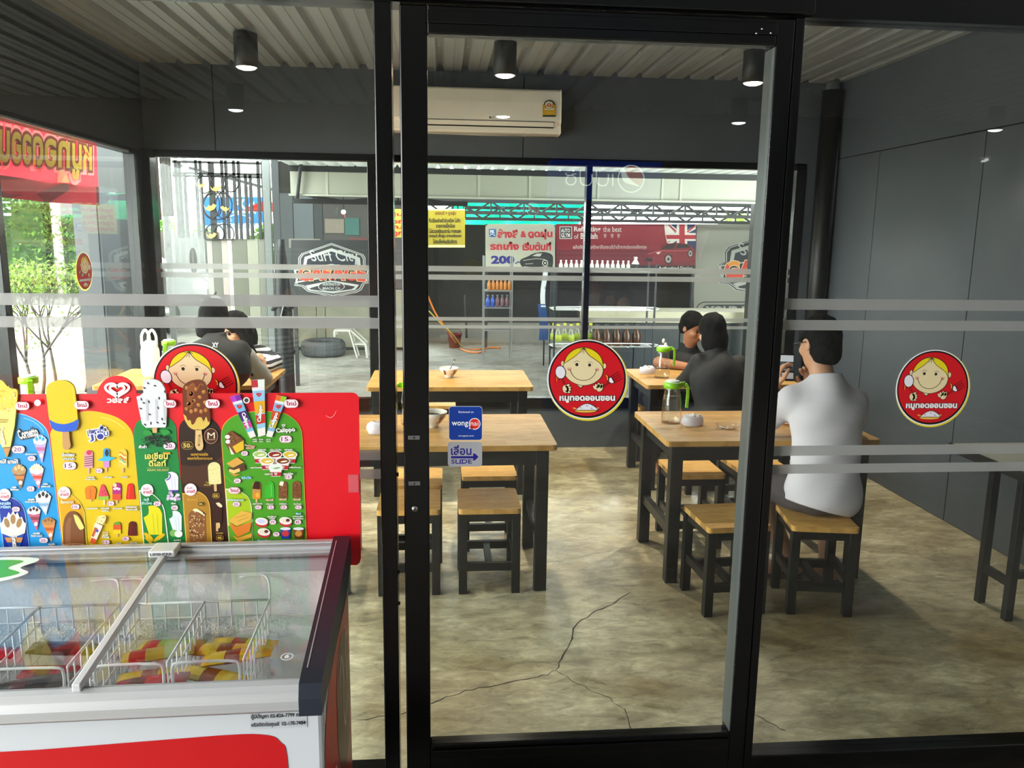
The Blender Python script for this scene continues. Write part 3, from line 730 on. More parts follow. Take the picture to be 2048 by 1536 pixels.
def fd(x, y, d): r = aty(x, y, YF+.019); return (r[0], YF+.0186-d, r[2])
s = Print(fd, .0001)
def rs(x, y): return 860+x/8.536, 780+y/8.536
def RS(s, *pts): return [rs(*p) for p in pts]
def srect(s, x0, y0, x1, y1, c, r): a, b = rs(x0, y0), rs(x1, y1); s.rect(*a, *b, c, r/8.536)
def stext(s, t, x0, y0, x1, y1, c, **k): a, b = rs(x0, y0), rs(x1, y1); s.text(t, *a, *b, c, **k)
srect(s, 322, 276, 892, 856, '#c9d3ea', 52); srect(s, 328, 284, 886, 850, '#0a3a9c', 48)
stext(s, 'Reviewed on', 488, 355, 744, 392, '#dfe6f4', bold=.01)
stext(s, 'wong', 370, 540, 652, 636, '#ffffff', bold=.012)
for rr, c in ((100, '#ffffff'), (86, '#dd2f28')):
    a = rs(762, 576); s.oval(*a, rr/8.536, rr/8.536, c, n=30); s.poly(RS(s, (690-(rr-86)*.6, 600), (668-(rr-86)*.3+18*(rr < 90), 664), (740, 664-(rr < 90)*10)), c, up=False)
stext(s, 'nai', 690, 530, 826, 608, '#ffffff', bold=.0)
stext(s, 'wongnai.com', 482, 766, 745, 802, '#dfe6f4', bold=.01)
tag(s.build('review_sticker', M_stick), 'square blue review site sticker stuck on the sliding door', 'sticker')
s = Print(fd, .0001)
srect(s, 304, 884, 890, 1306, '#a9a9b0', 55)
N = '#1c1684'
stext(s, 'เลื่อน', 358, 940, 708, 1110, N, bold=.025)
s.poly(RS(s, (360, 1128), (740, 1128), (728, 1085), (770, 1085), (828, 1140), (768, 1200), (722, 1200), (742, 1166), (360, 1166)), N)
stext(s, 'SLIDE', 362, 1182, 714, 1256, N, bold=.015)
for x0, x1, y in ((448, 520, 1252), (520, 562, 1252), (520, 562, 1186), (560, 600, 1186), (560, 600, 1252), (640, 660, 1186)): srect(s, x0, y-5, x1, y+5, N, 0)
tag(s.build('slide_sticker', M_stick), 'grey slide sign with navy arrow stuck on the sliding door below the blue sticker', 'sticker')

# ================================================================ ice cream freezer
M_frz = mat('white_enamel', '#c9cdd4', .25, coat=.4)
M_alu = mat('brushed_aluminium', '#c2c3c6', .38, metal=.35, noise=.06, nscale=3, stretch=(.3, 20, 20))
M_navy = mat('dark_navy_plastic', '#1c2230', .42)
M_redfilm = mat('red_vinyl', '#c40d18', .3)
M_liner = mat('frosted_liner', '#f4f6f6', .6, noise=.05, nscale=8, bump=.25, bscale=90)
FX, FYY = -.243, 1.50
fz = thing('chest_freezer', 'glass topped ice cream chest freezer with red and white panels, bottom left', 'freezer'); FW, FD = 1.30, .60
m = MB()       # shell: front, sides, back, floor
m.box(-FW, 0, .03, .075, .09, .79).box(-FW, 0, FD-.04, FD, .09, .86).box(-.045, 0, .075, FD-.04, .09, .79).box(-FW, -FW+.045, .075, FD-.04, .09, .79).box(-FW+.045, -.045, .075, FD-.04, .09, .30)
m.build('cabinet', M_frz, fz, bevel=.008)
MB().box(-FW+.047, -.047, .0755, .079, .30, .79).box(-.0495, -.0455, .079, FD-.044, .30, .80).box(-FW+.047, -.047, FD-.048, FD-.041, .30, .83).box(-FW+.047, -.047, FD-.10, FD-.048, .30, .70).box(-FW+.047, -.047, .079, FD-.044, .295, .303).build('liner', M_liner, fz, bevel=.004)
P = [(.03, .776), (-.012, .777), (-.021, .785), (-.024, .805), (-.019, .821), (-.008, .832), (.004, .836), (.012, .834), (.016, .82), (.03, .80)]
MB().prism([(-FW, y, z) for y, z in P], (FW-.034, 0, 0)).build('front_rim', M_alu, fz, bevel=.003)
MB().box(-FW, -.03, FD-.035, FD+.008, .865, .893).box(-FW, -.03, FD-.05, FD-.03, .876, .884).box(-FW, -.03, FD-.02, FD+.004, .893, .899).build('back_rail', M_alu, fz, bevel=.003)
capP = [(-.026, .774), (-.026, .81), (-.016, .838), (.03, .846), (FD-.02, .902), (FD+.012, .902), (FD+.016, .83), (FD-.10, .80), (.04, .774)]
ec = MB().prism([(-.036, y, z) for y, z in capP], (.044, 0, 0)).build('end_cap', M_navy, fz, bevel=.008, seg=3)
MB().prism([(-FW-.008, y, z) for y, z in capP], (.044, 0, 0)).build('end_cap', M_navy, fz, bevel=.008, seg=3)
MB().bar((-.026, .03, .8455), (-.026, FD-.02, .9015), .0022, .002).build('cap_line', M_alu, ec)
M_lid = glass('freezer_glass', (.985, .99, .99), f0=.055)
def lidz(y): return .830+(y-.008)/(FD-.043)*.049
def lid(nm, x0, x1, dz):
    y0, y1 = .008, FD-.035
    return MB().hexa([(x0, y0, lidz(y0)+dz), (x1, y0, lidz(y0)+dz), (x1, y1, lidz(y1)+dz), (x0, y1, lidz(y1)+dz)], [(x0, y0, lidz(y0)+dz+.004), (x1, y0, lidz(y0)+dz+.004), (x1, y1, lidz(y1)+dz+.004), (x0, y1, lidz(y1)+dz+.004)]).build(nm, M_lid, fz)
lid('glass_lid', -.52, -.034, .000)
l2 = lid('glass_lid', -FW+.04, -.455, .010)
def bar_on(x, w, nm, mt, par, dz=.012, h=.016):
    y0, y1 = -.004, FD-.04
    return MB().bar((x, y0, lidz(y0)+dz), (x, y1, lidz(y1)+dz), w, h).build(nm, mt, par, bevel=.002)
bar_on(-.455, .016, 'lid_edge', mat('white_aluminium', '#d4d5d8', .35, metal=.2), l2)
MB().box(-.49, -.425, FD-.075, FD-.01, .889, .906).build('lid_handle', mat('white_plastic', '#dcdcdc', .4), l2, bevel=.004)
Print(lambda x, y, d: (x, FD-.0755-d, y), .0004).text('LIEBHERR', -.485, .902, -.43, .8945, '#55565a', .03).build('maker_mark', print_mat('print_gloss'), l2)
# red decals on front and side
fp = Print(lambda x, y, d: (x, .0296-d, y), .0006)
fp.poly([(-FW+.04, .688), (-.55, .694)]+curve([(-.2, .706), (-.125, .704), (-.085, .685), (-.07, .61), (-.06, .15)], 5)+[(-FW+.04, .15)], '#c00c16')
fp.build('red_decal', print_mat('print_gloss'), fz)
fs = Print(lambda x, y, d: (x, .0296-d, y), .0006)
fs.rect(-.142, .753, -.030, .715, '#b9bdc4'); fs.text('ตู้มีปัญหา 02-826-7799 กด 2', -.140, .750, -.033, .737, '#15161a', .02); fs.text('หรือติดต่อศูนย์  02-170-7484', -.140, .732, -.033, .719, '#15161a', .02)
fs.build('service_label', print_mat('print_gloss'), fz)
sd = Print(lambda x, y, d: (.0005+d, x, y), .0006)
sd.poly([(.06, .12)]+curve([(.045, .50), (.05, .62), (.075, .68), (.13, .73), (.25, .75), (.5, .76), (.58, .76)], 5)+[(.585, .12)], '#b20f18')
sd.poly(curve([(.3, .70), (.42, .72), (.52, .66), (.55, .5), (.5, .36), (.4, .36), (.3, .44), (.27, .58)], 6, True), '#5a352a')
sd.line(curve([(.33, .62), (.37, .68), (.41, .62), (.40, .52), (.44, .46), (.48, .55), (.47, .66), (.51, .68)], 6), .012, '#c9b5a0')
def heart(p, cx, cy, w, h, col, lw):
    for k in (1.0, .62):
        P = []
        for i in range(40):
            t = 2*pi*i/40; P.append((cx+w*k*.5*(16*sin(t)**3)/16, cy-h*k*.5*(13*cos(t)-5*cos(2*t)-2*cos(3*t)-cos(4*t)-1)/15))
        p.line(P, lw, col, closed=True)
heart(sd, .16, .45, .14, -.13, '#d9b6b0', .011)
sd.line(curve([(.10, .34), (.13, .30), (.18, .30), (.2, .34)], 4), .01, '#d9b6b0')
sd.build('side_decal', print_mat('print_gloss'), fz)
for y in (.12, .5): MB().cyl((-.07, y, 0), (-.07, y, .09), .022, n=14).build('foot', M_blackmatt, fz)
for y in (.12, .5): MB().cyl((-FW+.07, y, 0), (-FW+.07, y, .09), .022, n=14).build('foot', M_blackmatt, fz)
g = Print(lambda x, y, d: (x, y, lidz(y)+.0145+d), .0004)
g.poly(curve([(-1.000, .50), (-0.870, .545), (-0.770, .54), (-0.755, .52), (-0.780, .49), (-0.750, .46), (-0.800, .42), (-0.900, .40), (-1.000, .42)], 5, True), '#e9f3e3'); g.poly(curve([(-1.000, .49), (-0.880, .53), (-0.790, .525), (-0.810, .49), (-0.770, .46), (-0.830, .43), (-0.900, .415), (-1.000, .43)], 5, True), '#4fae3a')
g.build('green_sticker', print_mat('print_gloss'), l2)
g = Print(lambda x, y, d: (x, y, lidz(y)+.0045+d), .0004); g.line([(-.075+.012*cos(i*pi/8), .085+.012*sin(i*pi/8)) for i in range(16)], .002, '#f0f0f0', closed=True); g.text('6', -.08, .092, -.07, .078, '#f0f0f0', .03); g.build('round_mark', print_mat('print_gloss'), fz)
MB().tube([(-FW+.1+i*.06, FD-.075, .69+.006*sin(i*1.7)) for i in range(20)], [.028+.005*sin(i*2.3) for i in range(20)], 10).build('frost_roll', mat('frost', '#eef2f2', .8, bump=1.0, bscale=160), fz)
# wire baskets
M_wire = mat('white_coated_wire', '#f2f3f4', .35)
def basket(x0, x1, parent):
    b = tag(bpy.data.objects.new('wire_basket', None), *parent); COL.objects.link(b); ORG[b] = Vector((0, 0, 0))
    y0, y1, zt, zb = .20, .505, .775, .57; xm = (x0+x1)/2
    def pan(nm, P0, U, V, nu, nv):
        m = MB(); P0, U, V = Vector(P0), Vector(U), Vector(V)
        for i in range(nu+1): m.tube([P0+U*(i/nu), P0+U*(i/nu)+V], .0022, 5)
        for j in range(nv+1): m.tube([P0+V*(j/nv), P0+V*(j/nv)+U], .0022 if 0 < j < nv else .0035, 5)
        m.build(nm, M_wire, b)
    pan('wire_back', (x0, y1, zb), (x1-x0, 0, 0), (0, 0, zt-zb), 10, 5)
    for x in (x0, xm, x1): pan('wire_side', (x, y0, zb), (0, y1-y0, 0), (0, 0, zt-zb), 9, 5)
    pan('wire_front', (x0, y0, zb), (x1-x0, 0, 0), (0, 0, zt-zb-.05), 10, 4)
    pan('wire_base', (x0, y0, zb), (x1-x0, 0, 0), (0, y1-y0, 0), 10, 6)
    for a, c in ((x0, xm), (xm, x1)):
        MB().tube(curve([(a+.01, y0, zt-.05), (a+.01, y0, zt-.01), (a+.03, y0, zt), (c-.03, y0, zt), (c-.01, y0, zt-.01), (c-.01, y0, zt-.05)], 3), .0035, 6).build('front_loop', M_wire, b)
    m = MB()
    for x in (x0+.02, x1-.0): m.tube(curve([(x, y1, zt), (x, y1+.004, zt+.04), (x-.02, y1+.03, zt+.055), (x-.08, y1+.032, zt+.05)], 4), .003, 6)
    m.build('hanger', M_wire, b); return b
bk1 = basket(-.515, -.19, ('white wire basket under the right glass lid of the freezer', 'basket', 'freezer baskets'))
bk2 = basket(-.945, -.56, ('white wire basket under the left glass lid of the freezer', 'basket', 'freezer baskets'))
packs = []
def pack(x, y, z, w, l, rz, cols, label, tilt=0.0):
    t = thing('ice_cream_pack', label, 'ice cream', (x, y, z), 'wrapped ice creams in the freezer')
    nx, ny = 6, 9
    def pt(i, j, s):
        u, v = i/nx*2-1, j/ny*2-1; th = .011*(1-u*u)**.5*(1-v**4)**.5+.0008; return (u*w/2, v*l/2*(1+.02*(i % 2)*(j in (0, ny))), s*th)
    def col(i, j): return cols[(j*len(cols))//ny]
    m = MB()
    for s in (1, -1):
        for i in range(nx):
            for j in range(ny):
                q = [pt(i, j, s), pt(i+1, j, s), pt(i+1, j+1, s), pt(i, j+1, s)]; m.add(q if s > 0 else q[::-1], [(0, 1, 2, 3)], col(i, j), True)
    R_ = Matrix.Rotation(rz, 3, 'Z') @ Matrix.Rotation(tilt, 3, 'X'); m.v = [tuple(R_ @ Vector(v)+Vector((x, y, z))) for v in m.v]
    m.build('wrapper', print_mat('foil_print', .25), t); t['_c'] = 1; packs.append(t)
YW = ['#d9b21f', '#e8c832', '#dfb92a', '#8a3f1c', '#e0c02e', '#e8c832', '#d9b21f']; GR = ['#b9b04a', '#9db53a', '#a8b840', '#b2342a', '#c9b94a']; BK = ['#1c1715', '#2b2320', '#55282a', '#1c1715']; RD = ['#9c1c2c', '#b8283a', '#5f1420', '#9c1c2c']
random.seed(3)
for k, (x, y, cols, lab) in enumerate(((-.23, .44, YW, 'yellow wrapped ice cream at the back of the right basket'), (-.25, .39, YW, 'yellow wrapped ice cream in the middle of the right basket'), (-.22, .34, YW, 'yellow and brown ice cream pack lying crossways in the right basket'), (-.26, .29, YW, 'yellow wrapped ice cream at the front of the right basket'),
        (-.40, .42, GR, 'green and red wrapped ice cream at the back left of the right basket'), (-.41, .36, GR, 'green wrapped ice cream under the lid edge'), (-.40, .30, YW, 'yellow wrapped ice cream beside the green packs'), (-.39, .25, RD, 'dark red wrapped ice cream at the front left of the right basket'),
        (-.64, .40, BK, 'black wrapped ice cream at the back of the left basket'), (-.63, .33, RD, 'red wrapped ice cream on the black packs of the left basket'), (-.65, .26, BK, 'black wrapped ice cream at the front of the left basket'), (-.83, .38, RD, 'red wrapped ice cream at the far left back of the left basket'), (-.84, .31, GR, 'green wrapped ice cream at the far left of the left basket'), (-.82, .25, BK, 'dark wrapped ice cream at the far left front of the left basket'))):
    pack(x-.024, y, .685+.012*(k % 3), .055, .16, pi/2+random.uniform(-.25, .25), cols, lab, random.uniform(-.12, .12))
for o in [fz, bk1, bk2]: o.location = (FX, FYY, 0); o.rotation_euler.z = radians(1.0)
for o in packs:
    l = o.location.copy(); o.location = (FX+l[0], FYY+l[1], l[2]); del o['_c']
# loose ice cream bottoms: the layer under the packs
# ================================================================ the printed ice cream board
BY = 2.135
def fb(x, y, d): q = aty(x, y, BY); return (q[0], BY-.0042-d, q[2])
def A(x, y): return (x/4.0425, 730+y/4.0425)
def B(x, y): return (360+x/3.84, 730+y/3.84)
bd = thing('price_board', 'red printed ice cream price board with cut out pops on top, standing behind the freezer', 'sign board', tuple(aty(350, 1115, BY)))
def slab(px, nm='panel', m=None, d0=.004, d1=0.0):
    P = [fb(x, y, -.0042+d0) for x, y in px]; return MB().prism(P, (0, d0-d1, 0)).build(nm, m or mat('red_board', '#e01222', .35), bd)
slab([(-170, 789), (706, 785), (712, 787), (717, 792), (718, 798), (722, 1116), (720, 1124), (714, 1129), (-170, 1140)])
slab([(235+40*cos(i*pi/12), 792-41*sin(i*pi/12)) for i in range(0, 13)]+[(195, 806), (275, 806)], d0=.0042)
RED = '#cd1420'; PL = '#f3dfe6'; MG = '#b01550'
p = Print(fb, .0001)
def pts(f, L, n=5): return curve([f(*q) for q in L], n)
# arched panels
p.poly([A(-650, 1490), A(-650, 560)]+pts(A, [(-500, 420), (-150, 380), (150, 388), (250, 415), (330, 460), (385, 520), (408, 600)])+[A(512, 1474)], '#9fd0ee')
p.poly([A(-650, 1486), A(-650, 564)]+pts(A, [(-500, 426), (-150, 386), (150, 394), (250, 421), (328, 466), (381, 524), (404, 602)])+[A(508, 1471)], '#1e94d8')
for c, o in (('#f4b54a', 0), ('#dcbb12', 4)):
    p.poly([A(412+o, 560)]+pts(A, [(412+o, 560), (425+o, 520), (470, 475+o), (560, 420+o), (660, 376+o), (760, 370+o), (900, 400+o), (1000, 450+o), (1065-o, 520), (1088-o, 600)])+[A(1165-o, 1450), A(518+o, 1472)], c)
p.line(pts(A, [(820, 418), (890, 435), (960, 470), (1015, 515)]), 1.2, '#efe07a')
p.line(pts(A, [(200, 425), (270, 450), (335, 500), (360, 545)]), 1.2, '#8fd0f0')
p.poly(pts(A, [(1086, 590), (1090, 510), (1130, 445), (1250, 408), (1370, 425), (1425, 490), (1432, 570)])+[A(1512, 1442), A(1167, 1450)], '#15803a')
p.poly(pts(B, [(-5, 560), (0, 470), (40, 415), (100, 390), (200, 392), (275, 435), (315, 500), (328, 580)])+[B(378, 1366), B(48, 1372)], '#2c1a12')
p.poly(pts(B, [(10, 760), (80, 772), (160, 768), (260, 740), (338, 690)])+pts(B, [(352, 900), (260, 935), (160, 935), (25, 905)]), '#4a2b1c')
p.poly(pts(B, [(28, 940), (160, 945), (280, 935), (355, 905)])+[B(378, 1366), B(240, 1366)], '#3a2016')
for c, o in (('#f0963a', 0), ('#4b9a22', 5)):
    p.poly(pts(B, [(320+o, 570), (322+o, 505), (345+o, 445+o), (420, 385+o), (560, 352+o), (780, 360+o), (880, 412+o), (930-o, 480), (944-o, 560)])+[B(978-o, 1358-o), B(379+o, 1366-o)], c)
p.line(pts(B, [(345, 840), (420, 905), (480, 880), (500, 840)]), 1.5, '#68b23c')
# insets
for c, o in (('#8fb6e6', 0), ('#0c2a96', 6)):
    p.poly([A(-80, 1070+o)]+pts(A, [(0, 1062+o), (90, 1062+o), (160, 1095+o), (205-o, 1160), (222-o, 1240)])+[A(250-o, 1482-o), A(36+o, 1486-o), A(2+o, 1180)], c)
for c, o in (('#f6e36a', 0), ('#d9a112', 6)):
    p.poly([A(470+o, 1030+o)]+pts(A, [(480+o, 1026+o), (570, 1036+o), (650-o, 1100), (690-o, 1180)])+[A(716-o, 1466-o), A(518+o, 1474-o)], c)
for c, o in (('#eef6e6', 0), ('#1e7e38', 8)):
    p.poly([A(1132+o, 1008+o)]+pts(A, [(1140+o, 1006+o), (1230, 1030+o), (1300-o, 1090), (1335-o, 1160), (1346-o, 1230)])+[A(1372-o, 1446), A(1166+o, 1450)], c)
for c, o in (('#f3c25a', 0), ('#b07f2a', 6)):
    p.poly([B(22+o, 978+o)]+pts(B, [(60, 980+o), (140, 965+o), (200, 1000+o), (228-o, 1050), (238-o, 1110)])+[B(252-o, 1367-o), B(52+o, 1374-o)], c)
for c, o in (('#eef6d0', 0), ('#a8c41e', 6)):
    p.poly([B(352+o, 945+o)]+pts(B, [(380, 944+o), (450, 955+o), (520, 1000+o), (550-o, 1060), (558-o, 1130)])+[B(566-o, 1360-o), B(380+o, 1367-o)], c)
p.poly([B(372, 1230), B(560, 1210), B(560, 1354), B(386, 1361)], '#5f9c1e')
BASE = p.l
def bubble(f, x0, y0, x1, y1, t, dark=False):
    p.l = BASE+12
    a, b = f(x0, y0), f(x1, y1); r = (b[1]-a[1])/2
    p.rect(a[0]-.6, a[1]-.6, b[0]+.6, b[1]+.6, '#d9a84a' if dark else '#a8375e', r+.6); p.rect(*a, *b, '#3a2412' if dark else PL, r)
    h = b[1]-a[1]; w = b[0]-a[0]; c = '#f2cf5a' if dark else '#7a1d6a'
    p.text(t, a[0]+w*.14, a[1]+h*.2, a[0]+w*.72, b[1]-h*.2, c, .012); p.rect(a[0]+w*.74, b[1]-h*.28, a[0]+w*.78, b[1]-h*.2, c, up=False); p.rect(a[0]+w*.80, b[1]-h*.42, a[0]+w*.9, b[1]-h*.34, c, up=False)
def T(f, t, x0, y0, x1, y1, c='#fdfdf6', oc='#2a1d12', bold=.03, ow=.07, **k):
    a, b = f(x0, y0), f(x1, y1); p.text(t, *a, *b, c, bold, outline=oc, ow=ow, **k)
def new_tag(f, x0, y0, x1, y1):
    a, b = f(x0, y0), f(x1, y1); p.rect(a[0]-.5, a[1]-.5, b[0]+.5, b[1]+.8, '#b05a6a', 8.2); p.rect(*a, *b, '#ecdfe4', 7.8)
    w, h = b[0]-a[0], b[1]-a[1]; p.text('ใหม่', a[0]+w*.18, a[1]+h*.16, b[0]-w*.14, b[1]-h*.26, '#b3124a', .035, shear=-.18)
def seller(f, cx, cy, r):
    p.l = BASE+12
    c = f(cx, cy); p.oval(*c, r, r, '#efe7e9', n=24); p.text('สินค้า', c[0]-r*.62, c[1]-r*.5, c[0]+r*.35, c[1]-r*.05, '#b52a6a', .01); p.text('ขายดี', c[0]-r*.65, c[1]+r*.0, c[0]+r*.72, c[1]+r*.55, '#c11a4a', .03)
def cone(f, x0, y0, x1, y1, tip, top, sauce, wrap, wrap2, name=False):
    p.l = BASE
    (ax, ay), (bx_, by_), (tx, ty) = f(x0, y0), f(x1, y1), f(*tip); w = bx_-ax
    p.poly([(ax, ay), (bx_, ay), (tx+.5, ty), (tx-.5, ty)], wrap)
    p.poly([(ax+(tx-ax)*.25, ay+(ty-ay)*.25), (bx_+(tx-bx_)*.25, ay+(ty-ay)*.25), (bx_+(tx-bx_)*.42, ay+(ty-ay)*.42), (ax+(tx-ax)*.42, ay+(ty-ay)*.42)], wrap2)
    p.oval(tx-(tx-(ax+bx_)/2)*.32, ty-(ty-ay)*.36, w*.14, w*.17, '#d8d4d8', .2, 12)
    h = (ay-by_); P = []
    for i in range(13): t = i/12; P.append((ax-w*.04+w*1.08*t, ay-h*(.35+.65*sin(pi*t))*(1+.12*(-1)**i)))
    p.poly([(ax+w*.02, ay+h*.15), (ax+w*.5, ay+h*.4), (bx_-w*.02, ay+h*.15)][::-1]+P, top)
    for k in range(3): p.oval(ax+w*(.25+.25*k), ay-h*(.42+.2*(k == 1)), w*.11, h*.28, sauce, .3*(k-1), 10, up=False if k else True)
def pop(f, cx, cy, w, h, c, rot=0.0, stick=True, c2=None, taper=.0, bite=None, sc='#d9b07a', sl=.35):
    p.l = BASE
    (X, Y_) = f(cx, cy); (X2, Y2) = f(cx+w, cy+h); w, h = X2-X, Y2-Y_; r = w*.48
    if stick: p.poly([rot2(X, Y_, *q, rot) for q in ((-w*.11, h*.3), (w*.11, h*.3), (w*.11, h*(.5+sl)), (0, h*(.53+sl)), (-w*.11, h*(.5+sl)))], sc)
    P = [(w*.5*(1+taper), h*.46), (w*.42*(1+taper), h*.5), (-w*.42*(1+taper), h*.5), (-w*.5*(1+taper), h*.46)]+[(-w*.5*(1-taper)*cos(i*pi/10), -h*.5+r*.9-r*.9*sin(i*pi/10)) for i in range(11)]
    p.poly([rot2(X, Y_, *q, rot) for q in P], c)
    if c2: p.poly([rot2(X, Y_, *q, rot) for q in ((-w*.48*(1+taper), h*.15), (w*.48*(1+taper), h*.15), (w*.5*(1+taper), h*.46), (w*.42, h*.5), (-w*.42, h*.5), (-w*.5*(1+taper), h*.46))], c2)
    if bite: q = rot2(X, Y_, bite[0]*w, bite[1]*h, rot); p.oval(*q, w*.24, h*.16, bite[2], rot+.4, 12)
    return X, Y_, w, h
# --- blue panel
T(A, 'Cornetto', 155, 505, 315, 585, '#f5f3f3', '#3a3030', .03, .09, rot=-.2, shear=-.15)
bubble(A, 108, 648, 212, 705, '20'); T(A, 'แมงโก้ แทงโก้', -18, 752, 158, 790)
cone(A, 282, 618, 385, 560, (350, 785), '#cfe3f2', '#2aa0d0', '#b9a3d6', '#c06a9a'); bubble(A, 238, 730, 298, 768, '30'); T(A, 'ยูนิคอร์นคอตตอน', 218, 708, 312, 722)
cone(A, 110, 858, 218, 795, (182, 995), '#b08a5c', '#d9b984', '#8a5a3a', '#c9793a'); cone(A, 252, 855, 360, 792, (325, 993), '#efe9df', '#f3d9a0', '#e08a9a', '#d9482c')
bubble(A, 230, 974, 290, 1014, '25'); T(A, 'รอยัล', 110, 972, 145, 988); T(A, 'ช็อกโกแลต', 98, 990, 165, 1006); T(A, 'รอยัล', 360, 945, 398, 960); T(A, 'สตรอเบอร์รี', 345, 965, 420, 980)
seller(A, 50, 1042, 12.2); T(A, 'คลาสสิก', 12, 1098, 100, 1122, '#bfe2ff', '#123a9a'); T(A, 'วานิลลา', 15, 1126, 100, 1150, '#bfe2ff', '#123a9a'); bubble(A, 110, 1140, 172, 1176, '20')
cone(A, 300, 1080, 418, 1010, (380, 1205), '#e9eef0', '#2a2320', '#b9cce0', '#8aa6cc'); cone(A, 232, 1185, 335, 1135, (308, 1330), '#efd9df', '#3a2420', '#c05a7a', '#8a3a4a'); cone(A, 350, 1270, 455, 1225, (425, 1420), '#b8824e', '#8a5a30', '#d98a4a', '#c05a2a')
T(A, 'คลาสสิก', 238, 1072, 290, 1088); T(A, 'ดับเบิ้ล ช็อกโก ชิพ', 215, 1090, 318, 1106); T(A, 'คลาสสิก', 280, 1345, 335, 1360); T(A, 'ช็อกโก บานาน่า', 265, 1363, 352, 1380); T(A, 'คลาสสิก', 402, 1432, 455, 1446); T(A, 'วานิลลา', 405, 1449, 458, 1464)
bubble(A, 330, 1390, 398, 1428, '20')
cone(A, 18, 1330, 215, 1185, (138, 1560), '#e6dfd2', '#a07a52', '#1b4aa8', '#c98a4a'); T(A, 'Cornetto', 85, 1395, 175, 1440, '#ffffff', '#1a1a2a', .03, .08, rot=1.45)
# --- yellow panel
T(A, 'มินเนี่ยน', 512, 702, 612, 732); T(A, 'บานาน่า', 518, 738, 612, 762); bubble(A, 520, 778, 625, 838, '15')
T(A, 'แพดเดิ้ล', 715, 490, 872, 560, '#2a3a9a', '#f6f6fa', .02, .1, rot=-.16)
c = A(822, 572); p.oval(*c, 8.5, 7.5, '#f4f4fa'); p.oval(*c, 6.5, 5.5, '#24308f')
for x, y in ((783, 545), (805, 535), (838, 535), (860, 545)): q = A(x, y); p.oval(*q, 2.6, 3.4, '#f4f4fa'); p.oval(*q, 1.7, 2.4, '#24308f')
T(A, 'J', 735, 555, 770, 612, '#2a3a9a', '#f6f6fa', .04, .1, rot=-.2); T(A, 'U', 850, 530, 888, 570, '#2a3a9a', '#f6f6fa', .04, .1, rot=-.1)
X, Y_, w, h = pop(A, 725, 755, 70, 145, '#d995a6', sl=.32)
for k in range(5): p.line([(X-w*.48, Y_-h*.1+k*h*.12), (X+w*.48, Y_-h*.16+k*h*.12)], 1.1, '#e9c3cc', up=False)
p.oval(X+1, Y_-h*.36, w*.3, h*.13, '#c8324e')
pop(A, 868, 745, 52, 155, '#3a9ad0', c2='#c889c0', sl=.25); p.poly([A(795, 765), A(850, 735), A(890, 735), A(945, 745), A(890, 770), A(850, 772)], '#3fb0e0'); X, Y_ = A(868, 705); p.oval(X+1, Y_, 3.6, 7, '#2a2a3a')
X, Y_, w, h = pop(A, 1000, 750, 72, 150, '#e9c34a', sl=.25)
for k, c in enumerate(('#e2682c', '#f3e6c8', '#d84a2a', '#4ab0a0', '#f3e6c8')): p.line([rot2(X, Y_-h*.25+k*h*.12, x*w*.42, 2*sin(x*3), .3) for x in (-1, -.5, 0, .5, 1)], 2, c)
bubble(A, 782, 830, 838, 866, '10'); T(A, 'ทวิสเตอร์', 712, 893, 772, 906); T(A, 'สตรอเบอร์รี', 702, 910, 780, 923); T(A, 'เมจิกทูต', 850, 893, 916, 908); T(A, 'เรนโบว์', 992, 890, 1042, 904)
seller(A, 530, 1025, 12.2); T(A, 'ช็อกลาวา', 502, 1085, 605, 1112, '#fff6d0', '#b0701a'); bubble(A, 588, 1120, 652, 1156, '10')
a = A(603, 1315); P = [A(520, 1440), A(520, 1300)]+pts(A, [(522, 1290), (535, 1225), (570, 1180), (605, 1176), (640, 1195), (670, 1240), (686, 1300)])+[A(692, 1440), A(605, 1458)]
p.poly(P, '#7a4a2a'); p.poly([A(540, 1440), A(542, 1280), A(565, 1225), A(590, 1225), A(580, 1300), A(580, 1445)], '#8f5c3a')
p.poly(pts(A, [(605, 1200), (640, 1215), (680, 1280), (690, 1310), (655, 1320), (620, 1260)]), '#e6d878'); p.line(pts(A, [(532, 1444), (605, 1436), (690, 1440)]), 1.6, '#c98a5a'); p.rect(*A(595, 1445), *A(618, 1460), '#d9a86a')
pop(A, 740, 1025, 82, 110, '#e07a18', taper=-.12, sl=.15); q = A(740, 1035); p.line([(q[0], q[1]-10), (q[0], q[1]+10)], 1.2, '#c05c10')
p.poly([A(838, 955), A(855, 975), A(888, 1055), A(803, 1058), A(825, 965)], '#d9445a'); p.poly([A(803, 1056), A(888, 1054), A(885, 1082), A(806, 1086)], '#8fb83a'); p.poly([A(843, 1085), A(858, 1085), A(856, 1125), A(846, 1125)], '#e8d3a0')
for x, y in ((840, 1020), (855, 1010), (862, 1035)): p.oval(*A(x, y), .8, 1.1, '#2a1a1a', n=8)
pop(A, 952, 1015, 70, 140, '#b0247a', c2='#d84a2a', sl=.2)
for k in range(7): p.oval(*A(930+k*7.5, 985-abs(3-k)*-3+(k % 2)*8), 2, 2, '#f2cfe0', n=8)
p.oval(*A(938, 965), 4, 4, '#e6c9a8')
pop(A, 1062, 1015, 62, 130, '#d8261c', stick=False, taper=.16); q = A(1062, 1020); p.line([(q[0]-2, q[1]-12), (q[0]-4, q[1]+13)], 1.2, '#f05a44')
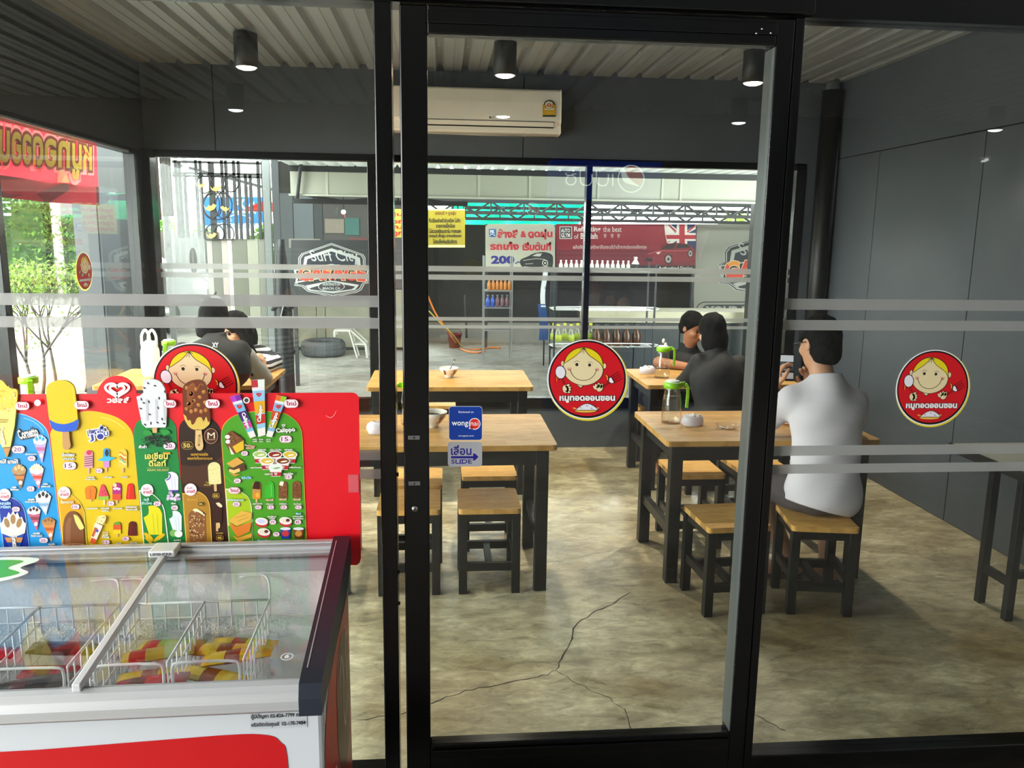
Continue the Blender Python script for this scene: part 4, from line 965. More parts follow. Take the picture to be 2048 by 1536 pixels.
bubble(A, 878, 1094, 932, 1130, '10'); T(A, 'แรปเตอร์พิงกี้', 712, 1143, 800, 1157); T(A, 'เมลอนสตอ', 826, 1143, 892, 1157); T(A, 'แตงโม', 832, 1162, 888, 1176); T(A, 'สตาร์เมโลดี้', 922, 1143, 998, 1157); T(A, 'มินิไอซ์โคล่า', 1025, 1130, 1118, 1146); T(A, 'กลิ่นสตรอเบอร์รี', 1025, 1150, 1120, 1166)
p.poly([A(780, 1265), A(842, 1290), A(775, 1440), A(738, 1425)], '#e9dcd0'); p.poly([A(752, 1385), A(790, 1400), A(775, 1440), A(738, 1425)], '#d8542a'); p.poly([A(778, 1300), A(800, 1310), A(770, 1380), A(752, 1372)], '#c05a2a'); p.oval(*A(798, 1330), 2.5, 3, '#4a5ab0')
random.seed(5); p.poly(pts(A, [(790, 1270), (800, 1220), (850, 1205), (870, 1225), (850, 1280)], 3), '#ead9a0')
for k in range(16): p.oval(*A(random.uniform(800, 862), random.uniform(1215, 1275)), .9, .9, '#5a3a2a' if k % 2 else '#c9a04a', n=6, up=k == 0)
X, Y_, w, h = pop(A, 955, 1310, 62, 95, '#d9542a', c2='#e8c81a', sl=.25); p.oval(X, Y_-h*.38, w*.42, h*.13, '#5a9a3a')
pop(A, 1078, 1315, 68, 118, '#5a1712', stick=False, taper=.1); q = A(1078, 1315); p.line([(q[0]-3, q[1]-11), (q[0]-4, q[1]+12)], 1.2, '#7a2a1c')
T(A, 'โคนดู้', 838, 1340, 880, 1352); T(A, 'สปอตี้', 838, 1358, 882, 1372); T(A, 'คาราเมล', 835, 1378, 890, 1391); bubble(A, 838, 1408, 896, 1440, '15'); bubble(A, 998, 1380, 1052, 1412, '5'); T(A, 'สมูทตี้', 945, 1425, 988, 1439); T(A, 'กลิ่นโคล่า', 1058, 1420, 1116, 1434)
# --- green panel
p.poly(pts(A, [(1165, 545), (1180, 520), (1220, 525), (1240, 560), (1190, 575)], 4), '#2c8f3a'); p.poly(pts(A, [(1300, 520), (1360, 515), (1385, 545), (1330, 565)], 4), '#2c8f3a')
random.seed(8)
for k in range(150):
    a = random.uniform(0, 2*pi); r = random.random()**.5; p.oval(*A(1275+118*r*cos(a), 605+48*r*sin(a)), 2.3, .9, random.choice(('#1a1a1a', '#2a2a2c', '#454548', '#0e0e0f')), random.uniform(-1, 1), 6, up=k % 50 == 0)
T(A, 'ถั่วดำ', 1132, 640, 1196, 666); bubble(A, 1330, 620, 1425, 676, '20')
T(A, 'เอเชียน', 1180, 700, 1365, 755, '#ecd96a', '#0f5a2a', .03, .03); p.rect(*A(1325, 700), *A(1385, 715), '#d9a92f'); T(A, 'ดีไลท์', 1212, 758, 1352, 812, '#ecd96a', '#0f5a2a', .03, .03)
p.line([A(1195, 824), A(1375, 820)], .5, '#9fc07a'); T(A, 'ASIAN DELIGHT', 1198, 832, 1375, 850, '#d9cf7a', '#15803a', .01, .01)
def bitten(x0, y0, x1, y1, c, sh):
    p.l = BASE
    L = [(x0+.25*(x1-x0), y0+.02*(y1-y0)), (x0+.55*(x1-x0), y0), (x0+.85*(x1-x0), y0+.1*(y1-y0)), (x1, y0+.28*(y1-y0))]
    P = pts(A, L)+[A(x1, y1), A(x0+.3*(x1-x0), y1), A(x0, y0+.42*(y1-y0))]+pts(A, [(x0+.02*(x1-x0), y0+.40*(y1-y0)), (x0+.25*(x1-x0), y0+.3*(y1-y0)), (x0+.28*(x1-x0), y0+.12*(y1-y0))], 3)
    p.poly(P, c)
    for t in (.5, .72): p.line([A(x0+t*(x1-x0), y0+.3*(y1-y0)), A(x0+(t+.08)*(x1-x0), y1-.06*(y1-y0))], 1.2, sh, up=t == .5)
bitten(1340, 858, 1448, 1010, '#e3e1ee', '#c9c5dc'); p.rect(*A(1375, 1005), *A(1448, 1022), '#4a2a8a'); p.line(pts(A, [(1372, 870), (1385, 890), (1372, 915), (1350, 925)], 4), 2.4, '#6a4aa0')
for k in range(12): p.oval(*A(1340+random.uniform(0, 115), 1035+random.uniform(-12, 45)), 4.2, 3, random.choice(('#b79ac4', '#d3bcd8', '#9a7ab0', '#e2d3e4')), random.uniform(0, 3), 10)
T(A, 'เผือก', 1392, 1103, 1430, 1117); bubble(A, 1392, 1128, 1446, 1164, '20'); seller(A, 1198, 1005, 12.4); T(A, 'กะทิ', 1172, 1068, 1214, 1092, '#bff2ea', '#1a6a3a'); T(A, 'ข้าวโพด', 1155, 1096, 1238, 1120, '#bff2ea', '#1a6a3a'); bubble(A, 1250, 1096, 1308, 1132, '20')
bitten(1168, 1130, 1318, 1365, '#dcd21e', '#c3b812')
for a in (((1168, 1352), (1195, 1350), (1245, 1395), (1225, 1425), (1190, 1395)), ((1240, 1420), (1270, 1385), (1320, 1355), (1340, 1368), (1290, 1410)), ((1170, 1385), (1200, 1400), (1240, 1430), (1222, 1440))): p.poly(pts(A, a, 4), '#e0b51c')
p.poly([A(1240, 1440), A(1275, 1405), A(1348, 1402), A(1300, 1405)], '#8fae3a')
bitten(1375, 1172, 1475, 1330, '#dfe8ea', '#c3d0d4'); p.oval(*A(1412, 1352), 8, 7, '#7fae5a'); p.oval(*A(1450, 1358), 8, 7, '#e6efe2'); T(A, 'มะพร้าว', 1412, 1400, 1470, 1415); T(A, 'น้ำหอม', 1418, 1422, 1470, 1437)
# --- brown panel
bubble(B, 20, 585, 108, 640, '50', True)
c = B(245, 540); p.oval(*c, 14, 15.5, '#c9a27a'); p.oval(*c, 13, 14.5, '#4a2014'); T(B, 'M', 218, 512, 274, 558, '#f6e8c8', '#4a2014', .0, .0); p.text('MAGNUM', *B(215, 560), *B(276, 570), '#e9c9a0', .0, arc=-.2)
T(B, 'แมคคาเดเมีย', 92, 666, 222, 690, '#d9a83a', '#2c1a12', .02, .0); T(B, 'ซอลท์เต็ดคาราเมล', 65, 697, 256, 720, '#d9a83a', '#2c1a12', .02, .0)
X, Y_, w, h = pop(B, 270, 825, 96, 170, '#e6dc9a', rot=-.06, sl=.3); random.seed(2)
for k in range(18): p.oval(X+random.uniform(-.4, .4)*w, Y_+random.uniform(-.4, .4)*h, 1.2, .8, random.choice(('#c9b760', '#f2ebc0')), random.uniform(0, 3), 6, up=k == 0)
bubble(B, 256, 980, 310, 1014, '50', True); T(B, 'ไวท์', 205, 888, 232, 902, '#d9b84a', '#2c1a12', .02, 0); T(B, 'อัลมอนด์', 192, 906, 245, 920, '#d9b84a', '#2c1a12', .02, 0)
seller(B, 88, 950, 12.2); T(B, 'อัลมอนด์', 62, 1018, 142, 1034, '#e2b650', '#8a5a1a', .02, 0); bubble(B, 144, 1044, 192, 1076, '40', True)
X, Y_, w, h = pop(B, 138, 1225, 128, 250, '#8a5a34', rot=-.05, sl=.06)
for k in range(70): p.oval(X+random.uniform(-.44, .44)*w, Y_+random.uniform(-.42, .46)*h, random.uniform(1, 2.2), random.uniform(.8, 1.5), random.choice(('#d9b078', '#c08a50', '#6a3a1e', '#e6c898', '#5a2e18')), random.uniform(0, 3), 7, up=k % 20 == 0)
p.poly(pts(B, [(100, 1110), (130, 1095), (185, 1130), (195, 1150), (150, 1125)], 4), '#f0e2b8'); p.line([B(182, 1130), B(205, 1142)], 1.2, '#3a2012')
X, Y_, w, h = pop(B, 290, 1130, 78, 150, '#3a1e14', sl=.42); p.poly(pts(B, [(280, 1055), (305, 1050), (330, 1075), (318, 1088), (295, 1075)], 4), '#e6d6b0'); p.oval(*B(305, 1225), 2.2, 6, '#e0b878'); T(B, 'คลาสสิก', 284, 1278, 336, 1290, '#d9b84a', '#2c1a12', .02, 0); bubble(B, 286, 1302, 340, 1336, '40', True)
# --- right green panel
T(B, 'Calippo', 742, 475, 888, 520, '#f4f4ee', '#4a5a3a', .03, .08, rot=-.08, shear=-.15); bubble(B, 768, 538, 862, 590, '15'); heart(p, *B(800, 458), 7, 6, '#f0f0e8', .7)
for i, x in enumerate((565, 612, 668)): T(B, ('คาลิปโป', 'โคล่า', 'เรนโบว์')[i], x, 560, x+32, 570); T(B, ('เบอร์รี', 'เลม่อน', 'ไลม์')[i], x, 575, x+32, 585)
p.poly([B(355, 530), B(400, 497), B(490, 560), B(498, 640), B(410, 680), B(380, 640), B(355, 595)], '#7a4a2a'); p.poly([B(410, 620), B(495, 570), B(498, 640), B(440, 670)], '#e0b52c'); p.poly([B(382, 612), B(425, 680), B(400, 678)], '#f0e8d0'); p.oval(*B(372, 545), 5, 4, '#f3efe6'); p.oval(*B(376, 582), 5, 4, '#f3efe6')
for k in range(20): p.oval(*B(random.uniform(385, 485), random.uniform(515, 590)), 1.3, 1, random.choice(('#4a2a14', '#b0804a')), 0, 6, up=k == 0)
bubble(B, 476, 656, 526, 690, '30'); T(B, 'ช็อกโกแลต', 502, 606, 582, 620, '#ffd0c0', '#a02a1a', .02, .05, rot=.12); T(B, 'เพิสโต้', 512, 622, 575, 638, '#ffd0c0', '#a02a1a', .02, .05)
p.poly([B(362, 750), B(445, 702), B(498, 740), B(415, 782)], '#d9a24a'); p.poly([B(375, 780), B(415, 782), B(500, 750), B(512, 795), B(420, 828), B(380, 812)], '#5a3422'); p.poly([B(385, 790), B(420, 800), B(462, 785), B(468, 810), B(420, 828), B(382, 812)], '#e6c878'); p.poly([B(390, 822), B(425, 850), B(470, 832), B(420, 828)], '#c98f3a')
bubble(B, 420, 866, 472, 900, '20'); T(B, 'แซนวิช', 478, 848, 552, 868, '#a8e2ff', '#1a5a9a', .03, .06)
for i, (x, y, c) in enumerate(((620, 680, '#a9c46a'), (735, 680, '#8a2a1c'), (850, 680, '#d9b62a'), (675, 728, '#d9b84a'), (797, 728, '#7a3a1a'), (742, 778, '#e2e8e0'))):
    P = [B(x-50, y), B(x+50, y), B(x+36, y+68), B(x-36, y+68)]; p.poly(P, '#e6dcd6'); p.poly([B(x-43, y+36), B(x+43, y+36), B(x+37, y+64), B(x-37, y+64)], '#b5202a'); heart(p, *B(x, y+48), 6, 4.5, '#f2e2e2', .7)
    p.oval(*B(x, y), 14.6, 7.2, '#eef0ea'); p.oval(*B(x, y), 12.6, 5.6, c); p.oval(B(x, y)[0]+2, B(x, y)[1]+1, 7, 1.6, '#f0ead8' if i not in (5,) else '#7fae6a', -.15)
for t, x, y in (('รสเชาเชา', 605, 636), ('รสมะ ไวไวส้ม', 698, 634), ('รสกาแฟซา', 810, 634), ('รสชอกโกแลตตัน', 550, 770), ('รสช็อกโกแลต', 846, 768), ('รสกะทิ', 658, 820)): T(B, t, x, y, x+88 if len(t) > 9 else x+62, y+13)
T(B, 'วอลล์คัพ', 800, 815, 876, 834); bubble(B, 808, 838, 864, 870, '15')
pop(B, 592, 955, 62, 135, '#c98a4a', sl=.2, c2='#d98a2a'); p.poly(pts(B, [(560, 945), (575, 895), (600, 888), (618, 905), (620, 950)], 4), '#3a2016'); p.oval(*B(600, 992), 4, 5, '#e2b03a')
X, Y_, w, h = pop(B, 692, 950, 72, 130, '#3ab02c', sl=.0, stick=False, taper=.05, bite=(-.35, -.35, '#4b9a22')); p.line([(X+w*.15, Y_-h*.3), (X+w*.2, Y_+h*.4)], 1.4, '#7fd060')
for x in (795, 900):
    X, Y_, w, h = pop(B, x, 950, 68, 130, '#7a4a2c', stick=False)
    for k in range(26): p.oval(X+random.uniform(-.42, .42)*w, Y_+random.uniform(-.42, .45)*h, 1.2, .9, random.choice(('#4a2814', '#b07a44', '#94602e')), random.uniform(0, 3), 6, up=k == 0)
p.poly(pts(B, [(765, 915), (775, 890), (800, 892), (792, 925)], 4), '#efe6d2')
for i, x in enumerate((600, 696, 796, 908)): T(B, ('วอลล์ ไอวิฟเฟิล', 'กลิ่นมะนาว', 'วานิลลา', 'ช็อกโกแลต')[i], x-40+(i > 0)*10, 1052, x+36-(i > 0)*8, 1065); bubble(B, x-20, 1072, x+30, 1100, ('10', '15', '15', '15')[i])
for x, y in ((695, 1028), (796, 1024), (904, 1024)): T(B, 'เพิสเอซี', x-30, y-8, x+26, y+8, '#ffd8c8', '#b0402a', .02, .05)
bubble(B, 692, 1182, 742, 1216, '39'); bubble(B, 884, 1182, 934, 1216, '45'); bubble(B, 720, 1276, 768, 1308, '79')
for x, y in ((632, 1195), (815, 1190), (650, 1275)):
    p.oval(*B(x, y+12), 12.5, 8.5, '#c2303a', .1); p.oval(*B(x, y-2), 12.5, 7.5, '#f0e6e0', .1); p.oval(*B(x-4, y-4), 8, 4.4, '#cfd0ea' if x < 640 else '#e8dcc8', .1)
    if x > 640: p.oval(*B(x+18, y-6), 4, 3.2, '#5a2e1a')
for x, c, c2 in ((815, '#1c3aa0', '#c9343a'), (915, '#6a3418', '#c98a3a')):
    p.poly([B(x-40, 1248), B(x+40, 1248), B(x+30, 1325), B(x-30, 1325)], c); p.oval(*B(x, 1248), 10.6, 3, '#dfe0e6'); p.oval(*B(x, 1285), 7, 6, c2)
T(B, '3in1', 600, 1330, 642, 1346, '#bfe6ff', '#1a6ab0', .03, .06); T(B, '4in1', 892, 1124, 932, 1140, '#bfe6ff', '#1a6ab0', .03, .06); T(B, 'เลิฟช็อกโก', 648, 1330, 706, 1344); T(B, 'คลาสสิกเนย', 680, 1148, 745, 1160); T(B, 'วานิลลา', 690, 1162, 735, 1174); T(B, 'วานิลลาคัพ', 870, 1146, 952, 1158); T(B, 'ดับเบิ้ลช็อก', 872, 1162, 952, 1174)
T(B, 'คุกกี้ แอนด์ ครีม', 780, 1334, 858, 1347); T(B, 'ช็อกโก แอนด์ นัท', 874, 1334, 964, 1347)
new_tag(B, 378, 930, 470, 978); T(B, 'ชาไทยและนม', 374, 1014, 496, 1034, '#e6fff4', '#2a8a6a', .02, .06); bubble(B, 410, 1044, 466, 1080, '20')
p.poly([B(385, 1180), B(480, 1110), B(558, 1130), B(552, 1180), B(440, 1230), B(392, 1195)], '#e0b04a'); p.poly([B(390, 1205), B(440, 1235), B(556, 1195), B(540, 1270), B(448, 1315), B(395, 1235)], '#d97a2a'); p.poly([B(412, 1300), B(450, 1318), B(556, 1285), B(556, 1315), B(452, 1350)], '#e2a23a'); p.line([B(430, 1165), B(520, 1140)], 1, '#b8862a'); p.line([B(450, 1190), B(530, 1160)], 1, '#b8862a')
# --- brand crest and round grommets
c = A(957, 190); heart(p, c[0], c[1], 47, 30, '#f6e8e6', 5.0)
T(A, 'วอลล์', 875, 254, 1055, 302, '#f6e8e6', RED, .045, .0)
p.build('board_print', print_mat('board_print', .32), bd)
# proud cut-outs: each is its own slab in front of the panel
def cut(px, c, nm):
    P = [fb(x, y, .0062) for x, y in px]; return MB().prism(P, (0, .0062, 0)).build(nm, mat('cutout_'+c[1:], c, .3), bd)
def deco(par, fn): q = Print(lambda x, y, d: fb(x, y, .0064+d), .0001); fn(q); q.build('cutout_print', print_mat('board_print'), par)
# giant cone, left edge
o = cut(pts(A, [(-120, 330), (-110, 200), (-40, 130), (30, 120), (70, 160), (110, 185), (158, 205), (150, 330)], 4)+[A(135, 480), A(105, 640), A(100, 665), A(75, 740), A(50, 680), A(-20, 560), A(-95, 420)], '#e2c542', 'cone_cutout')
def dc(q):
    random.seed(21)
    q.poly([A(150, 330), A(135, 480), A(100, 660), A(40, 665), A(-10, 560), A(-80, 400)], '#e8d873'); q.poly([A(42, 660), A(102, 660), A(75, 740), A(62, 720)], '#c08444'); q.line([A(40, 662), A(104, 656)], 1.4, '#3a2414')
    for k in range(46): q.oval(*A(random.uniform(-90, 150), random.uniform(150, 370)), random.uniform(1.2, 3), random.uniform(1, 2.2), random.choice(('#f1e6a8', '#d3ac2a', '#efe4b8', '#e6cf5a')), random.uniform(0, 3), 8, up=k % 15 == 0)
    q.text('MANGO', *A(-8, 428), *A(86, 442), '#a06a2a', .01); q.text('TANGO', *A(4, 446), *A(80, 459), '#a06a2a', .01)
    q.text('Cornetto', *A(-35, 545), *A(115, 590), '#f2ecd0', .03, rot=1.35, outline='#c9b44a', ow=.05)
deco(o, dc)
# plain yellow pop with a blue dipped foot
o = cut(pts(A, [(400, 330), (388, 200), (410, 150), (470, 122), (540, 120), (590, 145), (620, 200), (640, 400), (648, 470), (630, 515), (570, 532), (480, 528), (430, 500), (412, 430)], 4, ), '#dfbe10', 'pop_cutout')
deco(o, lambda q: (q.poly(pts(A, [(412, 432), (470, 462), (540, 470), (610, 450), (646, 430), (648, 470), (630, 515), (570, 532), (480, 528), (430, 500)], 4), '#1b56c4'), q.line(pts(A, [(600, 180), (615, 260), (628, 360)]), 1.3, '#efd84a')))
p2 = cut([A(518, 530), A(572, 530), A(578, 600)]+pts(A, [(580, 610), (585, 650), (560, 676), (530, 672), (520, 640)], 3)+[A(520, 600)], '#c0905a', 'pop_stick')
# black bean pop
o = cut([A(1115, 250), A(1140, 245), A(1172, 215), A(1165, 190), A(1168, 140)]+pts(A, [(1175, 118), (1230, 108), (1290, 120), (1330, 160), (1350, 220), (1358, 330), (1355, 480)], 4)+[A(1345, 498), A(1190, 500), A(1160, 470), A(1130, 330)], '#dcdde2', 'pop_cutout')
def db(q):
    random.seed(7)
    for x in (1190, 1265, 1330): q.poly([A(x, 270), A(x+18, 268), A(x+22, 440), A(x+4, 445)], '#c4c6ce', up=x == 1190)
    for x, y, r in ((1180, 180, .4), (1265, 162, .2), (1215, 290, 1.2), (1298, 262, 1.4), (1222, 392, .3), (1322, 430, 1.3), (1232, 464, 1.5), (1285, 458, .5), (1338, 466, .2), (1155, 270, 1.2), (1175, 300, .3), (1210, 142, .6), (1345, 210, 1.2), (1290, 340, 1.2), (1150, 345, .4), (1185, 475, .6)): q.oval(*A(x, y), 3.2, 1.5, '#26262a', r, 8, up=False)
deco(o, db)
cut([A(1242, 498), A(1280, 498), A(1280, 540), A(1245, 542)], '#d6a876', 'pop_stick')
# nut and chocolate pop
o = cut(pts(B, [(35, 370), (28, 200), (50, 140), (110, 110), (170, 112), (212, 150), (222, 230), (240, 400)], 4)+[B(238, 430)]+pts(B, [(232, 450), (190, 485), (130, 492), (80, 470), (48, 420)], 4), '#d9b85a', 'pop_cutout')
def dm(q):
    random.seed(12)
    q.poly(pts(B, [(35, 370), (28, 200), (50, 140), (110, 110), (170, 112), (212, 150), (222, 230), (240, 400), (225, 430), (210, 390), (190, 425), (172, 395), (140, 400), (120, 440), (100, 450), (88, 415), (70, 420), (55, 385)], 4), '#6a3216')
    q.poly(pts(B, [(60, 200), (80, 150), (115, 128), (120, 180), (110, 300), (70, 340)], 4), '#8a4a22')
    for x, y in ((60, 170), (95, 215), (130, 180), (160, 240), (75, 290), (115, 265), (150, 300), (190, 200), (200, 280), (170, 350), (95, 350), (130, 340), (60, 330), (205, 340)): q.oval(*B(x, y), 4.3, 3.6, '#b27438', random.uniform(0, 3), 10, up=False); 
    q.up()
    for x, y in ((60, 170), (95, 215), (130, 180), (160, 240), (75, 290), (115, 265), (150, 300), (190, 200), (200, 280), (170, 350), (95, 350), (130, 340)): q.oval(B(x, y)[0]-1, B(x, y)[1]-1.2, 1.6, 1.2, '#dda566', 0, 6, up=False)
    q.line(pts(B, [(70, 165), (110, 140), (140, 175), (165, 140), (190, 155)]), 1.6, '#a8622e')
deco(o, dm)
o = cut([B(128, 488), B(172, 488), B(188, 610)]+pts(B, [(188, 612), (180, 640), (155, 650), (135, 635), (124, 610)], 3), '#dcb880', 'pop_stick'); deco(o, lambda q: q.text('MAGNUM', *B(112, 560), *B(198, 582), '#a07a4a', .01, rot=-1.5))
# three tubes
def tube_cut(L, caps, bands, txt, rot):
    o = cut([B(*q) for q in L], bands[0], 'tube_cutout'); (a, b, c_, d) = L
    def lerp(t): return ((a[0]+(d[0]-a[0])*t, a[1]+(d[1]-a[1])*t), (b[0]+(c_[0]-b[0])*t, b[1]+(c_[1]-b[1])*t))
    def dd(q):
        for t0, t1, col in ((0, .13, caps[0]), (.13, .19, '#e3dfe6'), (.38, .6, bands[1]), (.62, .78, bands[2]), (.86, 1, '#e8e2dc')):
            l0, r0 = lerp(t0); l1, r1 = lerp(t1); q.poly([B(*l0), B(*r0), B(*r1), B(*l1)], col, up=t0 == 0)
        l0, r0 = lerp(.0); l1, r1 = lerp(.13); m0 = ((l0[0]+r0[0])/2, (l0[1]+r0[1])/2); m1 = ((l1[0]+r1[0])/2, (l1[1]+r1[1])/2); q.poly([B(*m0), B(*r0), B(*r1), B(*m1)], caps[1])
        l, r = lerp(.26); heart(q, *B((l[0]+r[0])/2, (l[1]+r[1])/2), 9, 7, '#d8323c', 1.6)
        l, r = lerp(.60); cx, cy = B((l[0]+r[0])/2, (l[1]+r[1])/2); q.text('Calippo', cx-17, cy-5, cx+17, cy+5, '#f4f4f4', .04, rot=rot, outline='#2a2030', ow=.06)
    deco(o, dd)
tube_cut(((390, 240), (465, 220), (590, 540), (545, 555)), ('#b03ac0', '#7a2a9a'), ('#7ab6dc', '#4a1e78', '#d83aa0'), 0, 1.2)
tube_cut(((552, 112), (655, 106), (662, 530), (608, 545)), ('#b8323a', '#dfe6e0'), ('#8fc0e0', '#e2a41c', '#c8301c'), 0, -1.5)
tube_cut(((748, 222), (825, 240), (712, 548), (668, 540)), ('#e2692a', '#9ac02e'), ('#7fb0d8', '#c94a22', '#c9b81c'), 0, -1.2)
tg = Print(lambda x, y, d: fb(x, y, .0085+d), .0001); p = tg
for f, *q in ((A, 142, 292, 256, 354), (A, 618, 284, 734, 348), (A, 1336, 276, 1436, 336), (B, 205, 258, 314, 322), (B, 805, 258, 914, 320)):
    p = Print(tg.fn, .0001); new_tag(f, *q); p.build('new_tag', print_mat('board_print'), bd)
for c in (A(323, 298), B(519, 264)):
    p = Print(tg.fn, .0001); p.oval(*c, 6.6, 6.4, '#e6dfe2'); p.oval(*c, 4.2, 4.2, '#f4f6f2' if c[0] < 200 else '#3a3a38'); p.build('grommet', print_mat('board_print'), bd)
p = Print(tg.fn, .0001); p.line(pts(B, [(1125, 380), (1160, 396), (1190, 375), (1203, 345)]), .9, '#f0a8ac'); p.build('crescent_cut', print_mat('board_print'), bd)
p = Print(tg.fn, .0001); p.text('ลด ลด รวย รวย ขายไอศกรีม แล้วปังทุกวัน ดูรายละเอียดได้ที่ร้านค้า', *A(60, 1490), *A(715, 1522), '#f7dfe0', .03); p.build('bottom_caption', print_mat('board_print'), bd)
clr = MB().box(*sorted((fb(697, 948, 0)[0], fb(717, 948, 0)[0])), BY-.008, BY+.001, fb(700, 983, 0)[2], fb(700, 948, 0)[2]).build('clear_clip', glass('clip_plastic', (.95, .9, .92), veil=.3, veilcol=(.9, .6, .7)), bd)
q = fb(556, 1090, 0); MB().box(q[0]-.016, q[0]+.016, BY-.012, BY-.005, q[2]-.006, q[2]+.004).build('board_clip', mat('white_plastic', '#dcdcdc'), bd)
# ================================================================ the car wash behind the back window
M_dark = mat('dark_steel', '#26282a', .5); M_darkwall = mat('soot_grey_wall', '#282723', .8, noise=.2, nscale=2)
M_print = print_mat('print_matt', .55)
def aX(x, Y, y=600): return float(aty(x, y, Y)[0])
def aZ(y, Y, x=1000): return float(aty(x, y, Y)[2])
def at_box(mb, x0, x1, y0, y1, Y, d, c=None):
    a = aty(x0, y1, Y); b = aty(x1, y0, Y); return mb.box(min(a[0], b[0]), max(a[0], b[0]), Y, Y+d, min(a[2], b[2]), max(a[2], b[2]), c)
RX0, RX1 = aX(578, 8.7, 370), 7.0
# roof over the wash bay and the pale sheet over the passage
M_skylight = mat('milky_roof_sheet', '#b9bcb7', .5, trans=.10)
zb = aZ(339, 8.7); zf0, zf1 = aZ(395, 8.7), aZ(351, 8.7)
tri = ((0, 0), (.05, 0), (.095, 1), (.14, 0), (.19, 0))
r = struct(corrugated('roof_passage', RX0, RX1, 6.56, 9.0, zb+.003, pitch=.145, depth=.055, m=M_skylight, prof=tri))
struct(corrugated('roof_wash_bay', RX0, RX1, 9.0, 13.6, zb+.55, pitch=.235, depth=.06, m=M_dark, prof=tri, slope=.03))
struct(MB().box(RX0, RX1, 8.7, 8.82, zf1, zb).build('beam_wash_bay', M_dark))
fa = struct(MB().box(RX0+.02, RX1, 8.72, 8.74, zf0, zf1).build('trim_1', mat('cream_sheet', '#b2b3a6', .5)))
sx = [RX0+.01]+[aX(x, 8.7, 370) for x in (654, 958, 1060, 1197, 1325, 1362, 1520)]+[RX1]
for a, b in zip(sx[:-1], sx[1:]): MB().box(a+.004, b-.004, 8.70, 8.72, zf0+.004, zf1).build('fascia_panel', mat('cream_sheet', '#c9cbbd'), fa, bevel=.002)
for x in sx[1:-1]: MB().box(x-.012, x+.012, 8.69, 8.72, zf0, zf1).build('fascia_batten', mat('cream_batten', '#c2c3b6', .5), fa)
MB().box(RX0, RX1, 8.66, 8.76, zf0-.02, zf0).build('fascia_edge', mat('cream_batten', '#d9dacd'), fa)
struct(MB().box(7.2, 7.35, 6.56, 13.6, 0, 3.3).build('wall_wash_light_block', M_darkwall))  # unseen wall, added to cut daylight entering the bay from the right
# roof trusses
def truss(Y, x0, x1, z0, z1, step, label, t=.045):
    o = thing('roof_truss', label, 'roof truss', (x0, Y, z0), 'steel roof trusses')
    for z in (z0, z1): MB().bar((x0, Y, z), (x1, Y, z), t, t).build('chord', M_dark, o)
    n = int((x1-x0)/step); x = x0
    for i in range(n):
        a, b = (z0, z1) if i % 2 else (z1, z0)
        MB().bar((x, Y, a), (x+step, Y, b), t*.6, t*.6).build('web_bar', M_dark, o)
        if i % 2 == 0: MB().bar((x, Y, z0), (x, Y, z1), t*.5, t*.5).build('web_bar', M_dark, o)
        x += step
truss(8.95, RX0, aX(935, 8.9), aZ(409, 8.95), zf0+.02, .55, 'steel truss right under the pale fascia, over the stacked tyre side', .05)
truss(11.0, aX(850, 11), 7.2, aZ(426, 11), aZ(403, 11), .22, 'nearer thin lattice truss crossing in front of the green net')
truss(12.4, aX(930, 12.4), 8.0, aZ(438, 12.4), aZ(416, 12.4), .26, 'farther thin lattice truss just above the red banner')
# rear wall, its pale foot, and the dark left partition
rx0, rx1 = aX(845, 13.4), 8.6
rw = struct(MB().box(rx0, rx1, 13.45, 13.6, 0, aZ(450, 13.45)).build('wall_wash_rear', M_darkwall))
struct(MB().box(rx0, rx1, 13.3, 13.45, 0, aZ(646, 13.3)).build('wall_wash_foot', mat('grey_render', '#8d8b84', .8, noise=.15, nscale=3)))
px0 = aX(566, 12.3)
pt = struct(MB().box(px0, rx0, 12.32, 12.45, 0, 2.75).build('wall_wash_left', M_darkwall))
for a, b, c in ((566, 592, '#4a4f52'), (592, 632, '#5a6266'), (632, 650, '#33383a'), (650, 742, '#3f3e3b'), (742, 848, '#3a3936')):
    MB().box(aX(a, 12.3)+.005, aX(b, 12.3)-.005, 12.30, 12.32, .93, 2.3).build('wall_sheet', mat('sheet_'+c[1:], c, .6), pt); MB().box(aX(a, 12.3)+.005, aX(b, 12.3)-.005, 12.29, 12.32, .05, .92).build('dado_sheet', mat('olive_render', '#7d7b69', .8, noise=.15, nscale=3), pt)
struct(MB().box(px0-.1, px0, 12.3, 13.6, 0, 2.9).build('pillar_wash_left', mat('sheet_4a4f52', '#4a4f52')))
for (x0, x1, y0, y1, c, nm, lb) in ((650, 688, 438, 466, '#7d7468', 'notice_board', 'brown notice board on the dark partition of the wash bay'), (690, 718, 436, 470, '#2f5f58', 'notice_board', 'teal notice board with a red mark on the dark partition'), (700, 738, 476, 530, '#5f2a2a', 'notice_board', 'dark red notice board behind the left garage emblem'), (578, 640, 478, 496, '#8c8880', 'notice_board', 'long pale name board on the dark partition')):
    m = MB(); at_box(m, x0, x1, y0, y1, 12.275, .02); tag(m.build(nm, mat('board_'+c[1:], c, .6)), lb, 'notice board')
q = aty(687, 424, 11.0); t = thing('light_bulb', 'white ball lamp hanging in the dark wash bay', 'lamp', tuple(q))
MB().ball(q, .032).build('globe', mat('opal_globe', '#f1ece6', .3, emit=.6), t); MB().cyl((q[0], q[1], q[2]+.03), (q[0], q[1], 3.08), .008, n=6).build('lamp_cord', M_dark, t); MB().bar((q[0]+.01, q[1], q[2]-.03), (q[0]+.02, q[1], q[2]-.075), .012).build('pull_tag', mat('red_tag', '#a03038', .5), t)
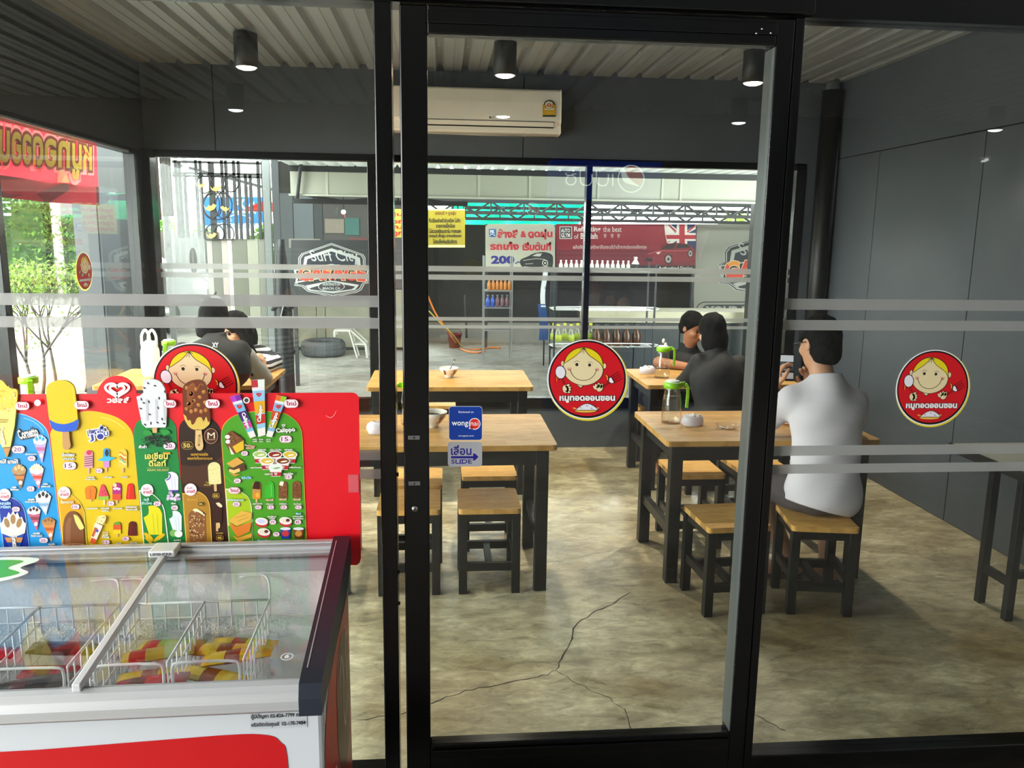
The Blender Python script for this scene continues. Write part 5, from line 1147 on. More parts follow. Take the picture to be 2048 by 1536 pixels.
q = aX(603, 8.6, 370); tag(MB().tube(curve([(q+.12, 8.62, zb+.05), (q+.02, 8.62, zb+.04), (q, 8.62, zb), (q-.02, 8.62, 2.3), (q-.05, 8.62, aZ(404, 8.62))], 4), .018, 8).build('downpipe', M_dark), 'thin dark downpipe hooked over the pale fascia', 'pipe')
# steel posts of the bay
for x0, x1, Y, c, lb in ((534, 548, 8.4, '#6a6f6e', 'grey square steel post beside the patterned gate'), (1497, 1516, 9.75, '#2e302e', 'dark square steel post in front of the pale emblem banner')):
    a, b = aX(x0, Y), aX(x1, Y); tag(MB().box(a, b, Y, Y+(b-a), 0, 2.75).build('steel_post', mat('post_'+c[1:], c, .5), bevel=.004), lb, 'post', 'wash bay posts')
# signs and banners --------------------------------------------------
def sign(nm, x0, x1, y0, y1, Y, base, label, cat, draw, r=0, thick=.02, m=M_print, sup='leg', sz=3.06):
    def fn(x, y, d): q = aty(x, y, Y); return (q[0], Y-d, q[2])
    P = Print(fn, .0006); P.rect(x0, y0, x1, y1, base, r); draw(P)
    t = thing(nm, label, cat, tuple(aty((x0+x1)/2, y1, Y)))
    MB().prism([fn(x, y, 0) for x, y in rrect(x0, y0, x1, y1, r)], (0, thick, 0)).build('sign_backing', mat('backing_'+base[1:], base, .5), t)
    P.build('sign_face', m, t)
    a, b = fn(x0+3, y0, 0), fn(x1-3, y1, 0)
    for x in (a[0], b[0]):
        if sup == 'cord': MB().cyl((x, Y+thick/2, a[2]-.01), (x, Y+thick/2, sz), .005, n=6).build('hanging_cord', M_dark, t)
        else: MB().box(x-.02, x+.02, Y+thick, Y+thick+.04, 0, a[2]).build('sign_leg', M_dark, t)
    return t
def d_yel(P):
    P.rect(838, 418, 930, 421, '#d9cf9a'); P.rect(838, 490, 930, 495, '#d9cf9a')
    P.text('รถยนต์ + ดูดฝุ่น', 870, 421, 912, 432, '#7a4a1a', .03)
    for i, s in enumerate(('ที่เปลี่ยนถ่ายน้ำมันเครื่อง ไม่คิด', 'รายการเล็กน้อย', 'ไม่รวมเคลือบเงาใน ภายนอก', 'รถยนต์ เช็ดฝุ่น ยางเคลือบเงา', 'โปรดเช็คก่อนรับบริการ')): P.text(s, (858, 872, 858, 858, 866)[i], 436+i*10.5, (921, 910, 922, 923, 914)[i], 445+i*10.5, '#2a2614', .03)
sign('notice_sign', 838, 930, 418, 495, 9.6, '#a8972a', 'yellow notice sign with dark Thai lines hanging in the wash bay', 'sign', d_yel, 2, sup='cord')
def d_yel2(P):
    for i, s in enumerate(('ดูดฝุ่น', 'ล้างสีรถ', 'ทุกวัน', 'ราคาถูก')): P.text(s, 748, 424+i*13, 806, 434+i*13, '#b3201c', .04)
sign('notice_sign', 744, 808, 418, 475, 9.7, '#b0a440', 'yellow sign with red Thai lines, glimpsed beside the black door stile', 'sign', d_yel2, 2, sup='cord')
def d_white(P):
    P.rect(978, 458, 992, 474, '#1f5a9a'); P.text('FK', 980, 460, 990, 467, '#e8f0f4', .04); P.line(curve([(979, 472), (984, 468), (991, 472)], 4), 1.2, '#e8f0f4')
    R = '#c3222f'
    P.text('ล้างสี', 995, 458, 1036, 476, R, .05); P.text('&', 1041, 462, 1053, 475, R, .05); P.text('ดูดฝุ่น', 1056, 458, 1105, 479, R, .05)
    P.text('รถเก๋ง', 980, 483, 1038, 500, R, .05); P.text('เริ่มต้นที่', 1045, 484, 1102, 501, R, .05); P.text('200', 982, 511, 1029, 528, '#26247a', .05); P.text('.-', 1030, 523, 1039, 528, '#26247a', .05)
    K = '#1c1c1a'
    P.poly(curve([(1040, 526), (1042, 519), (1055, 513), (1070, 506), (1090, 504), (1104, 510), (1106, 522), (1104, 532), (1090, 537), (1066, 538), (1046, 534)], 4, True), K)
    P.poly([(1064, 512), (1074, 507), (1084, 507), (1080, 513)], '#b9b9ae'); P.line([(1046, 521), (1072, 517), (1090, 519)], 1.2, '#b9b9ae'); P.line([(1050, 528), (1066, 527)], 1.4, '#9a9a90')
    P.oval(1090, 526, 6, 6.5, '#c9c9bd'); P.oval(1090, 526, 4.4, 5, K); P.oval(1090, 526, 1.8, 2, '#c9c9bd'); P.line([(1048, 533), (1068, 535), (1096, 533)], .9, '#c9c9bd')
sign('wash_price_sign', 971, 1110, 448, 541, 12.5, '#b5b3a1', 'white rounded wash price sign with red Thai words and a black car', 'sign', d_white, 8)
def d_red(P):
    P.rect(1112, 531, 1391, 541, '#151213'); P.rect(1112, 500, 1391, 531, '#6d0f1c')
    P.rect(1119, 453, 1144, 478, '#d9c9c6'); P.rect(1120.5, 454.5, 1142.5, 476.5, '#1a1113'); P.text('AUTO', 1122, 457, 1140, 465, '#e9e2df', .03); P.text('GLYM', 1122, 466, 1140, 475, '#e9e2df', .03)
    W_ = '#e2cfcd'
    P.text('Reflecting', 1148, 453, 1201, 466, W_, .03); P.text('the best', 1206, 453, 1243, 464, W_, .0); P.text('of', 1148, 468, 1157, 478, W_, 0.); P.text('British', 1161, 466, 1195, 478, W_, .03)
    for x in (1210, 1224, 1237): P.poly([(x-3, 468), (x+3, 468), (x+2.4, 473), (x, 477), (x-2.4, 473)], '#b98a8c'); 
    P.text('ผลิตภัณฑ์ดูแลรักษาสีรถยนต์นำเข้าจากประเทศอังกฤษ', 1146, 489, 1293, 500, '#d9b9b6', .02)
    # flag corner
    P.poly([(1328, 448), (1391, 448), (1391, 500), (1360, 492), (1334, 486)], '#1d2f5f'); P.poly([(1328, 448), (1334, 448), (1352, 468), (1334, 486), (1330, 470)], '#e6dad2')
    P.poly([(1334, 448), (1340, 448), (1362, 466), (1352, 466)], '#e6dad2'); P.poly([(1391, 450), (1391, 458), (1372, 468), (1366, 466)], '#e6dad2'); P.poly([(1352, 476), (1362, 476), (1342, 488), (1334, 486)], '#e6dad2')
    P.poly([(1353, 448), (1374, 448), (1374, 495), (1353, 490)], '#e6dad2'); P.poly([(1332, 466), (1391, 466), (1391, 482), (1333, 482)], '#e6dad2')
    P.poly([(1358, 448), (1369, 448), (1369, 494), (1358, 491)], '#b01c2c'); P.poly([(1331, 470), (1391, 470), (1391, 478), (1333, 478)], '#b01c2c'); P.line([(1337, 450), (1352, 463)], 3, '#b01c2c'); P.line([(1389, 452), (1374, 464)], 3, '#b01c2c')
    # red sports car
    P.poly(curve([(1288, 516), (1294, 506), (1318, 498), (1330, 489), (1352, 486), (1374, 488), (1386, 496), (1389, 508), (1386, 518), (1352, 524), (1318, 528), (1296, 527)], 4, True), '#7c1222')
    P.poly([(1320, 498), (1334, 489), (1352, 487), (1346, 498)], '#2a1418'); P.poly([(1350, 497), (1356, 488), (1374, 489), (1380, 495)], '#1f1013'); P.line(curve([(1296, 508), (1318, 502), (1350, 502), (1386, 500)], 4), 1.4, '#c24a52')
    P.poly([(1290, 514), (1304, 517), (1304, 524), (1292, 522)], '#1a0c0f'); P.poly([(1311, 505), (1322, 503), (1316, 509)], '#e0c6c4')
    for x, y, rx, ry in ((1336, 518, 8, 10), (1380, 507, 5.5, 8)): P.oval(x, y, rx, ry, '#120c0d'); P.oval(x, y, rx*.72, ry*.76, '#a89a98'); P.oval(x, y, rx*.3, ry*.3, '#2a2022')
    P.text('Authorized Dealer', 1316, 532.5, 1384, 540, '#c9c2bd', .02)
sign('car_care_banner', 1112, 1391, 448, 541, 12.55, '#8e1524', 'long dark red car polish banner with flag and red car', 'banner', d_red)
def emblem(P, f, bg, line, with_text, dark):
    """garage shield: f maps 0..100 x 0..60"""
    sh = [(12, 12), (50, 0), (90, 13), (93, 17), (93, 27), (98, 30), (96, 38), (99, 46), (92, 47), (88, 54), (82, 57), (52, 62), (20, 56), (12, 50), (3, 49), (5, 42), (2, 30), (8, 27), (8, 17)]
    S_ = lambda k, L: [f(50+(x-50)*k, 30+(y-30)*k) for x, y in L]
    P.poly(S_(1.0, sh), line); P.poly(S_(.975, sh), dark); P.poly(S_(.95, sh), line); P.poly(S_(.925, sh), dark)
    top = [(16, 16), (50, 6), (86, 17), (87, 26), (50, 22), (14, 27)]; P.poly([f(*q) for q in top], line); P.poly(S_(.95, [(18, 18), (50, 8.5), (83, 18.5), (84, 27), (50, 23), (16, 27)]), '#1c2230')
    P.poly([f(*q) for q in ((17, 49), (50, 43), (85, 48), (80, 54), (52, 58), (22, 54))], line); P.poly([f(*q) for q in ((22, 52), (50, 45), (80, 50), (76, 53), (52, 56), (24, 53.5))], '#23262c')
    P.poly([f(*q) for q in ((3, 31), (50, 24), (97, 31), (95, 40), (96, 44), (50, 39), (5, 46), (6, 40))], line); P.poly([f(*q) for q in ((5, 32), (50, 25.5), (95, 32), (93, 40), (94, 42.5), (50, 38), (7, 44), (8, 40))], dark)
    if with_text:
        a, b = f(24, 8), f(84, 25); P.text('Surf City', *a, *b, line, .004, shear=-.3)
        a, b = f(8, 27), f(93, 44.5)
        P.text('GARAGE', *a, *b, '#c8402c', .05, outline='#e9c9a0', ow=.03, arc=.10)
        vs, fs = text_mesh('GARAGE', .05); h = b[1]-a[1]; ax0, ax1 = min(v[0] for v in vs), max(v[0] for v in vs); ay0, ay1 = min(v[1] for v in vs), max(v[1] for v in vs); P.l += 1
        tops = [t for t in fs if min(vs[i][1] for i in t) > ay0+(ay1-ay0)*.5]
        P.mb.add([P.fn(a[0]+(v[0]-ax0)/(ax1-ax0)*(b[0]-a[0]), b[1]-(v[1]-ay0)/(ay1-ay0)*h+.10*h*(4*((v[0]-ax0)/(ax1-ax0)-.5)**2-1), P.l*P.step) for v in vs], tops, '#d98a2c')
        c = f(50, 50); w = f(66, 50)[0]-c[0]; P.oval(*c, w*1.06, w*.40, line); P.oval(*c, w, w*.36, '#2a2d33')
        for s, y0, y1 in (('HUNTINGTON', 45.6, 49), ('BEACH, CA', 50.6, 54)): P.text(s, *f(39, y0), *f(61, y1), line, .02)
def d_surf(P):
    P.poly([(1388, 560), (1460, 520), (1560, 600), (1630, 560), (1630, 627), (1388, 627)], '#8d8c80'); P.poly([(1388, 470), (1420, 460), (1400, 520)], '#a1a096')
    f = lambda x, y: (1432+x*1.95, 469+y*2.0); emblem(P, f, '#98978b', '#a9a9a2', True, '#1f2225')
    P.rect(1391, 603, 1640, 640, '#2d3030', 18); P.rect(1393, 605, 1640, 640, '#87877c', 16); P.rect(1403, 609, 1640, 640, '#2d3030', 12); P.text('YOUR F', 1410, 612, 1494, 628, '#95958b', .05)
sign('emblem_banner', 1388, 1640, 448, 628, 12.75, '#98978b', 'large pale grey garage emblem banner behind the dark post', 'banner', d_surf)
# the second emblem: line work on the dark board by the gate
def d_s2(P):
    f = lambda x, y: (584+x*1.58, 486+y*1.74); emblem(P, f, '#26282a', '#b9bbb8', True, '#26282b')
sign('emblem_board', 582, 744, 480, 601, 9.3, '#2b2d2f', 'dark board with white outlined garage emblem left of the door', 'sign', d_s2)
# green shade net
m = MB(); nx, ny = 24, 6; P0 = aty(905, 392, 14.2); P1 = aty(1172, 458, 14.2)
vs = [(P0[0]+(P1[0]-P0[0])*i/nx, 14.2+.25*sin(i*.9+j*.7)+(j/ny)*.8, P0[2]+(P1[2]-P0[2])*j/ny+.05*sin(i*.6)) for j in range(ny+1) for i in range(nx+1)]
m.add(vs, [(j*(nx+1)+i, j*(nx+1)+i+1, (j+1)*(nx+1)+i+1, (j+1)*(nx+1)+i) for j in range(ny) for i in range(nx)], None, True)
sn = tag(m.build('shade_net', mat('emerald_net', '#0c9a6a', .6, noise=.35, nscale=3, trans=.6)), 'emerald green shade net hung behind the roof trusses', 'net')
for x in (P0[0], P1[0]): MB().cyl((x, 14.6, 0), (x, 14.6, P0[2]), .03, n=8).build('net_pole', M_dark, sn)
# counter, cabinets
cx0, cx1 = aX(1177, 10.0), aX(1640, 10.0); z1, z0 = aZ(624, 10.0, 1400), aZ(646, 10.0, 1400)
ct = thing('counter', 'long counter with cream edge across the wash bay', 'counter', (cx0, 10.0, 0))
MB().box(cx0, cx1, 10.0, 10.6, z0, z1).build('countertop', mat('cream_board', '#aca78e', .5), ct, bevel=.004)
for i in range(5):
    a = cx0+.02+i*(cx1-cx0-.04)/5; MB().box(a+.006, a+(cx1-cx0-.04)/5-.006, 10.06, 10.55, .04, z0).build('cabinet_door', mat('dark_teal_board', '#1b2426', .5), ct, bevel=.003)
NTH = ('first', 'second', 'third', 'fourth', 'fifth', 'sixth', 'seventh', 'eighth', 'ninth', 'tenth', 'eleventh', 'twelfth', 'thirteenth', 'fourteenth')
# display rack with bottles
M_pet = glass('pale_pet', (.86, .88, .82), f0=.06, veil=.25, veilcol=(.7, .72, .62))
def bottle(x, y, z, h, r, body, cap, label, group, bm=None, band=None):
    t = thing('bottle', label, 'bottle', (x, y, z), group)
    MB().lathe((x, y, z), [(r*.9, 0), (r, .02*h), (r, .55*h), (r*.45, .78*h), (r*.38, .86*h)], 10).build('bottle_body', bm or mat('liquid_'+body[1:], body, .25), t)
    MB().lathe((x, y, z), [(r*.5, .86*h), (r*.5, h), (0, h)], 10).build('bottle_cap', mat('cap_'+cap[1:], cap, .4), t)
    if band: MB().lathe((x, y, z), [(r*1.03, .2*h), (r*1.03, .5*h)], 10).build('bottle_label', mat('label_'+band[1:], band, .5), t)
RY = 9.4; ax, bx2 = aX(1110, RY), aX(1310, RY)
rk = thing('display_rack', 'white wire display rack full of bottles in the wash bay', 'rack', (ax, RY, 0))
for x in (ax, bx2):
    for y in (RY, RY+.35): MB().box(x-.01, x+.01, y-.01, y+.01, 0, aZ(524, RY)).build('rack_post', M_dark, rk)
SZ = [aZ(541, RY), aZ(619, RY), aZ(693, RY)]
for z in SZ:
    m = MB()
    for k in range(7): m.bar((ax, RY+k*.058, z-.004), (bx2, RY+k*.058, z-.004), .003)
    for k in range(5): m.bar((ax+(bx2-ax)*k/4, RY, z-.01), (ax+(bx2-ax)*k/4, RY+.35, z-.01), .007)
    m.build('wire_shelf', mat('white_coated_wire', '#e4e6e8'), rk); MB().tube(curve([(ax+.0, RY, z), (ax+.03, RY, z+.035), (bx2-.03, RY, z+.035), (bx2, RY, z)], 3), .006, 6).build('shelf_rail', mat('white_coated_wire', '#e4e6e8'), rk)
for i in range(14):
    x = aX(1120+i*10.3, RY+.14); bottle(x, RY+.14, SZ[0], .125, .024, '#d9d7cf', '#e6e4de', 'small white bottle on the top rack shelf, %s from the left' % NTH[i], 'white bottles on the top rack shelf')
bottle(aX(1268, RY+.14), RY+.14, SZ[0], .17, .045, '#d8d2c8', '#d8d2c8', 'white jug shaped bottle at the end of the top rack shelf', 'rack jug', band='#2a2a2a')
for i in range(3):
    x = aX((1118, 1144, 1170)[i], RY+.12); bottle(x, RY+.12, SZ[2], .25, .04, '#b9c46a', '#dfe22a', 'clear bottle with bright yellow cap in the front row, %s from the left' % NTH[i], 'yellow capped bottles', bm=M_pet, band='#a9b83a')
for i in range(4):
    bottle(aX((1131, 1157, 1183, 1109)[i], RY+.27), RY+.27, SZ[2], .25, .04, '#b9c46a', '#c9cc3a', 'clear bottle with dull yellow cap in the rear row, %s of four' % ('second', 'third', 'fourth', 'first')[i], 'rear yellow capped bottles', bm=M_pet, band='#a9b83a')
for i in range(5):
    bottle(aX(1196+i*20, RY+.12), RY+.12, SZ[2], .25, .055, '#4a2c10', '#1e1c1a', 'large amber bottle on the lowest rack shelf, %s from the left' % NTH[i], 'amber bottles on the lowest rack shelf')
R2 = 11.3; a2, b2 = aX(968, R2), aX(1024, R2)
r2 = thing('metal_shelf', 'narrow steel shelf with orange bottles by the rear wall', 'shelf', (a2, R2, 0))
for x in (a2, b2):
    for y in (R2, R2+.3): MB().box(x-.009, x+.009, y-.009, y+.009, 0, aZ(512, R2)).build('shelf_post', mat('bare_aluminium', '#b9bcbd'), r2)
S2 = [aZ(581, R2), aZ(615, R2), aZ(660, R2)]
for z in S2: MB().box(a2, b2, R2, R2+.3, z-.015, z).build('shelf_board', mat('bare_aluminium', '#b9bcbd'), r2)
for i in range(6): bottle(aX(978+i*8, R2+.1), R2+.1, S2[0]+.001, .16, .026, '#b9742a', '#d9962a', 'orange bottle on the narrow steel shelf, %s from the left' % NTH[i], 'orange bottles')
for i in range(5): bottle(aX(976+i*9.5, R2+.1), R2+.1, S2[1]+.001, .17, .03, '#6a4a50' if i > 1 else '#2a4fae', '#8a8a8a', 'dull bottle on the second board of the steel shelf, %s from the left' % NTH[i], 'dull bottles')
# tyre, step, hoses, bucket
q = atz(642, 716, 0); ty = thing('tyre', 'grey car tyre lying flat on the wash bay floor', 'tyre', (q[0], q[1]+.25, 0)); c = (q[0], q[1]+.27, 0)
pr = [(.21, .02), (.27, .0), (.305, .03), (.31, .06), (.31, .16), (.305, .19), (.27, .225), (.21, .205), (.2, .17), (.27, .15), (.27, .07), (.2, .05)]
M_tyre = mat('dusty_rubber', '#4c4f52', .8)
MB().lathe(c, pr, 40, closed=True).build('tyre_body', M_tyre, ty)
m = MB()
for i in range(48):
    a = 2*pi*i/48
    for z in (.065, .125): m.bar((c[0]+.311*cos(a), c[1]+.311*sin(a), z), (c[0]+.311*cos(a+.09), c[1]+.311*sin(a+.09), z+.035), .012, .01)
stuff(m.build('tread', mat('dusty_rubber_light', '#5f6265', .85), ty))
q = atz(700, 716, 0); sx0, sy0 = float(q[0]), float(q[1]); M_step = mat('weathered_alloy', '#b4b2a9', .5)
st = thing('step_stool', 'pale two tread step stool beside the tyre', 'step stool', (sx0, sy0, 0))
MB().box(sx0-.22, sx0+.02, sy0, sy0+.3, .37, .40).build('top_tread', M_step, st, bevel=.01); MB().box(sx0+.04, sx0+.24, sy0, sy0+.3, .18, .205).build('lower_tread', M_step, st, bevel=.01)
for y in (sy0+.01, sy0+.28):
    MB().bar((sx0-.0, y, .38), (sx0+.10, y, .0), .05, .02).build('leg', M_step, st); MB().bar((sx0-.21, y, .38), (sx0-.21, y, .3), .03, .02).build('leg', M_step, st); MB().bar((sx0+.02, y, .39), (sx0+.23, y, .19), .03, .02).build('rail', M_step, st); MB().bar((sx0+.22, y, .19), (sx0+.24, y, 0), .03, .02).build('leg', M_step, st)
def hose(px, r, col, nm, label, zf=.012):
    P = []
    for x, y, z in px:
        P.append(tuple(atz(x, y, zf)) if z is None else tuple(aty(x, y, z)))
    return tag(MB().tube(curve(P, 5), r, 6).build(nm, mat('hose_'+col[1:], col, .5)), label, 'hose', 'wash hoses')
hose([(855, 590, 11.5), (872, 628, 11.6), (892, 655, 11.7), (918, 692, None), (950, 699, None), (985, 695, None), (1000, 696, None)], .014, '#d97a2a', 'hose', 'orange hose sweeping from the wall down to the wash bay floor')
hose([(922, 697, None), (935, 703, None), (955, 705, None), (970, 702, None)], .015, '#e2884a', 'hose', 'short orange hose loop on the wash bay floor')
hose([(858, 622, 11.4), (880, 645, 11.5), (905, 668, 11.6), (925, 696, None)], .009, '#c9b04a', 'hose', 'thin yellow hose beside the orange one')
hose([(930, 590, 12.4), (932, 640, 12.4), (933, 676, 12.4)], .016, '#1a1a1c', 'hose', 'black hose hanging straight on the rear wall')
q = atz(909, 695, 0); bk = thing('bucket', 'red bucket standing at the rear wall by the hoses', 'bucket', tuple(q))
MB().lathe(tuple(q), [(.085, 0), (.115, .22), (.12, .22), (.12, .205), (.11, .205), (.085, .02), (0, .02)], 20).build('bucket_body', mat('red_bucket', '#7c2621', .5), bk); MB().tube([(q[0]-.115, q[1], .21), (q[0]-.08, q[1], .29), (q[0]+.08, q[1], .29), (q[0]+.115, q[1], .21)], .005, 6).build('bucket_handle', M_dark, bk)
# feather flag strip
Y = 10.8; fg = thing('feather_flag', 'narrow white and blue feather flag standing in the wash bay', 'flag', (aX(1088, Y), Y, 0))
MB().cyl((aX(1090, Y), Y+.02, 0), (aX(1090, Y), Y+.02, aZ(535, Y)), .01, n=8).build('flag_pole', M_dark, fg)
def fg_fn(x, y, d): q = aty(x, y, Y); return (q[0]+.02*sin(y*.05), Y-d+.012*sin(y*.09), q[2])
P = Print(fg_fn, .001)
for k in range(10):
    y0, y1 = 538+k*7.6, 538+(k+1)*7.6; P.poly([(1083+.2*k*.3, y0), (1093, y0), (1093, y1), (1083+.2*(k+1)*.3, y1)], '#b9bdc0', up=False)
for k in range(9):
    y0, y1 = 608+k*8, 608+(k+1)*8; P.poly([(1078-k*.3, y0), (1094, y0), (1094, y1), (1078-(k+1)*.3, y1)], '#1d3f73', up=False)
P.build('flag_cloth', print_mat('flag_print', .7), fg)

# ---------------------------------------------------------------- gate, fence, car, street seen at the left
GYY = 11.0
gt = thing('gate', 'dark patterned steel gate with leaf ornaments and solid lower panels', 'gate', (aX(420, GYY), GYY, 0))
def gz(x, y): return (300+x/7.314, 310+y/7.314)
M_iron = mat('wrought_iron', '#121314', .5)
zlow = aZ(477, GYY, 420); ztop = aZ(322, GYY, 420)
for x, ytop in ((365, 80), (420, 100), (500, 285), (660, 70), (725, 80), (860, 100), (905, 110), (1040, 70), (1100, 75), (1215, 75), (1285, 80), (1390, 280), (1460, 285), (1570, 80), (1640, 80)):
    a = aty(*gz(x, ytop), GYY); MB().box(a[0]-.018, a[0]+.018, GYY, GYY+.03, zlow, a[2]).build('gate_bar', M_iron, gt)
for y in (95, 262, 300):
    a, b = aty(*gz(320, y), GYY), aty(*gz(1700, y+12), GYY); MB().box(a[0], b[0], GYY+.0, GYY+.028, a[2]-.014, a[2]+.014).build('gate_rail', M_iron, gt)
for cx, cy, rx, ry in ((990, 740, 210, 205), (900, 740, 120, 190), (1080, 740, 120, 190), (990, 430, 110, 130), (800, 420, 110, 140), (1180, 420, 110, 120), (940, 1160, 140, 150), (1080, 1160, 150, 150), (990, 720, 55, 170)):
    P = [];
    for i in range(28):
        a = 2*pi*i/28; yy = cy+ry*sin(a)
        if yy < 1240: q = aty(*gz(cx+rx*cos(a), yy), GYY-.01); P.append((q[0], GYY-.01, q[2]))
        else: q = aty(*gz(cx+rx*cos(a), 1240), GYY-.01); P.append((q[0], GYY-.01, q[2]))
    MB().tube(P, .008, 5, closed=True).build('gate_scroll', M_iron, gt)
for x in (aX(342, GYY), aX(538, GYY)): MB().box(x-.03, x+.03, GYY-.0, GYY+.06, 0, ztop).build('gate_post', M_iron, gt)
for x, y, s in ((740, 445, 1), (965, 490, 1.3), (880, 770, 1.5), (1095, 785, -1.1), (900, 1180, 1.2)):
    P = [aty(*gz(x+s*dx, y+abs(s)*dy), GYY-.03) for dx, dy in ((-70, -30), (-40, 5), (-15, -25), (10, -15), (30, -40), (62, -20), (40, 15), (0, 35), (-45, 20))]
    MB().prism([tuple(p) for p in P], (0, .012, 0)).build('gate_leaf', mat('dull_gold', '#a98a4a', .4, metal=.4), gt)
for a, b, c in ((418, 429, '#85847c'), (429, 447, '#54544b'), (447, 459, '#8c817b'), (459, 468, '#c9c7bf'), (468, 498, '#525246'), (498, 520, '#7a7a6c'), (520, 536, '#63635a')):
    MB().box(aX(a, GYY), aX(b, GYY)-.004, GYY+.03, GYY+.05, .06, zlow).build('gate_panel', mat('gate_sheet_'+c[1:], c, .5), gt)
fnc = struct(MB().box(-16, aX(440, 17), 17.2, 17.3, 0, aZ(463, 17, 350)).build('wall_yard', mat('pale_render', '#8a817b', .8)))
m = corrugated('wall_yard_sheet', aX(345, 17), aX(440, 17), 0, aZ(466, 17, 380), 0, pitch=.12, depth=.03, m=mat('grey_profiled_sheet', '#858784', .5), prof=tri); m.rotation_euler = (pi/2, 0, 0); m.location = (0, 17.1, 0); struct(m)
for x, lb in ((366, 'white street pole behind the yard wall'), (386, 'second white street pole, nearer the gate scrolls')): tag(MB().cyl((aX(x, 19), 19, 0), (aX(x, 19), 19, 5.5), .07, n=10).build('street_pole', mat('white_paint', '#e6e6e2', .5)), lb, 'pole', 'street poles')
# hung dark shade cloths beside the gate
for i, (x0, x1, y1, c) in enumerate(((296, 320, 440, '#3a2f2a'), (322, 345, 432, '#2c2722'))):
    a, b = aX(x0, 10.2, 380), aX(x1, 10.2, 380); zt, zl_ = 3.6, aZ(y1, 10.2, 330); m = MB(); n = 8
    vs = [(a+(b-a)*k/n, 10.2+.02*(k % 2), z) for z in (zl_, zt) for k in range(n+1)]; m.add(vs, [(k, k+1, n+2+k, n+1+k) for k in range(n)])
    tag(m.build('shade_cloth', mat('cloth_'+c[1:], c, .8)), ('dark pleated shade cloth at the window corner', 'dark pleated shade cloth next to the gate bars')[i], 'cloth')
# blue detailing sign in the street
def d_blue(P):
    P.rect(408, 451, 533, 457, '#9ac2e6'); W_ = '#e8f2fa'
    P.text('FK', 468, 398, 492, 418, W_, .05); P.poly([(496, 418), (500, 404), (503, 414), (508, 402), (509, 414), (516, 408), (511, 420)], W_); P.text('car detailing,', 444, 419, 512, 429, W_, .04)
    P.line(curve([(447, 441), (462, 432), (480, 429), (496, 434), (505, 441)], 5), 1.8, W_); P.oval(462, 441, 3.4, 3, '#2a80d0'); P.line([(459+3.6*cos(t*.6), 440+3.6*sin(t*.6)) for t in range(11)], .8, '#d9a8b0'); P.line([(497+3.6*cos(t*.6), 439+3.6*sin(t*.6)) for t in range(11)], .8, '#d9a8b0')
    P.text('ล้างสี ดูดฝุ่น เคลือบแก้ว', 424, 444, 532, 455, W_, .04)
sign('detailing_sign', 407, 534, 394, 457, 20.0, '#1666c4', 'blue car detailing sign in the street beyond the gate', 'sign', d_blue)
# house with grey eaves over the street
hs = thing('house', 'far house with grey sloping eaves above the blue sign', 'house', (-9, 24, 0))
MB().box(-12, aX(536, 24), 24, 30, 0, aZ(372, 24, 450)).build('house_wall', mat('white_paint', '#e6e6e2'), hs)
e0, e1, e2_ = aty(440, 328, 23.5), aty(600, 352, 23.5), aty(660, 395, 23.5)
MB().prism([tuple(aty(x, y, 23.5)) for x, y in ((425, 327), (560, 327), (620, 395), (545, 378))], (0, 6, 0)).build('house_roof', mat('grey_roofing', '#8f8f88', .7), hs)
MB().bar(tuple(aty(360, 331, 23.2)), tuple(aty(560, 383, 23.2)), .08).build('eaves_line', M_iron, hs)
# parasol glimpsed past the post
q = aty(550, 416, 15); um = thing('parasol', 'red parasol glimpsed past the grey post', 'parasol', (q[0], 15, 0))
MB().lathe((q[0]-.15, 15, q[2]-.06), [(.42, 0), (.3, .08), (.0, .2)], 10).build('canopy', mat('red_canvas', '#c02a28', .6), um); MB().cyl((q[0]-.15, 15, 0), (q[0]-.15, 15, q[2]+.1), .02, n=8).build('pole', M_iron, um)

# leafy things
def leaf_cloud(name, pts, size, m, parent=None, seed=1, flat=.3):
    rnd = random.Random(seed); mb = MB()
    for x, y, z in pts:
        a = rnd.uniform(0, 2*pi); t = rnd.uniform(-1.0, 1.0); s = size*rnd.uniform(.6, 1.3)
        u = Vector((cos(a)*cos(t), sin(a)*cos(t), sin(t))); w = Vector((-sin(a), cos(a), rnd.uniform(-.6, .6))).normalized()*.45
        c = Vector((x, y, z)); mb.add([c-u*s*.5, c+w*s*.5, c+u*s*.5, c-w*s*.5], [(0, 1, 2, 3)])
    return mb.build(name, m, parent)
def box_pts(n, x0, x1, y0, y1, z0, z1, seed):
    r = random.Random(seed); out = []
    for _ in range(n):
        p = [r.uniform(x0, x1), r.uniform(y0, y1), r.uniform(z0, z1)]; k = r.randrange(3)
        if r.random() < .75: p[k] = (x0, y0, z0)[k] if r.random() < .5 else (x1, y1, z1)[k]
        j = .07; out.append(tuple(q+r.uniform(-j, j) for q in p))
    return out
M_leaf = mat('hedge_leaf', '#7aa552', .5, noise=.35, nscale=2.5, trans=.35); M_leaf2 = mat('bush_leaf', '#7f9a3e', .5, noise=.4, nscale=5, trans=.4); M_bark = mat('bark', '#4a3f36', .9)
def hedge(x0, x1, y0, y1, h, n, label, seed):
    t = thing('hedge', label, 'hedge', ((x0+x1)/2, (y0+y1)/2, 0), 'clipped hedges outside the left glass')
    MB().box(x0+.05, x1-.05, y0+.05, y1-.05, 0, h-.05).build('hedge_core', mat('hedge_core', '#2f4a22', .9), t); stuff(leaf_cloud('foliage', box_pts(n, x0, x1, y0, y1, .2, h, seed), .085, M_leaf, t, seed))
HY = 12.0; zw = aZ(592, HY, 100)
hedge(aX(-90, HY), aX(104, HY), HY, HY+.7, aZ(400, HY, 60), 8000, 'tall clipped hedge at far left, beyond the pale wall end', 3)
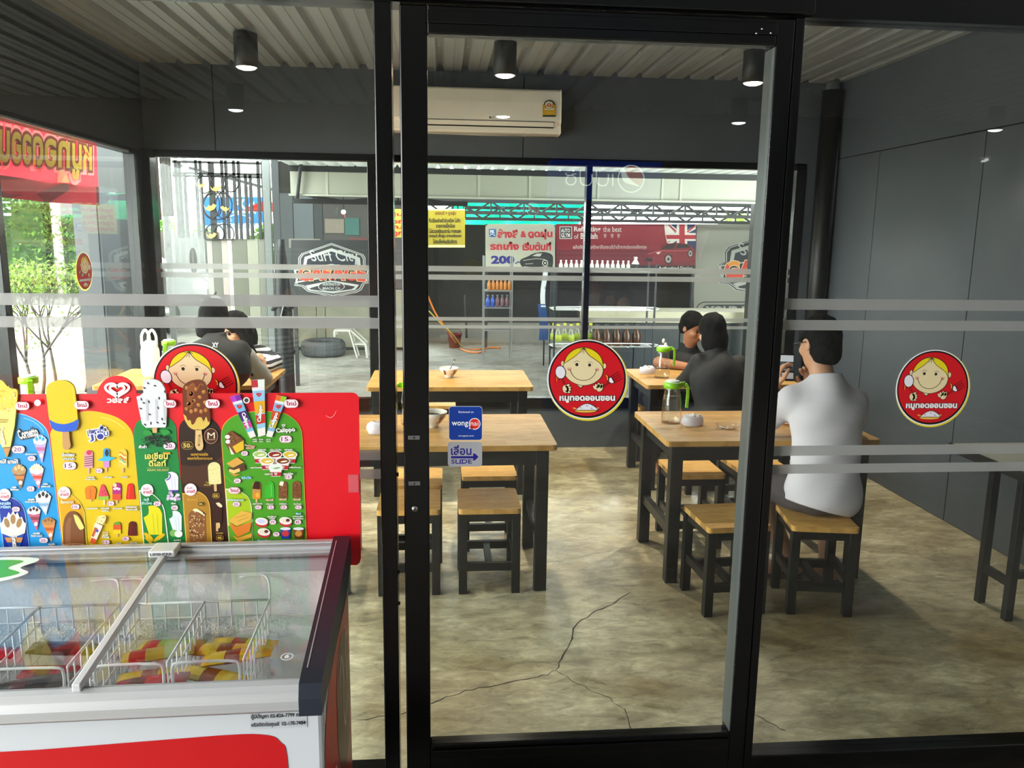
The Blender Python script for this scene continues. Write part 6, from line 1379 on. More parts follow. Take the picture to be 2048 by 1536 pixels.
hedge(aX(134, HY), aX(208, HY), HY, HY+.7, aZ(440, HY, 170), 4500, 'second clipped hedge behind the backlit round sticker', 5)
struct(MB().box(aX(109, HY), aX(129, HY), HY+.1, HY+.5, 0, aZ(378, HY, 118)).build('wall_garden_end', mat('mauve_render', '#b5a3a6', .8)))
struct(MB().box(aX(-90, HY), aX(210, HY), HY-.4, HY-.14, 0, zw).build('wall_planter', mat('white_render', '#d9d4cc', .8)))
struct(MB().box(-12, -11.8, 2, 16, 0, 2.3).build('wall_garden', mat('pale_render', '#b5aaa3')))
bx0 = atx(110, 700, -3.9)
bu = thing('bush', 'thin young bush with bare forking branches outside the left glass', 'bush', (-3.9, float(bx0[1]), 0)); by0 = float(bx0[1]); rr_ = random.Random(11); tips = []
m = MB()
def grow(p, d, l, r, k):
    q = p+d*l; m.tube([tuple(p), tuple((p+q)/2+Vector((rr_.uniform(-.02, .02), rr_.uniform(-.02, .02), 0))), tuple(q)], [r, r*.85, r*.7], 5)
    tips.append(tuple(q)); tips.append(tuple((p+q)/2))
    if k:
        for _ in range(3 if k > 1 else 2): grow(q, (d+Vector((rr_.uniform(-.8, .8), rr_.uniform(-.8, .8), rr_.uniform(-.1, .5)))).normalized(), l*.72, r*.62, k-1)
for s in range(4): grow(Vector((-3.9+rr_.uniform(-.1, .1), by0+(s-1.5)*.32, 0)), Vector((rr_.uniform(-.2, .2), (s-1.5)*.15, 1)).normalized(), .5, .018, 4)
m.build('branches', M_bark, bu); pts_ = [tuple(c+rr_.uniform(-.1, .1) for c in t) for t in tips if t[2] > .5 for _ in range(4)]
stuff(leaf_cloud('foliage', pts_, .055, M_leaf2, bu, 4))
# the plant past the grey post, trees behind the wash bay
def tree(x, y, h, r, label, seed, n=2500):
    t = thing('tree', label, 'tree', (x, y, 0), 'trees beyond the yards'); MB().tube([(x, y, 0), (x+.05, y, h*.5), (x, y, h*.8)], [.09, .07, .03], 8).build('trunk', M_bark, t)
    R = random.Random(seed); P = []
    for _ in range(n):
        v = Vector((R.gauss(0, 1), R.gauss(0, 1), R.gauss(0, 1))).normalized()*r*R.uniform(.6, 1.0); P.append((x+v.x, y+v.y, h*.72+v.z*.8))
    stuff(leaf_cloud('foliage', P, .13, M_leaf2 if seed % 2 else M_leaf, t, seed))
q = aty(553, 448, 14.5); tree(q[0], 14.5, 2.1, .5, 'small green tree glimpsed past the grey post', 2, 1500)
q = aty(318, 450, 20.5); tree(q[0], 20.5, 2.3, .7, 'dark green tree over the yard wall', 4)
q = aty(398, 452, 21.5); tree(q[0], 21.5, 2.2, .45, 'low leafy tree just left of the blue sign', 6, 1500)
q = aty(1475, 446, 18); tree(q[0], 18, 2.6, .6, 'light green tree tip above the emblem banner', 7, 1200)
q = aty(1592, 446, 18); tree(q[0], 18, 2.7, .7, 'yellow green tree behind the window jamb', 9, 1200)
# dark side pillar outside the left window
a, b = float(atx(206, 600, -3.0)[1]), float(atx(268, 600, -3.0)[1])
struct(MB().box(-3.2, -3.0, a, b+.2, 0, 3.2).build('pillar_side', mat('slate_panel', '#3d4044', .45)))
MB().box(-3.0, -2.985, a+.02, (a+b)/2+.1, 0, 2.1).build('slate_sheet', mat('slate_light', '#50555b', .4), bpy.data.objects['pillar_side'])
# red shop banner outside, its lettering seen from behind
BXx = -2.75
def fban(x, y, d): q = atx(x, y, BXx); return (BXx+d+.01*sin(q[1]*7), q[1], q[2])
P = Print(fban, .002); ztop_ = 2.75
def bz(x, y): return (x/7.68, 220+y/7.68)
P.poly([bz(-700, -150), bz(-700, 1100), bz(0, 1340), bz(380, 1380), bz(760, 1420), bz(1100, 1440), bz(1540, 1465), bz(1500, 600), bz(1500, 480)], '#b82030')
P.poly([bz(-700, 850), bz(-700, 1100), bz(0, 1340), bz(740, 1418), bz(1540, 1465), bz(1530, 1180), bz(700, 1095), bz(0, 1000)], '#5a1620')
ltr = 'หมูทอดออนซอน'
x0, y0, x1, y1 = -560, 0, 1440, 0
def warp_text(col, bold, up):
    vs, fs = text_mesh(ltr, bold); ref = text_mesh(ltr, .06)[0]; ax0, ax1 = min(v[0] for v in ref), max(v[0] for v in ref); P.l += up
    out = []
    for v in vs:
        u = 1-(v[0]-ax0)/(ax1-ax0); xx = -620+u*2040; top = 300+xx*.19; ht = 470-xx*.09
        yy = top+(1-(v[1]+.0)/.58)*ht; out.append(P.fn(*bz(xx, yy), P.l*P.step))
    P.mb.add(out, fs, col)
warp_text('#e8b9b0', .16, 1); warp_text('#7a3a20', .10, 1); warp_text('#d9b93a', .03, 1)
P.poly([bz(860, 1110), bz(870, 960), bz(900, 915), bz(950, 915), bz(1000, 1000), bz(1030, 1120)], '#d9b98a'); P.poly([bz(905, 1110), bz(965, 980), bz(1020, 1118)], '#e6d8a0')
tag(P.build('shop_banner', print_mat('banner_cloth', .8, .55)), 'red shop banner hung outside the left glass, lettering reversed', 'banner')
struct(MB().box(-9.0, RX0-.05, 9.4, 19.0, 3.62, 3.7).build('roof_added_shade', mat('grey_roofing', '#8f8f88', .7)))  # unseen roof, added to shade the car, gate and fence
# white estate car parked in front of the gate
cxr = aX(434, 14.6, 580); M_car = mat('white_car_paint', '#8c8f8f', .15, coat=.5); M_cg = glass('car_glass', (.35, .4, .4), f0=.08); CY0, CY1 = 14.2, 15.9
cr = thing('car', 'white estate car parked across the yard in front of the gate', 'car', (cxr-2.2, 15, 0))
def side(Y): return [(cxr, Y, .45), (cxr, Y, .85), (cxr-.12, Y, 1.0), (cxr-1.05, Y, 1.12), (cxr-4.25, Y, 1.14), (cxr-4.35, Y, .9), (cxr-4.35, Y, .42), (cxr-3.9, Y, .3), (cxr-.3, Y, .3)]
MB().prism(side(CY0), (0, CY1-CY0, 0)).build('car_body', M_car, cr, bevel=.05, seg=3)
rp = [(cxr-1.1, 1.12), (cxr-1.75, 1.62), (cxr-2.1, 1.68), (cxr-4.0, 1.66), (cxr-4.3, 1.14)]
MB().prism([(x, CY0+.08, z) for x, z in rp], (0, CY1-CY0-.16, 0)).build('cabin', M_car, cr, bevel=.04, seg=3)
for x0, x1, xt0, xt1 in ((-1.28, -2.2, -1.8, -2.2), (-2.3, -3.25, -2.3, -3.25), (-3.35, -4.1, -3.35, -3.95)):
    MB().prism([(cxr+x0, CY0+.066, 1.17), (cxr+x1, CY0+.066, 1.17), (cxr+xt1, CY0+.075, 1.58), (cxr+xt0, CY0+.075, 1.58)], (0, .01, 0)).build('side_window', mat('dark_car_window', '#3c4444', .1), cr)
MB().box(cxr-4.0, cxr-1.9, CY0+.1, CY0+.13, 1.69, 1.72).build('roof_rail', mat('bare_aluminium', '#b9bcbd'), cr)
MB().ball((cxr-1.2, CY0-.06, 1.18), (.07, .09, .08)).build('wing_mirror', M_car, cr)
MB().box(cxr-.28, cxr-.02, CY0-.004, CY0+.05, .78, .92).build('headlamp', mat('lamp_glass', '#c9ced0', .1), cr, bevel=.01)
for x in (-.85, -3.55):
    w = MB().tube([(cxr+x, CY0-.01, .33), (cxr+x, CY0+.2, .33)], [.33, .33], 28).build('wheel', mat('tyre_black', '#1a1a1a', .7), cr); MB().tube([(cxr+x, CY0-.02, .33), (cxr+x, CY0+.0, .33)], [.2, .21], 16).build('wheel_rim', mat('bare_aluminium', '#b9bcbd'), w)
# scooter by the back glass
mx, my = aX(352, 9.2, 640), 9.2; sc_ = thing('scooter', 'grey scooter parked behind the left diners outside the back glass', 'scooter', (mx, my, 0)); M_sc = mat('grey_scooter', '#8d8f90', .25, coat=.5)
for x in (-.62, .62): w = MB().tube([(mx+x, my-.05, .27), (mx+x, my+.05, .27)], [.27, .27], 24).build('wheel', mat('tyre_black', '#1a1a1a'), sc_); MB().tube([(mx+x, my-.055, .27), (mx+x, my+.055, .27)], [.15, .15], 14).build('wheel_rim', mat('bare_aluminium', '#b9bcbd'), w)
MB().prism([(mx-.8, my-.1, .5), (mx-.75, my-.1, .72), (mx-.2, my-.1, .70), (mx-.05, my-.1, .38), (mx+.3, my-.1, .36), (mx+.45, my-.1, .75), (mx+.52, my-.1, .75), (mx+.38, my-.1, .26), (mx-.5, my-.1, .28)], (0, .2, 0)).build('scooter_body', M_sc, sc_, bevel=.03)
MB().prism([(mx-.8, my-.11, .72), (mx-.75, my-.11, .80), (mx-.25, my-.11, .77), (mx-.18, my-.11, .70)], (0, .22, 0)).build('saddle', M_iron, sc_, bevel=.03)
MB().bar((mx+.47, my, .72), (mx+.38, my, 1.0), .05).build('steering_column', M_sc, sc_); MB().tube([(mx+.36, my-.3, 1.05), (mx+.40, my, 1.0), (mx+.36, my+.3, 1.05)], .014, 6).build('handlebar', M_iron, sc_)
MB().ball((mx+.44, my-.0, .95), (.08, .13, .09)).build('headlamp', mat('lamp_glass', '#c9ced0'), sc_); MB().bar((mx+.45, my, .75), (mx+.62, my, .27), .05).build('fork', M_iron, sc_)
# dark wrapped post with tyres hung on it, between gate and tyre
hx0, hx1 = aX(546, 8.1), aX(584, 8.1)
dp = thing('wrapped_post', 'thick dark post wrapped in black sheet beside the flat tyre', 'post', ((hx0+hx1)/2, 8.1, 0)); cxm = (hx0+hx1)/2; rw_ = (hx1-hx0)/2
n = 20; rows = []
R = random.Random(2)
for i, (z, k) in enumerate(((0, 1), (.35, .97), (.8, 1.0), (1.15, .92), (1.4, .7), (1.56, .5), (1.66, .42))): rows.append([(cxm+rw_*k*cos(2*pi*j/n)*(1+R.uniform(-.06, .06)), 8.1+rw_*k*sin(2*pi*j/n)*(1+R.uniform(-.08, .08)), z) for j in range(n)])
MB().add([v for r_ in rows for v in r_], [(i*n+j, i*n+(j+1) % n, (i+1)*n+(j+1) % n, (i+1)*n+j) for i in range(6) for j in range(n)]+[tuple(range(6*n, 7*n))], None, True).build('black_wrap', mat('black_sheet', '#15181c', .45), dp)
for z in (.55, 1.0): MB().tube([(cxm+(rw_+.01)*cos(2*pi*j/n), 8.1+(rw_+.01)*sin(2*pi*j/n), z+.02*sin(j)) for j in range(n)], .012, 5, closed=True).build('binding', M_iron, dp)
MB().bar((cxm-.02, 8.1-rw_-.01, .85), (cxm+.05, 8.1-rw_-.01, 1.12), .03, .01).build('pale_tape', mat('bare_aluminium', '#b9bcbd'), dp)
# ---------------------------------------------------------------- drinks sign across the porch (mirrored in the glass)
PY = -3.2; s0 = aty(1105, 318, 2*YF-PY); s1 = aty(1325, 402, 2*YF-PY); X0, X1, Z1, Z0 = float(s0[0]), float(s1[0]), float(s0[2]), float(s1[2])
ds = thing('drinks_cooler', 'drinks cooler with lit blue header across the porch, seen only mirrored', 'cooler', (X0, PY, 0))
MB().box(X0, X1, PY-.34, PY-.02, Z0, Z1).build('header_box', mat('sign_blue_glow', '#0a2f8f', .4, emit=1.2), ds)
MB().box(X0, X1, PY-.34, PY-.02, 0, Z0).build('cooler_case', mat('cooler_blue', '#16305a', .4), ds)
M_wglow = mat('sign_white_glow', '#e9f4f0', .4, emit=3.2); M_rglow = mat('sign_red_glow', '#b31c1c', .4, emit=2.0)
def fp_(x, y, d): q = aty(x, y, 2*YF-PY); return (q[0], PY-.018+d, q[2])
def one(nm, fn, m): P = Print(fp_, .002); fn(P); return P.build(nm, m, ds)
def cz_(x, y): return (1090+x/9.309, 310+y/9.309)
one('globe_ring', lambda P: P.line([(cz_(1630, 435)[0]+26*cos(i*pi/20), cz_(1630, 435)[1]+27*sin(i*pi/20)) for i in range(40)], 2.6, None, closed=True), M_wglow)
one('globe_red', lambda P: P.poly(curve([cz_(*q) for q in ((1510, 255), (1560, 370), (1650, 480), (1800, 570), (1850, 470), (1830, 330), (1760, 240), (1640, 200))], 4, True), None), M_rglow)
one('globe_wave', lambda P: P.poly(curve([cz_(*q) for q in ((1450, 260), (1510, 255), (1560, 370), (1650, 480), (1790, 575), (1620, 540), (1500, 490), (1450, 380))], 4, True), None), M_wglow)
def letters(P):
    for pts_l, w in (([(1285, 345), (1285, 575)], 3), ([(1200, 345), (1200, 450), (1170, 540), (1090, 565), (1010, 530), (980, 440), (980, 260)], 2.6), ([(895, 345), (895, 450), (870, 530), (790, 560), (705, 530), (675, 440), (675, 265)], 2.6)): P.line(curve([cz_(*q) for q in pts_l], 4), w, None)
    P.line([cz_(500+95*cos(a*.45), 460+90*sin(a*.45)) for a in range(14)], 2.4, None, closed=True)
    P.line(curve([cz_(*q) for q in ((600, 345), (540, 350), (500, 370), (420, 365), (405, 325))], 4), 2.2, None); P.line([cz_(420, 290), cz_(480, 280), cz_(570, 288)], 1.6, None); P.line([cz_(1080, 285), cz_(1100, 265), cz_(1190, 285)], 1.4, None)
one('header_letters', letters, M_wglow)
# ================================================================ people: one smooth skin grown round a posed skeleton
V3 = lambda *a: np.array(a, float)
class Field:
    def __init__(s, k=.03): s.p = []; s.k = k; s.cuts = []; s.noise = None
    def cap(s, a, b, ra, rb=None, k=None): s.p.append(('c', np.array(a, float), np.array(b, float), ra, ra if rb is None else rb, s.k if k is None else k)); return s
    def ell(s, c, r, R=None, k=None, sub=False): s.p.append(('s' if sub else 'e', np.array(c, float), np.array(r, float), np.eye(3) if R is None else R, None, s.k if k is None else k)); return s
    def cut(s, p, n): n = np.array(n, float); s.cuts.append((np.array(p, float), n/np.linalg.norm(n))); return s
    def chain(s, pts, rs, k=None):
        for i in range(len(pts)-1): s.cap(pts[i], pts[i+1], rs[i], rs[i+1], k)
        return s
    def __call__(s, P):
        d = np.full(len(P), 9.0, np.float32)
        for t, a, b, c, e, k in s.p:
            if t == 'c':
                pa = P-a; ba = b-a; h = np.clip(pa@ba/max(1e-9, ba@ba), 0, 1); q = np.linalg.norm(pa-h[:, None]*ba, axis=1)-(c+(e-c)*h)
            else:
                L = (P-a)@c; k0 = np.linalg.norm(L/b, axis=1); k1 = np.linalg.norm(L/(b*b), axis=1); q = k0*(k0-1)/np.maximum(k1, 1e-6)
            if t == 's':
                h = np.clip(.5-.5*(d+q)/k, 0, 1); d = d*(1-h)-q*h+k*h*(1-h)
            else:
                h = np.clip(.5+.5*(d-q)/k, 0, 1); d = d*(1-h)+q*h-k*h*(1-h)
        if s.noise: d = d+s.noise(P)
        for p, n in s.cuts: d = np.maximum(d, (P-p)@n)
        return d
    def bounds(s, m=.03):
        lo = np.full(3, 9e9); hi = -lo
        for t, a, b, c, e, k in s.p:
            if t == 'c':
                r = max(c, e)
                for q in (a, b): lo = np.minimum(lo, q-r); hi = np.maximum(hi, q+r)
            elif t == 'e': lo = np.minimum(lo, a-max(b)); hi = np.maximum(hi, a+max(b))
        return lo-m, hi+m
def grow_mesh(F, h):
    lo, hi = F.bounds(); B = 10; nb = np.ceil((hi-lo)/(h*B)).astype(int)+1; n = nb*B
    Sg = np.ones(n, np.float32); g = np.stack(np.meshgrid(*[np.arange(k) for k in nb], indexing='ij'), -1).reshape(-1, 3)
    dc = F(lo+(g*B+B/2-.5)*h); off = np.stack(np.meshgrid(*[np.arange(B)]*3, indexing='ij'), -1).reshape(-1, 3)
    for i in np.where(dc < 0)[0]:
        x, y, z = g[i]*B; Sg[x:x+B, y:y+B, z:z+B] = -1
    keep = g[np.abs(dc) < h*B*.9+.035]
    for c0 in range(0, len(keep), 120):
        kk = keep[c0:c0+120]; P = ((kk[:, None, :]*B+off[None]).reshape(-1, 3)*h+lo); v = F(P).reshape(len(kk), B, B, B)
        for i, (x, y, z) in enumerate(kk*B): Sg[x:x+B, y:y+B, z:z+B] = v[i]
    ins = Sg < 0; C = [(i, j, k) for i in (0, 1) for j in (0, 1) for k in (0, 1)]
    sl = lambda c: tuple(slice(c[a], n[a]-1+c[a]) for a in range(3))
    cnt = sum(ins[sl(c)].astype(np.int8) for c in C); act = (cnt > 0) & (cnt < 8); idx = np.argwhere(act)
    cid = np.full(act.shape, -1, np.int64); cid[act] = np.arange(len(idx))
    acc = np.zeros((len(idx), 3)); w = np.zeros(len(idx))
    vals = {c: Sg[idx[:, 0]+c[0], idx[:, 1]+c[1], idx[:, 2]+c[2]] for c in C}
    for c in C:
        for ax in range(3):
            if c[ax] == 0:
                c2 = tuple(1 if a == ax else c[a] for a in range(3)); a, b = vals[c], vals[c2]; m = (a < 0) != (b < 0); t = np.where(m, a/np.where(m, a-b, 1), 0)
                q = np.array(c, float)[None].repeat(len(idx), 0); q[:, ax] = t; acc += q*m[:, None]; w += m
    vs = lo+(idx+acc/np.maximum(w, 1)[:, None])*h; fs = []
    for ax in range(3):
        b, c = (ax+1) % 3, (ax+2) % 3; s0 = [slice(1, n[a]-1) for a in range(3)]; s1 = list(s0); s1[ax] = slice(2, n[ax]); s0[ax] = slice(1, n[ax]-1)
        A_, B_ = ins[tuple(s0)], ins[tuple(s1)]; e = np.argwhere(A_ != B_); up = A_[tuple(e.T)]; e = e+1
        def cell(db, dc_): q = e.copy(); q[:, b] -= db; q[:, c] -= dc_; return cid[tuple(q.T)]
        Q = np.stack([cell(1, 1), cell(0, 1), cell(0, 0), cell(1, 0)], 1); Q[~up] = Q[~up][:, ::-1]; Q = Q[(Q >= 0).all(1)]; fs.append(Q)
    return vs, np.concatenate(fs)
def skin(name, F, h, m, parent):
    vs, fs = grow_mesh(F, h); me = bpy.data.meshes.new(name); o0 = np.array(ORG[parent])
    me.vertices.add(len(vs)); me.vertices.foreach_set('co', (vs-o0).astype(np.float32).ravel()); me.loops.add(fs.size); me.loops.foreach_set('vertex_index', fs.astype(np.int32).ravel())
    me.polygons.add(len(fs)); me.polygons.foreach_set('loop_start', np.arange(0, fs.size, 4, dtype=np.int32)); me.polygons.foreach_set('use_smooth', np.ones(len(fs), bool))
    me.update(calc_edges=True); me.validate(); me.materials.append(m); o = bpy.data.objects.new(name, me); COL.objects.link(o); o.parent = parent; ORG[o] = ORG[parent]; return o
def frame(fwd, up=(0, 0, 1)):
    f = np.array(fwd, float); f /= np.linalg.norm(f); r = np.cross(f, up); r /= np.linalg.norm(r); u = np.cross(r, f); return np.stack([r, f, u], 1)   # columns right, forward, up
def head(F, c, R, s=1.0, ears=True, k=.02):
    w = lambda x, y, z: c+R@(V3(x, y, z)*s)
    F.ell(w(0, -.012, .035), V3(.076, .094, .088)*s, R, k); F.ell(w(0, .022, -.03), V3(.062, .068, .078)*s, R, .03); F.ell(w(0, .052, -.078), V3(.034, .035, .03)*s, R, .025)
    F.cap(w(0, .085, .012), w(0, .104, -.026), .010*s, .0155*s, .012); F.ell(w(0, .088, -.055), V3(.024, .012, .009)*s, R, .008)
    for x in (-1, 1):
        F.ell(w(x*.032, .096, .012), V3(.015, .012, .010)*s, R, .012, True); F.ell(w(x*.036, .058, -.02), V3(.026, .026, .02)*s, R, .02)
        if ears: F.ell(w(x*.079, -.008, .0), V3(.009, .019, .032)*s, R, .006); F.ell(w(x*.087, -.004, .003), V3(.006, .011, .02)*s, R, .004, True)
    return w
def face_parts(par, w, R, sm, hair):
    m = MB()
    for x in (-1, 1): m.ball(tuple(w(x*.032, .083, .012)), .0115, 10, 8)
    m.build('eyes', mat('eye_dark', '#2a1d18', .2), par)
    m = MB()
    for x in (-1, 1): m.tube([tuple(w(x*q, y, z)) for q, y, z in ((.014, .096, .030), (.032, .094, .036), (.050, .080, .031))], [.003, .0045, .002], 6)
    m.build('eyebrows', hair, par)
    MB().tube([tuple(w(q, y, -.055+z)) for q, y, z in ((-.024, .089, .001), (-.01, .099, .0), (.01, .099, .0), (.024, .089, .001))], [.002, .0042, .0042, .002], 6).build('lips', mat('lip', '#8a4a40', .4), par)
def hand(F, wrist, d, nrm, thumb, curl=.5, s=1.0, spread=.1, tc=.4):
    d, nrm, thumb = [np.array(q, float)/np.linalg.norm(q) for q in (d, nrm, thumb)]; thumb = thumb-d*(thumb@d); thumb /= np.linalg.norm(thumb); nrm = np.cross(d, thumb)*np.sign(np.cross(d, thumb)@nrm)
    pc = wrist+d*.045*s; F.ell(pc, V3(.040, .014, .048)*s, np.stack([thumb, nrm, d], 1), .012)
    for i, (o, L) in enumerate(((.030, .072), (.010, .080), (-.010, .074), (-.029, .058))):
        p = wrist+d*.086*s+thumb*o*s; a = curl*(.9+.08*i); r = .0088*s
        for seg, f in enumerate((.46, .31, .25)):
            dirv = d*cos(a)+nrm*sin(a)+thumb*(.10-.07*i)*spread*3*(seg == 0); dirv /= np.linalg.norm(dirv); q = p+dirv*L*f*s; F.cap(p, q, r, r*.92, .004); p = q; r *= .92; a += curl*.95
    p = wrist+d*.025*s+thumb*.028*s; q = p+(thumb*.75+d*.6+nrm*.25)*.038*s; r_ = q+(thumb*(.5-tc)+d*.85+nrm*tc)*.032*s; e = r_+(d*.8+nrm*tc*1.3+thumb*(.2-tc))*.024*s
    F.cap(p, q, .0135*s, .0115*s, .01); F.cap(q, r_, .011*s, .010*s, .004); F.cap(r_, e, .0098*s, .008*s, .004)
def folds(amp, fx, fy, fz, ph=0.0):
    def f(P): return amp*(np.sin(P[:, 0]*fx+P[:, 2]*fz*.6+ph)*np.sin(P[:, 2]*fz+P[:, 1]*fy)+.5*np.sin(P[:, 0]*fx*1.9-P[:, 2]*fz*1.3+1.7))
    return f
M_hair = mat('black_hair', '#080707', .75, spec=.15, bump=.5, bscale=220, stretch=(1, 1, .25))
M_skin1 = mat('tan_skin', '#c08c6c', .5, noise=.05, nscale=6); M_skin2 = mat('brown_skin', '#a56f50', .45, noise=.05, nscale=6); M_skin3 = mat('fair_skin', '#d8a888', .5)
M_tee = mat('white_jersey', '#cfc9d0', .8, bump=.35, bscale=9, stretch=(1, 1, 2.2)); M_blk = mat('black_cotton', '#121316', .75, bump=.2, bscale=25)
M_short = mat('grey_brown_cotton', '#4a4142', .8, bump=.3, bscale=35)
# --- person in the white shirt, from behind
p1 = thing('person', 'person in white t-shirt and dark shorts sitting on a stool with their back to the door, holding a phone', 'person', (1.79, 3.55, 0)); p1['label'] = 'person in white t-shirt, back to the door, holding up a phone at the front table'
shL, shR = V3(1.655, 3.655, .955), V3(1.965, 3.63, .945); elL, wrL = V3(1.590, 3.835, .785), V3(1.712, 3.955, .965); elR, wrR = V3(2.07, 3.82, .79), V3(1.945, 4.0, .965)
hipL, knL, anL = V3(1.725, 3.60, .515), V3(1.600, 3.90, .50), V3(1.785, 3.80, .085); hipR, knR, anR = V3(1.875, 3.60, .515), V3(2.0, 3.95, .50), V3(1.955, 3.74, .085)
nk, hc = V3(1.812, 3.635, 1.085), V3(1.797, 3.70, 1.222); RH = frame((-.30, .90, -.26))
F = Field(.03)
F.ell((1.80, 3.56, .56), (.150, .115, .115)).ell((1.81, 3.58, .72), (.140, .100, .15)).ell((1.815, 3.605, .88), (.155, .105, .16)); F.cap(shL, shR, .055, .055, .05)
F.cap(nk-V3(0, 0, .06), hc-V3(0, .0, .06), .056, .054)
w1 = head(F, hc, RH)
for a, b, c in ((shL, elL, wrL), (shR, elR, wrR)): F.chain([a, b, c], [.050, .042, .028], .02)
hand(F, wrL, (.18, .22, 1), (1, .2, 0), (0, -1, .25), curl=.55, tc=.25); hand(F, wrR, (-.55, .1, .9), (-.5, -.9, 0), (-1, .3, -.3), curl=.6, tc=.3)
F.cap(hipL, knL, .082, .060); F.cap(knL, anL, .058, .036); F.cap(V3(1.645, 3.85, .38), V3(1.70, 3.81, .24), .05, .042); F.cap(hipR, knR, .082, .060); F.cap(knR, anR, .058, .036)
for an, toe in ((anL, V3(1.655, 3.825, .035)), (anR, V3(1.875, 3.86, .035))):
    d = toe-an; d[2] = 0; d /= np.linalg.norm(d); sd_ = V3(-d[1], d[0], 0); hl = an-d*.035; hl[2] = .05
    F.cap(hl, hl+d*.04, .032, .034); F.cap(an-V3(0, 0, .01), toe-d*.02+V3(0, 0, .012), .034, .022); F.ell(toe-d*.03+V3(0, 0, .003), (.05, .045, .018), np.stack([d, sd_, V3(0, 0, 1)], 1))
    for i in range(5): t0 = toe-d*(.004+.006*i*i*.25)+sd_*(i-2)*.017*(1 if an is anL else -1); F.cap(t0, t0+d*(.024-.002*i), .0115-.001*i, .0095-.001*i, .005)
skin('body', F, .005, M_skin1, p1)
T_ = Field(.05); T_.ell((1.80, 3.545, .55), (.176, .138, .14)).ell((1.80, 3.54, .50), (.168, .138, .10)).ell((1.808, 3.562, .70), (.163, .12, .17)).ell((1.815, 3.592, .86), (.174, .122, .17)); T_.cap(shL+V3(.03, -.005, -.01), shR+V3(-.03, -.005, -.01), .068, .068, .06); T_.cap(V3(1.81, 3.61, .95), nk+V3(0, 0, .0), .09, .064, .04); T_.cap(nk-V3(0, 0, .05), shL+V3(.02, 0, .015), .06, .052, .05); T_.cap(nk-V3(0, 0, .05), shR+V3(-.02, 0, .015), .06, .052, .05)
for a, b in ((shL, elL), (shR, elR)): T_.cap(a, a+(b-a)*.72, .062, .064, .03)
T_.cut(nk+V3(0, 0, .004), (0, .25, 1)); T_.cut((1.8, 3.45, .468), (-.26, -.10, -1)); T_.cut(shL+(elL-shL)*.66, (elL-shL)); T_.cut(shR+(elR-shR)*.66, (elR-shR))
T_.noise = folds(.0032, 17, 9, 23, .4)
class Both:                                      # a sleeve cut acts only on its own sleeve
    pass
sl_c = T_.cuts[2:]; T_.cuts = T_.cuts[:2]
_old = T_.__call__
def tee(P):
    d = Field.__call__(T_, P)
    for (p, n), sgn in zip(sl_c, (-1, 1)):
        m = ((P-p)@n > 0) & ((P[:, 0]-1.815)*sgn > .13) & (P[:, 2] > .70); d = np.where(m, np.maximum(d, (P-p)@n), d)
    return d
class Wrap:
    def __init__(s, f, b): s.f, s.b = f, b
    def __call__(s, P): return s.f(P)
    def bounds(s): return s.b.bounds()
skin('t_shirt', Wrap(tee, T_), .006, M_tee, p1)
G = Field(.03); G.ell((1.80, 3.55, .535), (.172, .135, .108)); G.cap(hipL, hipL+(knL-hipL)*1.02, .098, .083); G.cap(hipR, hipR+(knR-hipR)*1.0, .098, .083); G.noise = folds(.004, 40, 30, 28)
kn_cut = [(hipL+(knL-hipL)*.84, (knL-hipL)), (hipR+(knR-hipR)*.84, (knR-hipR))]
for p, n in kn_cut: G.cut(p, n)
G.cut((1.8, 3.5, .434), (0, 0, -1))
skin('shorts', G, .007, M_short, p1)
Hr = Field(.02); wv = lambda x, y, z: hc+RH@V3(x, y, z)
Hr.ell(wv(0, -.014, .04), (.089, .108, .102), RH).ell(wv(0, -.040, -.03), (.076, .070, .092), RH); Hr.noise = folds(.002, 90, 70, 60)
Hr.cut(wv(0, .06, .04), RH@V3(0, 1, -.55)); Hr.cut(wv(0, -.06, -.105), RH@V3(0, .45, -1)); Hr.ell(wv(.09, .02, -.012), (.035, .045, .05), RH, .01, True); Hr.ell(wv(-.09, .02, -.012), (.035, .045, .05), RH, .01, True)
skin('hair', Hr, .006, M_hair, p1)
face_parts(p1, w1, RH, None, M_hair)
MB().tube([tuple(w1(-.088, -.01, .012)), tuple(w1(-.080, .08, .016)), tuple(w1(-.055, .108, .014))], .0022, 6).build('glasses_temple', M_blackmatt, p1); MB().tube([tuple(w1(.088, -.01, .012)), tuple(w1(.080, .08, .016)), tuple(w1(.055, .108, .014)), tuple(w1(-.055, .108, .014))], .0022, 6).build('glasses_frame', M_blackmatt, p1)
d = (wrL-elL)/np.linalg.norm(wrL-elL); u = np.cross(d, (0, 0, 1)); u /= np.linalg.norm(u); v = np.cross(d, u)
for o, c, nm in ((.0, '#16130f', 'bead_bracelet'), (.014, '#c9581c', 'orange_bracelet')): q = wrL-d*(.028+o); MB().tube([tuple(q+(u*cos(t*pi/10)+v*sin(t*pi/10))*.034) for t in range(20)], .0045, 6, closed=True).build(nm, mat(nm+'_cord', c, .5), p1)
M_flip = mat('taupe_rubber', '#5a4c44', .8)
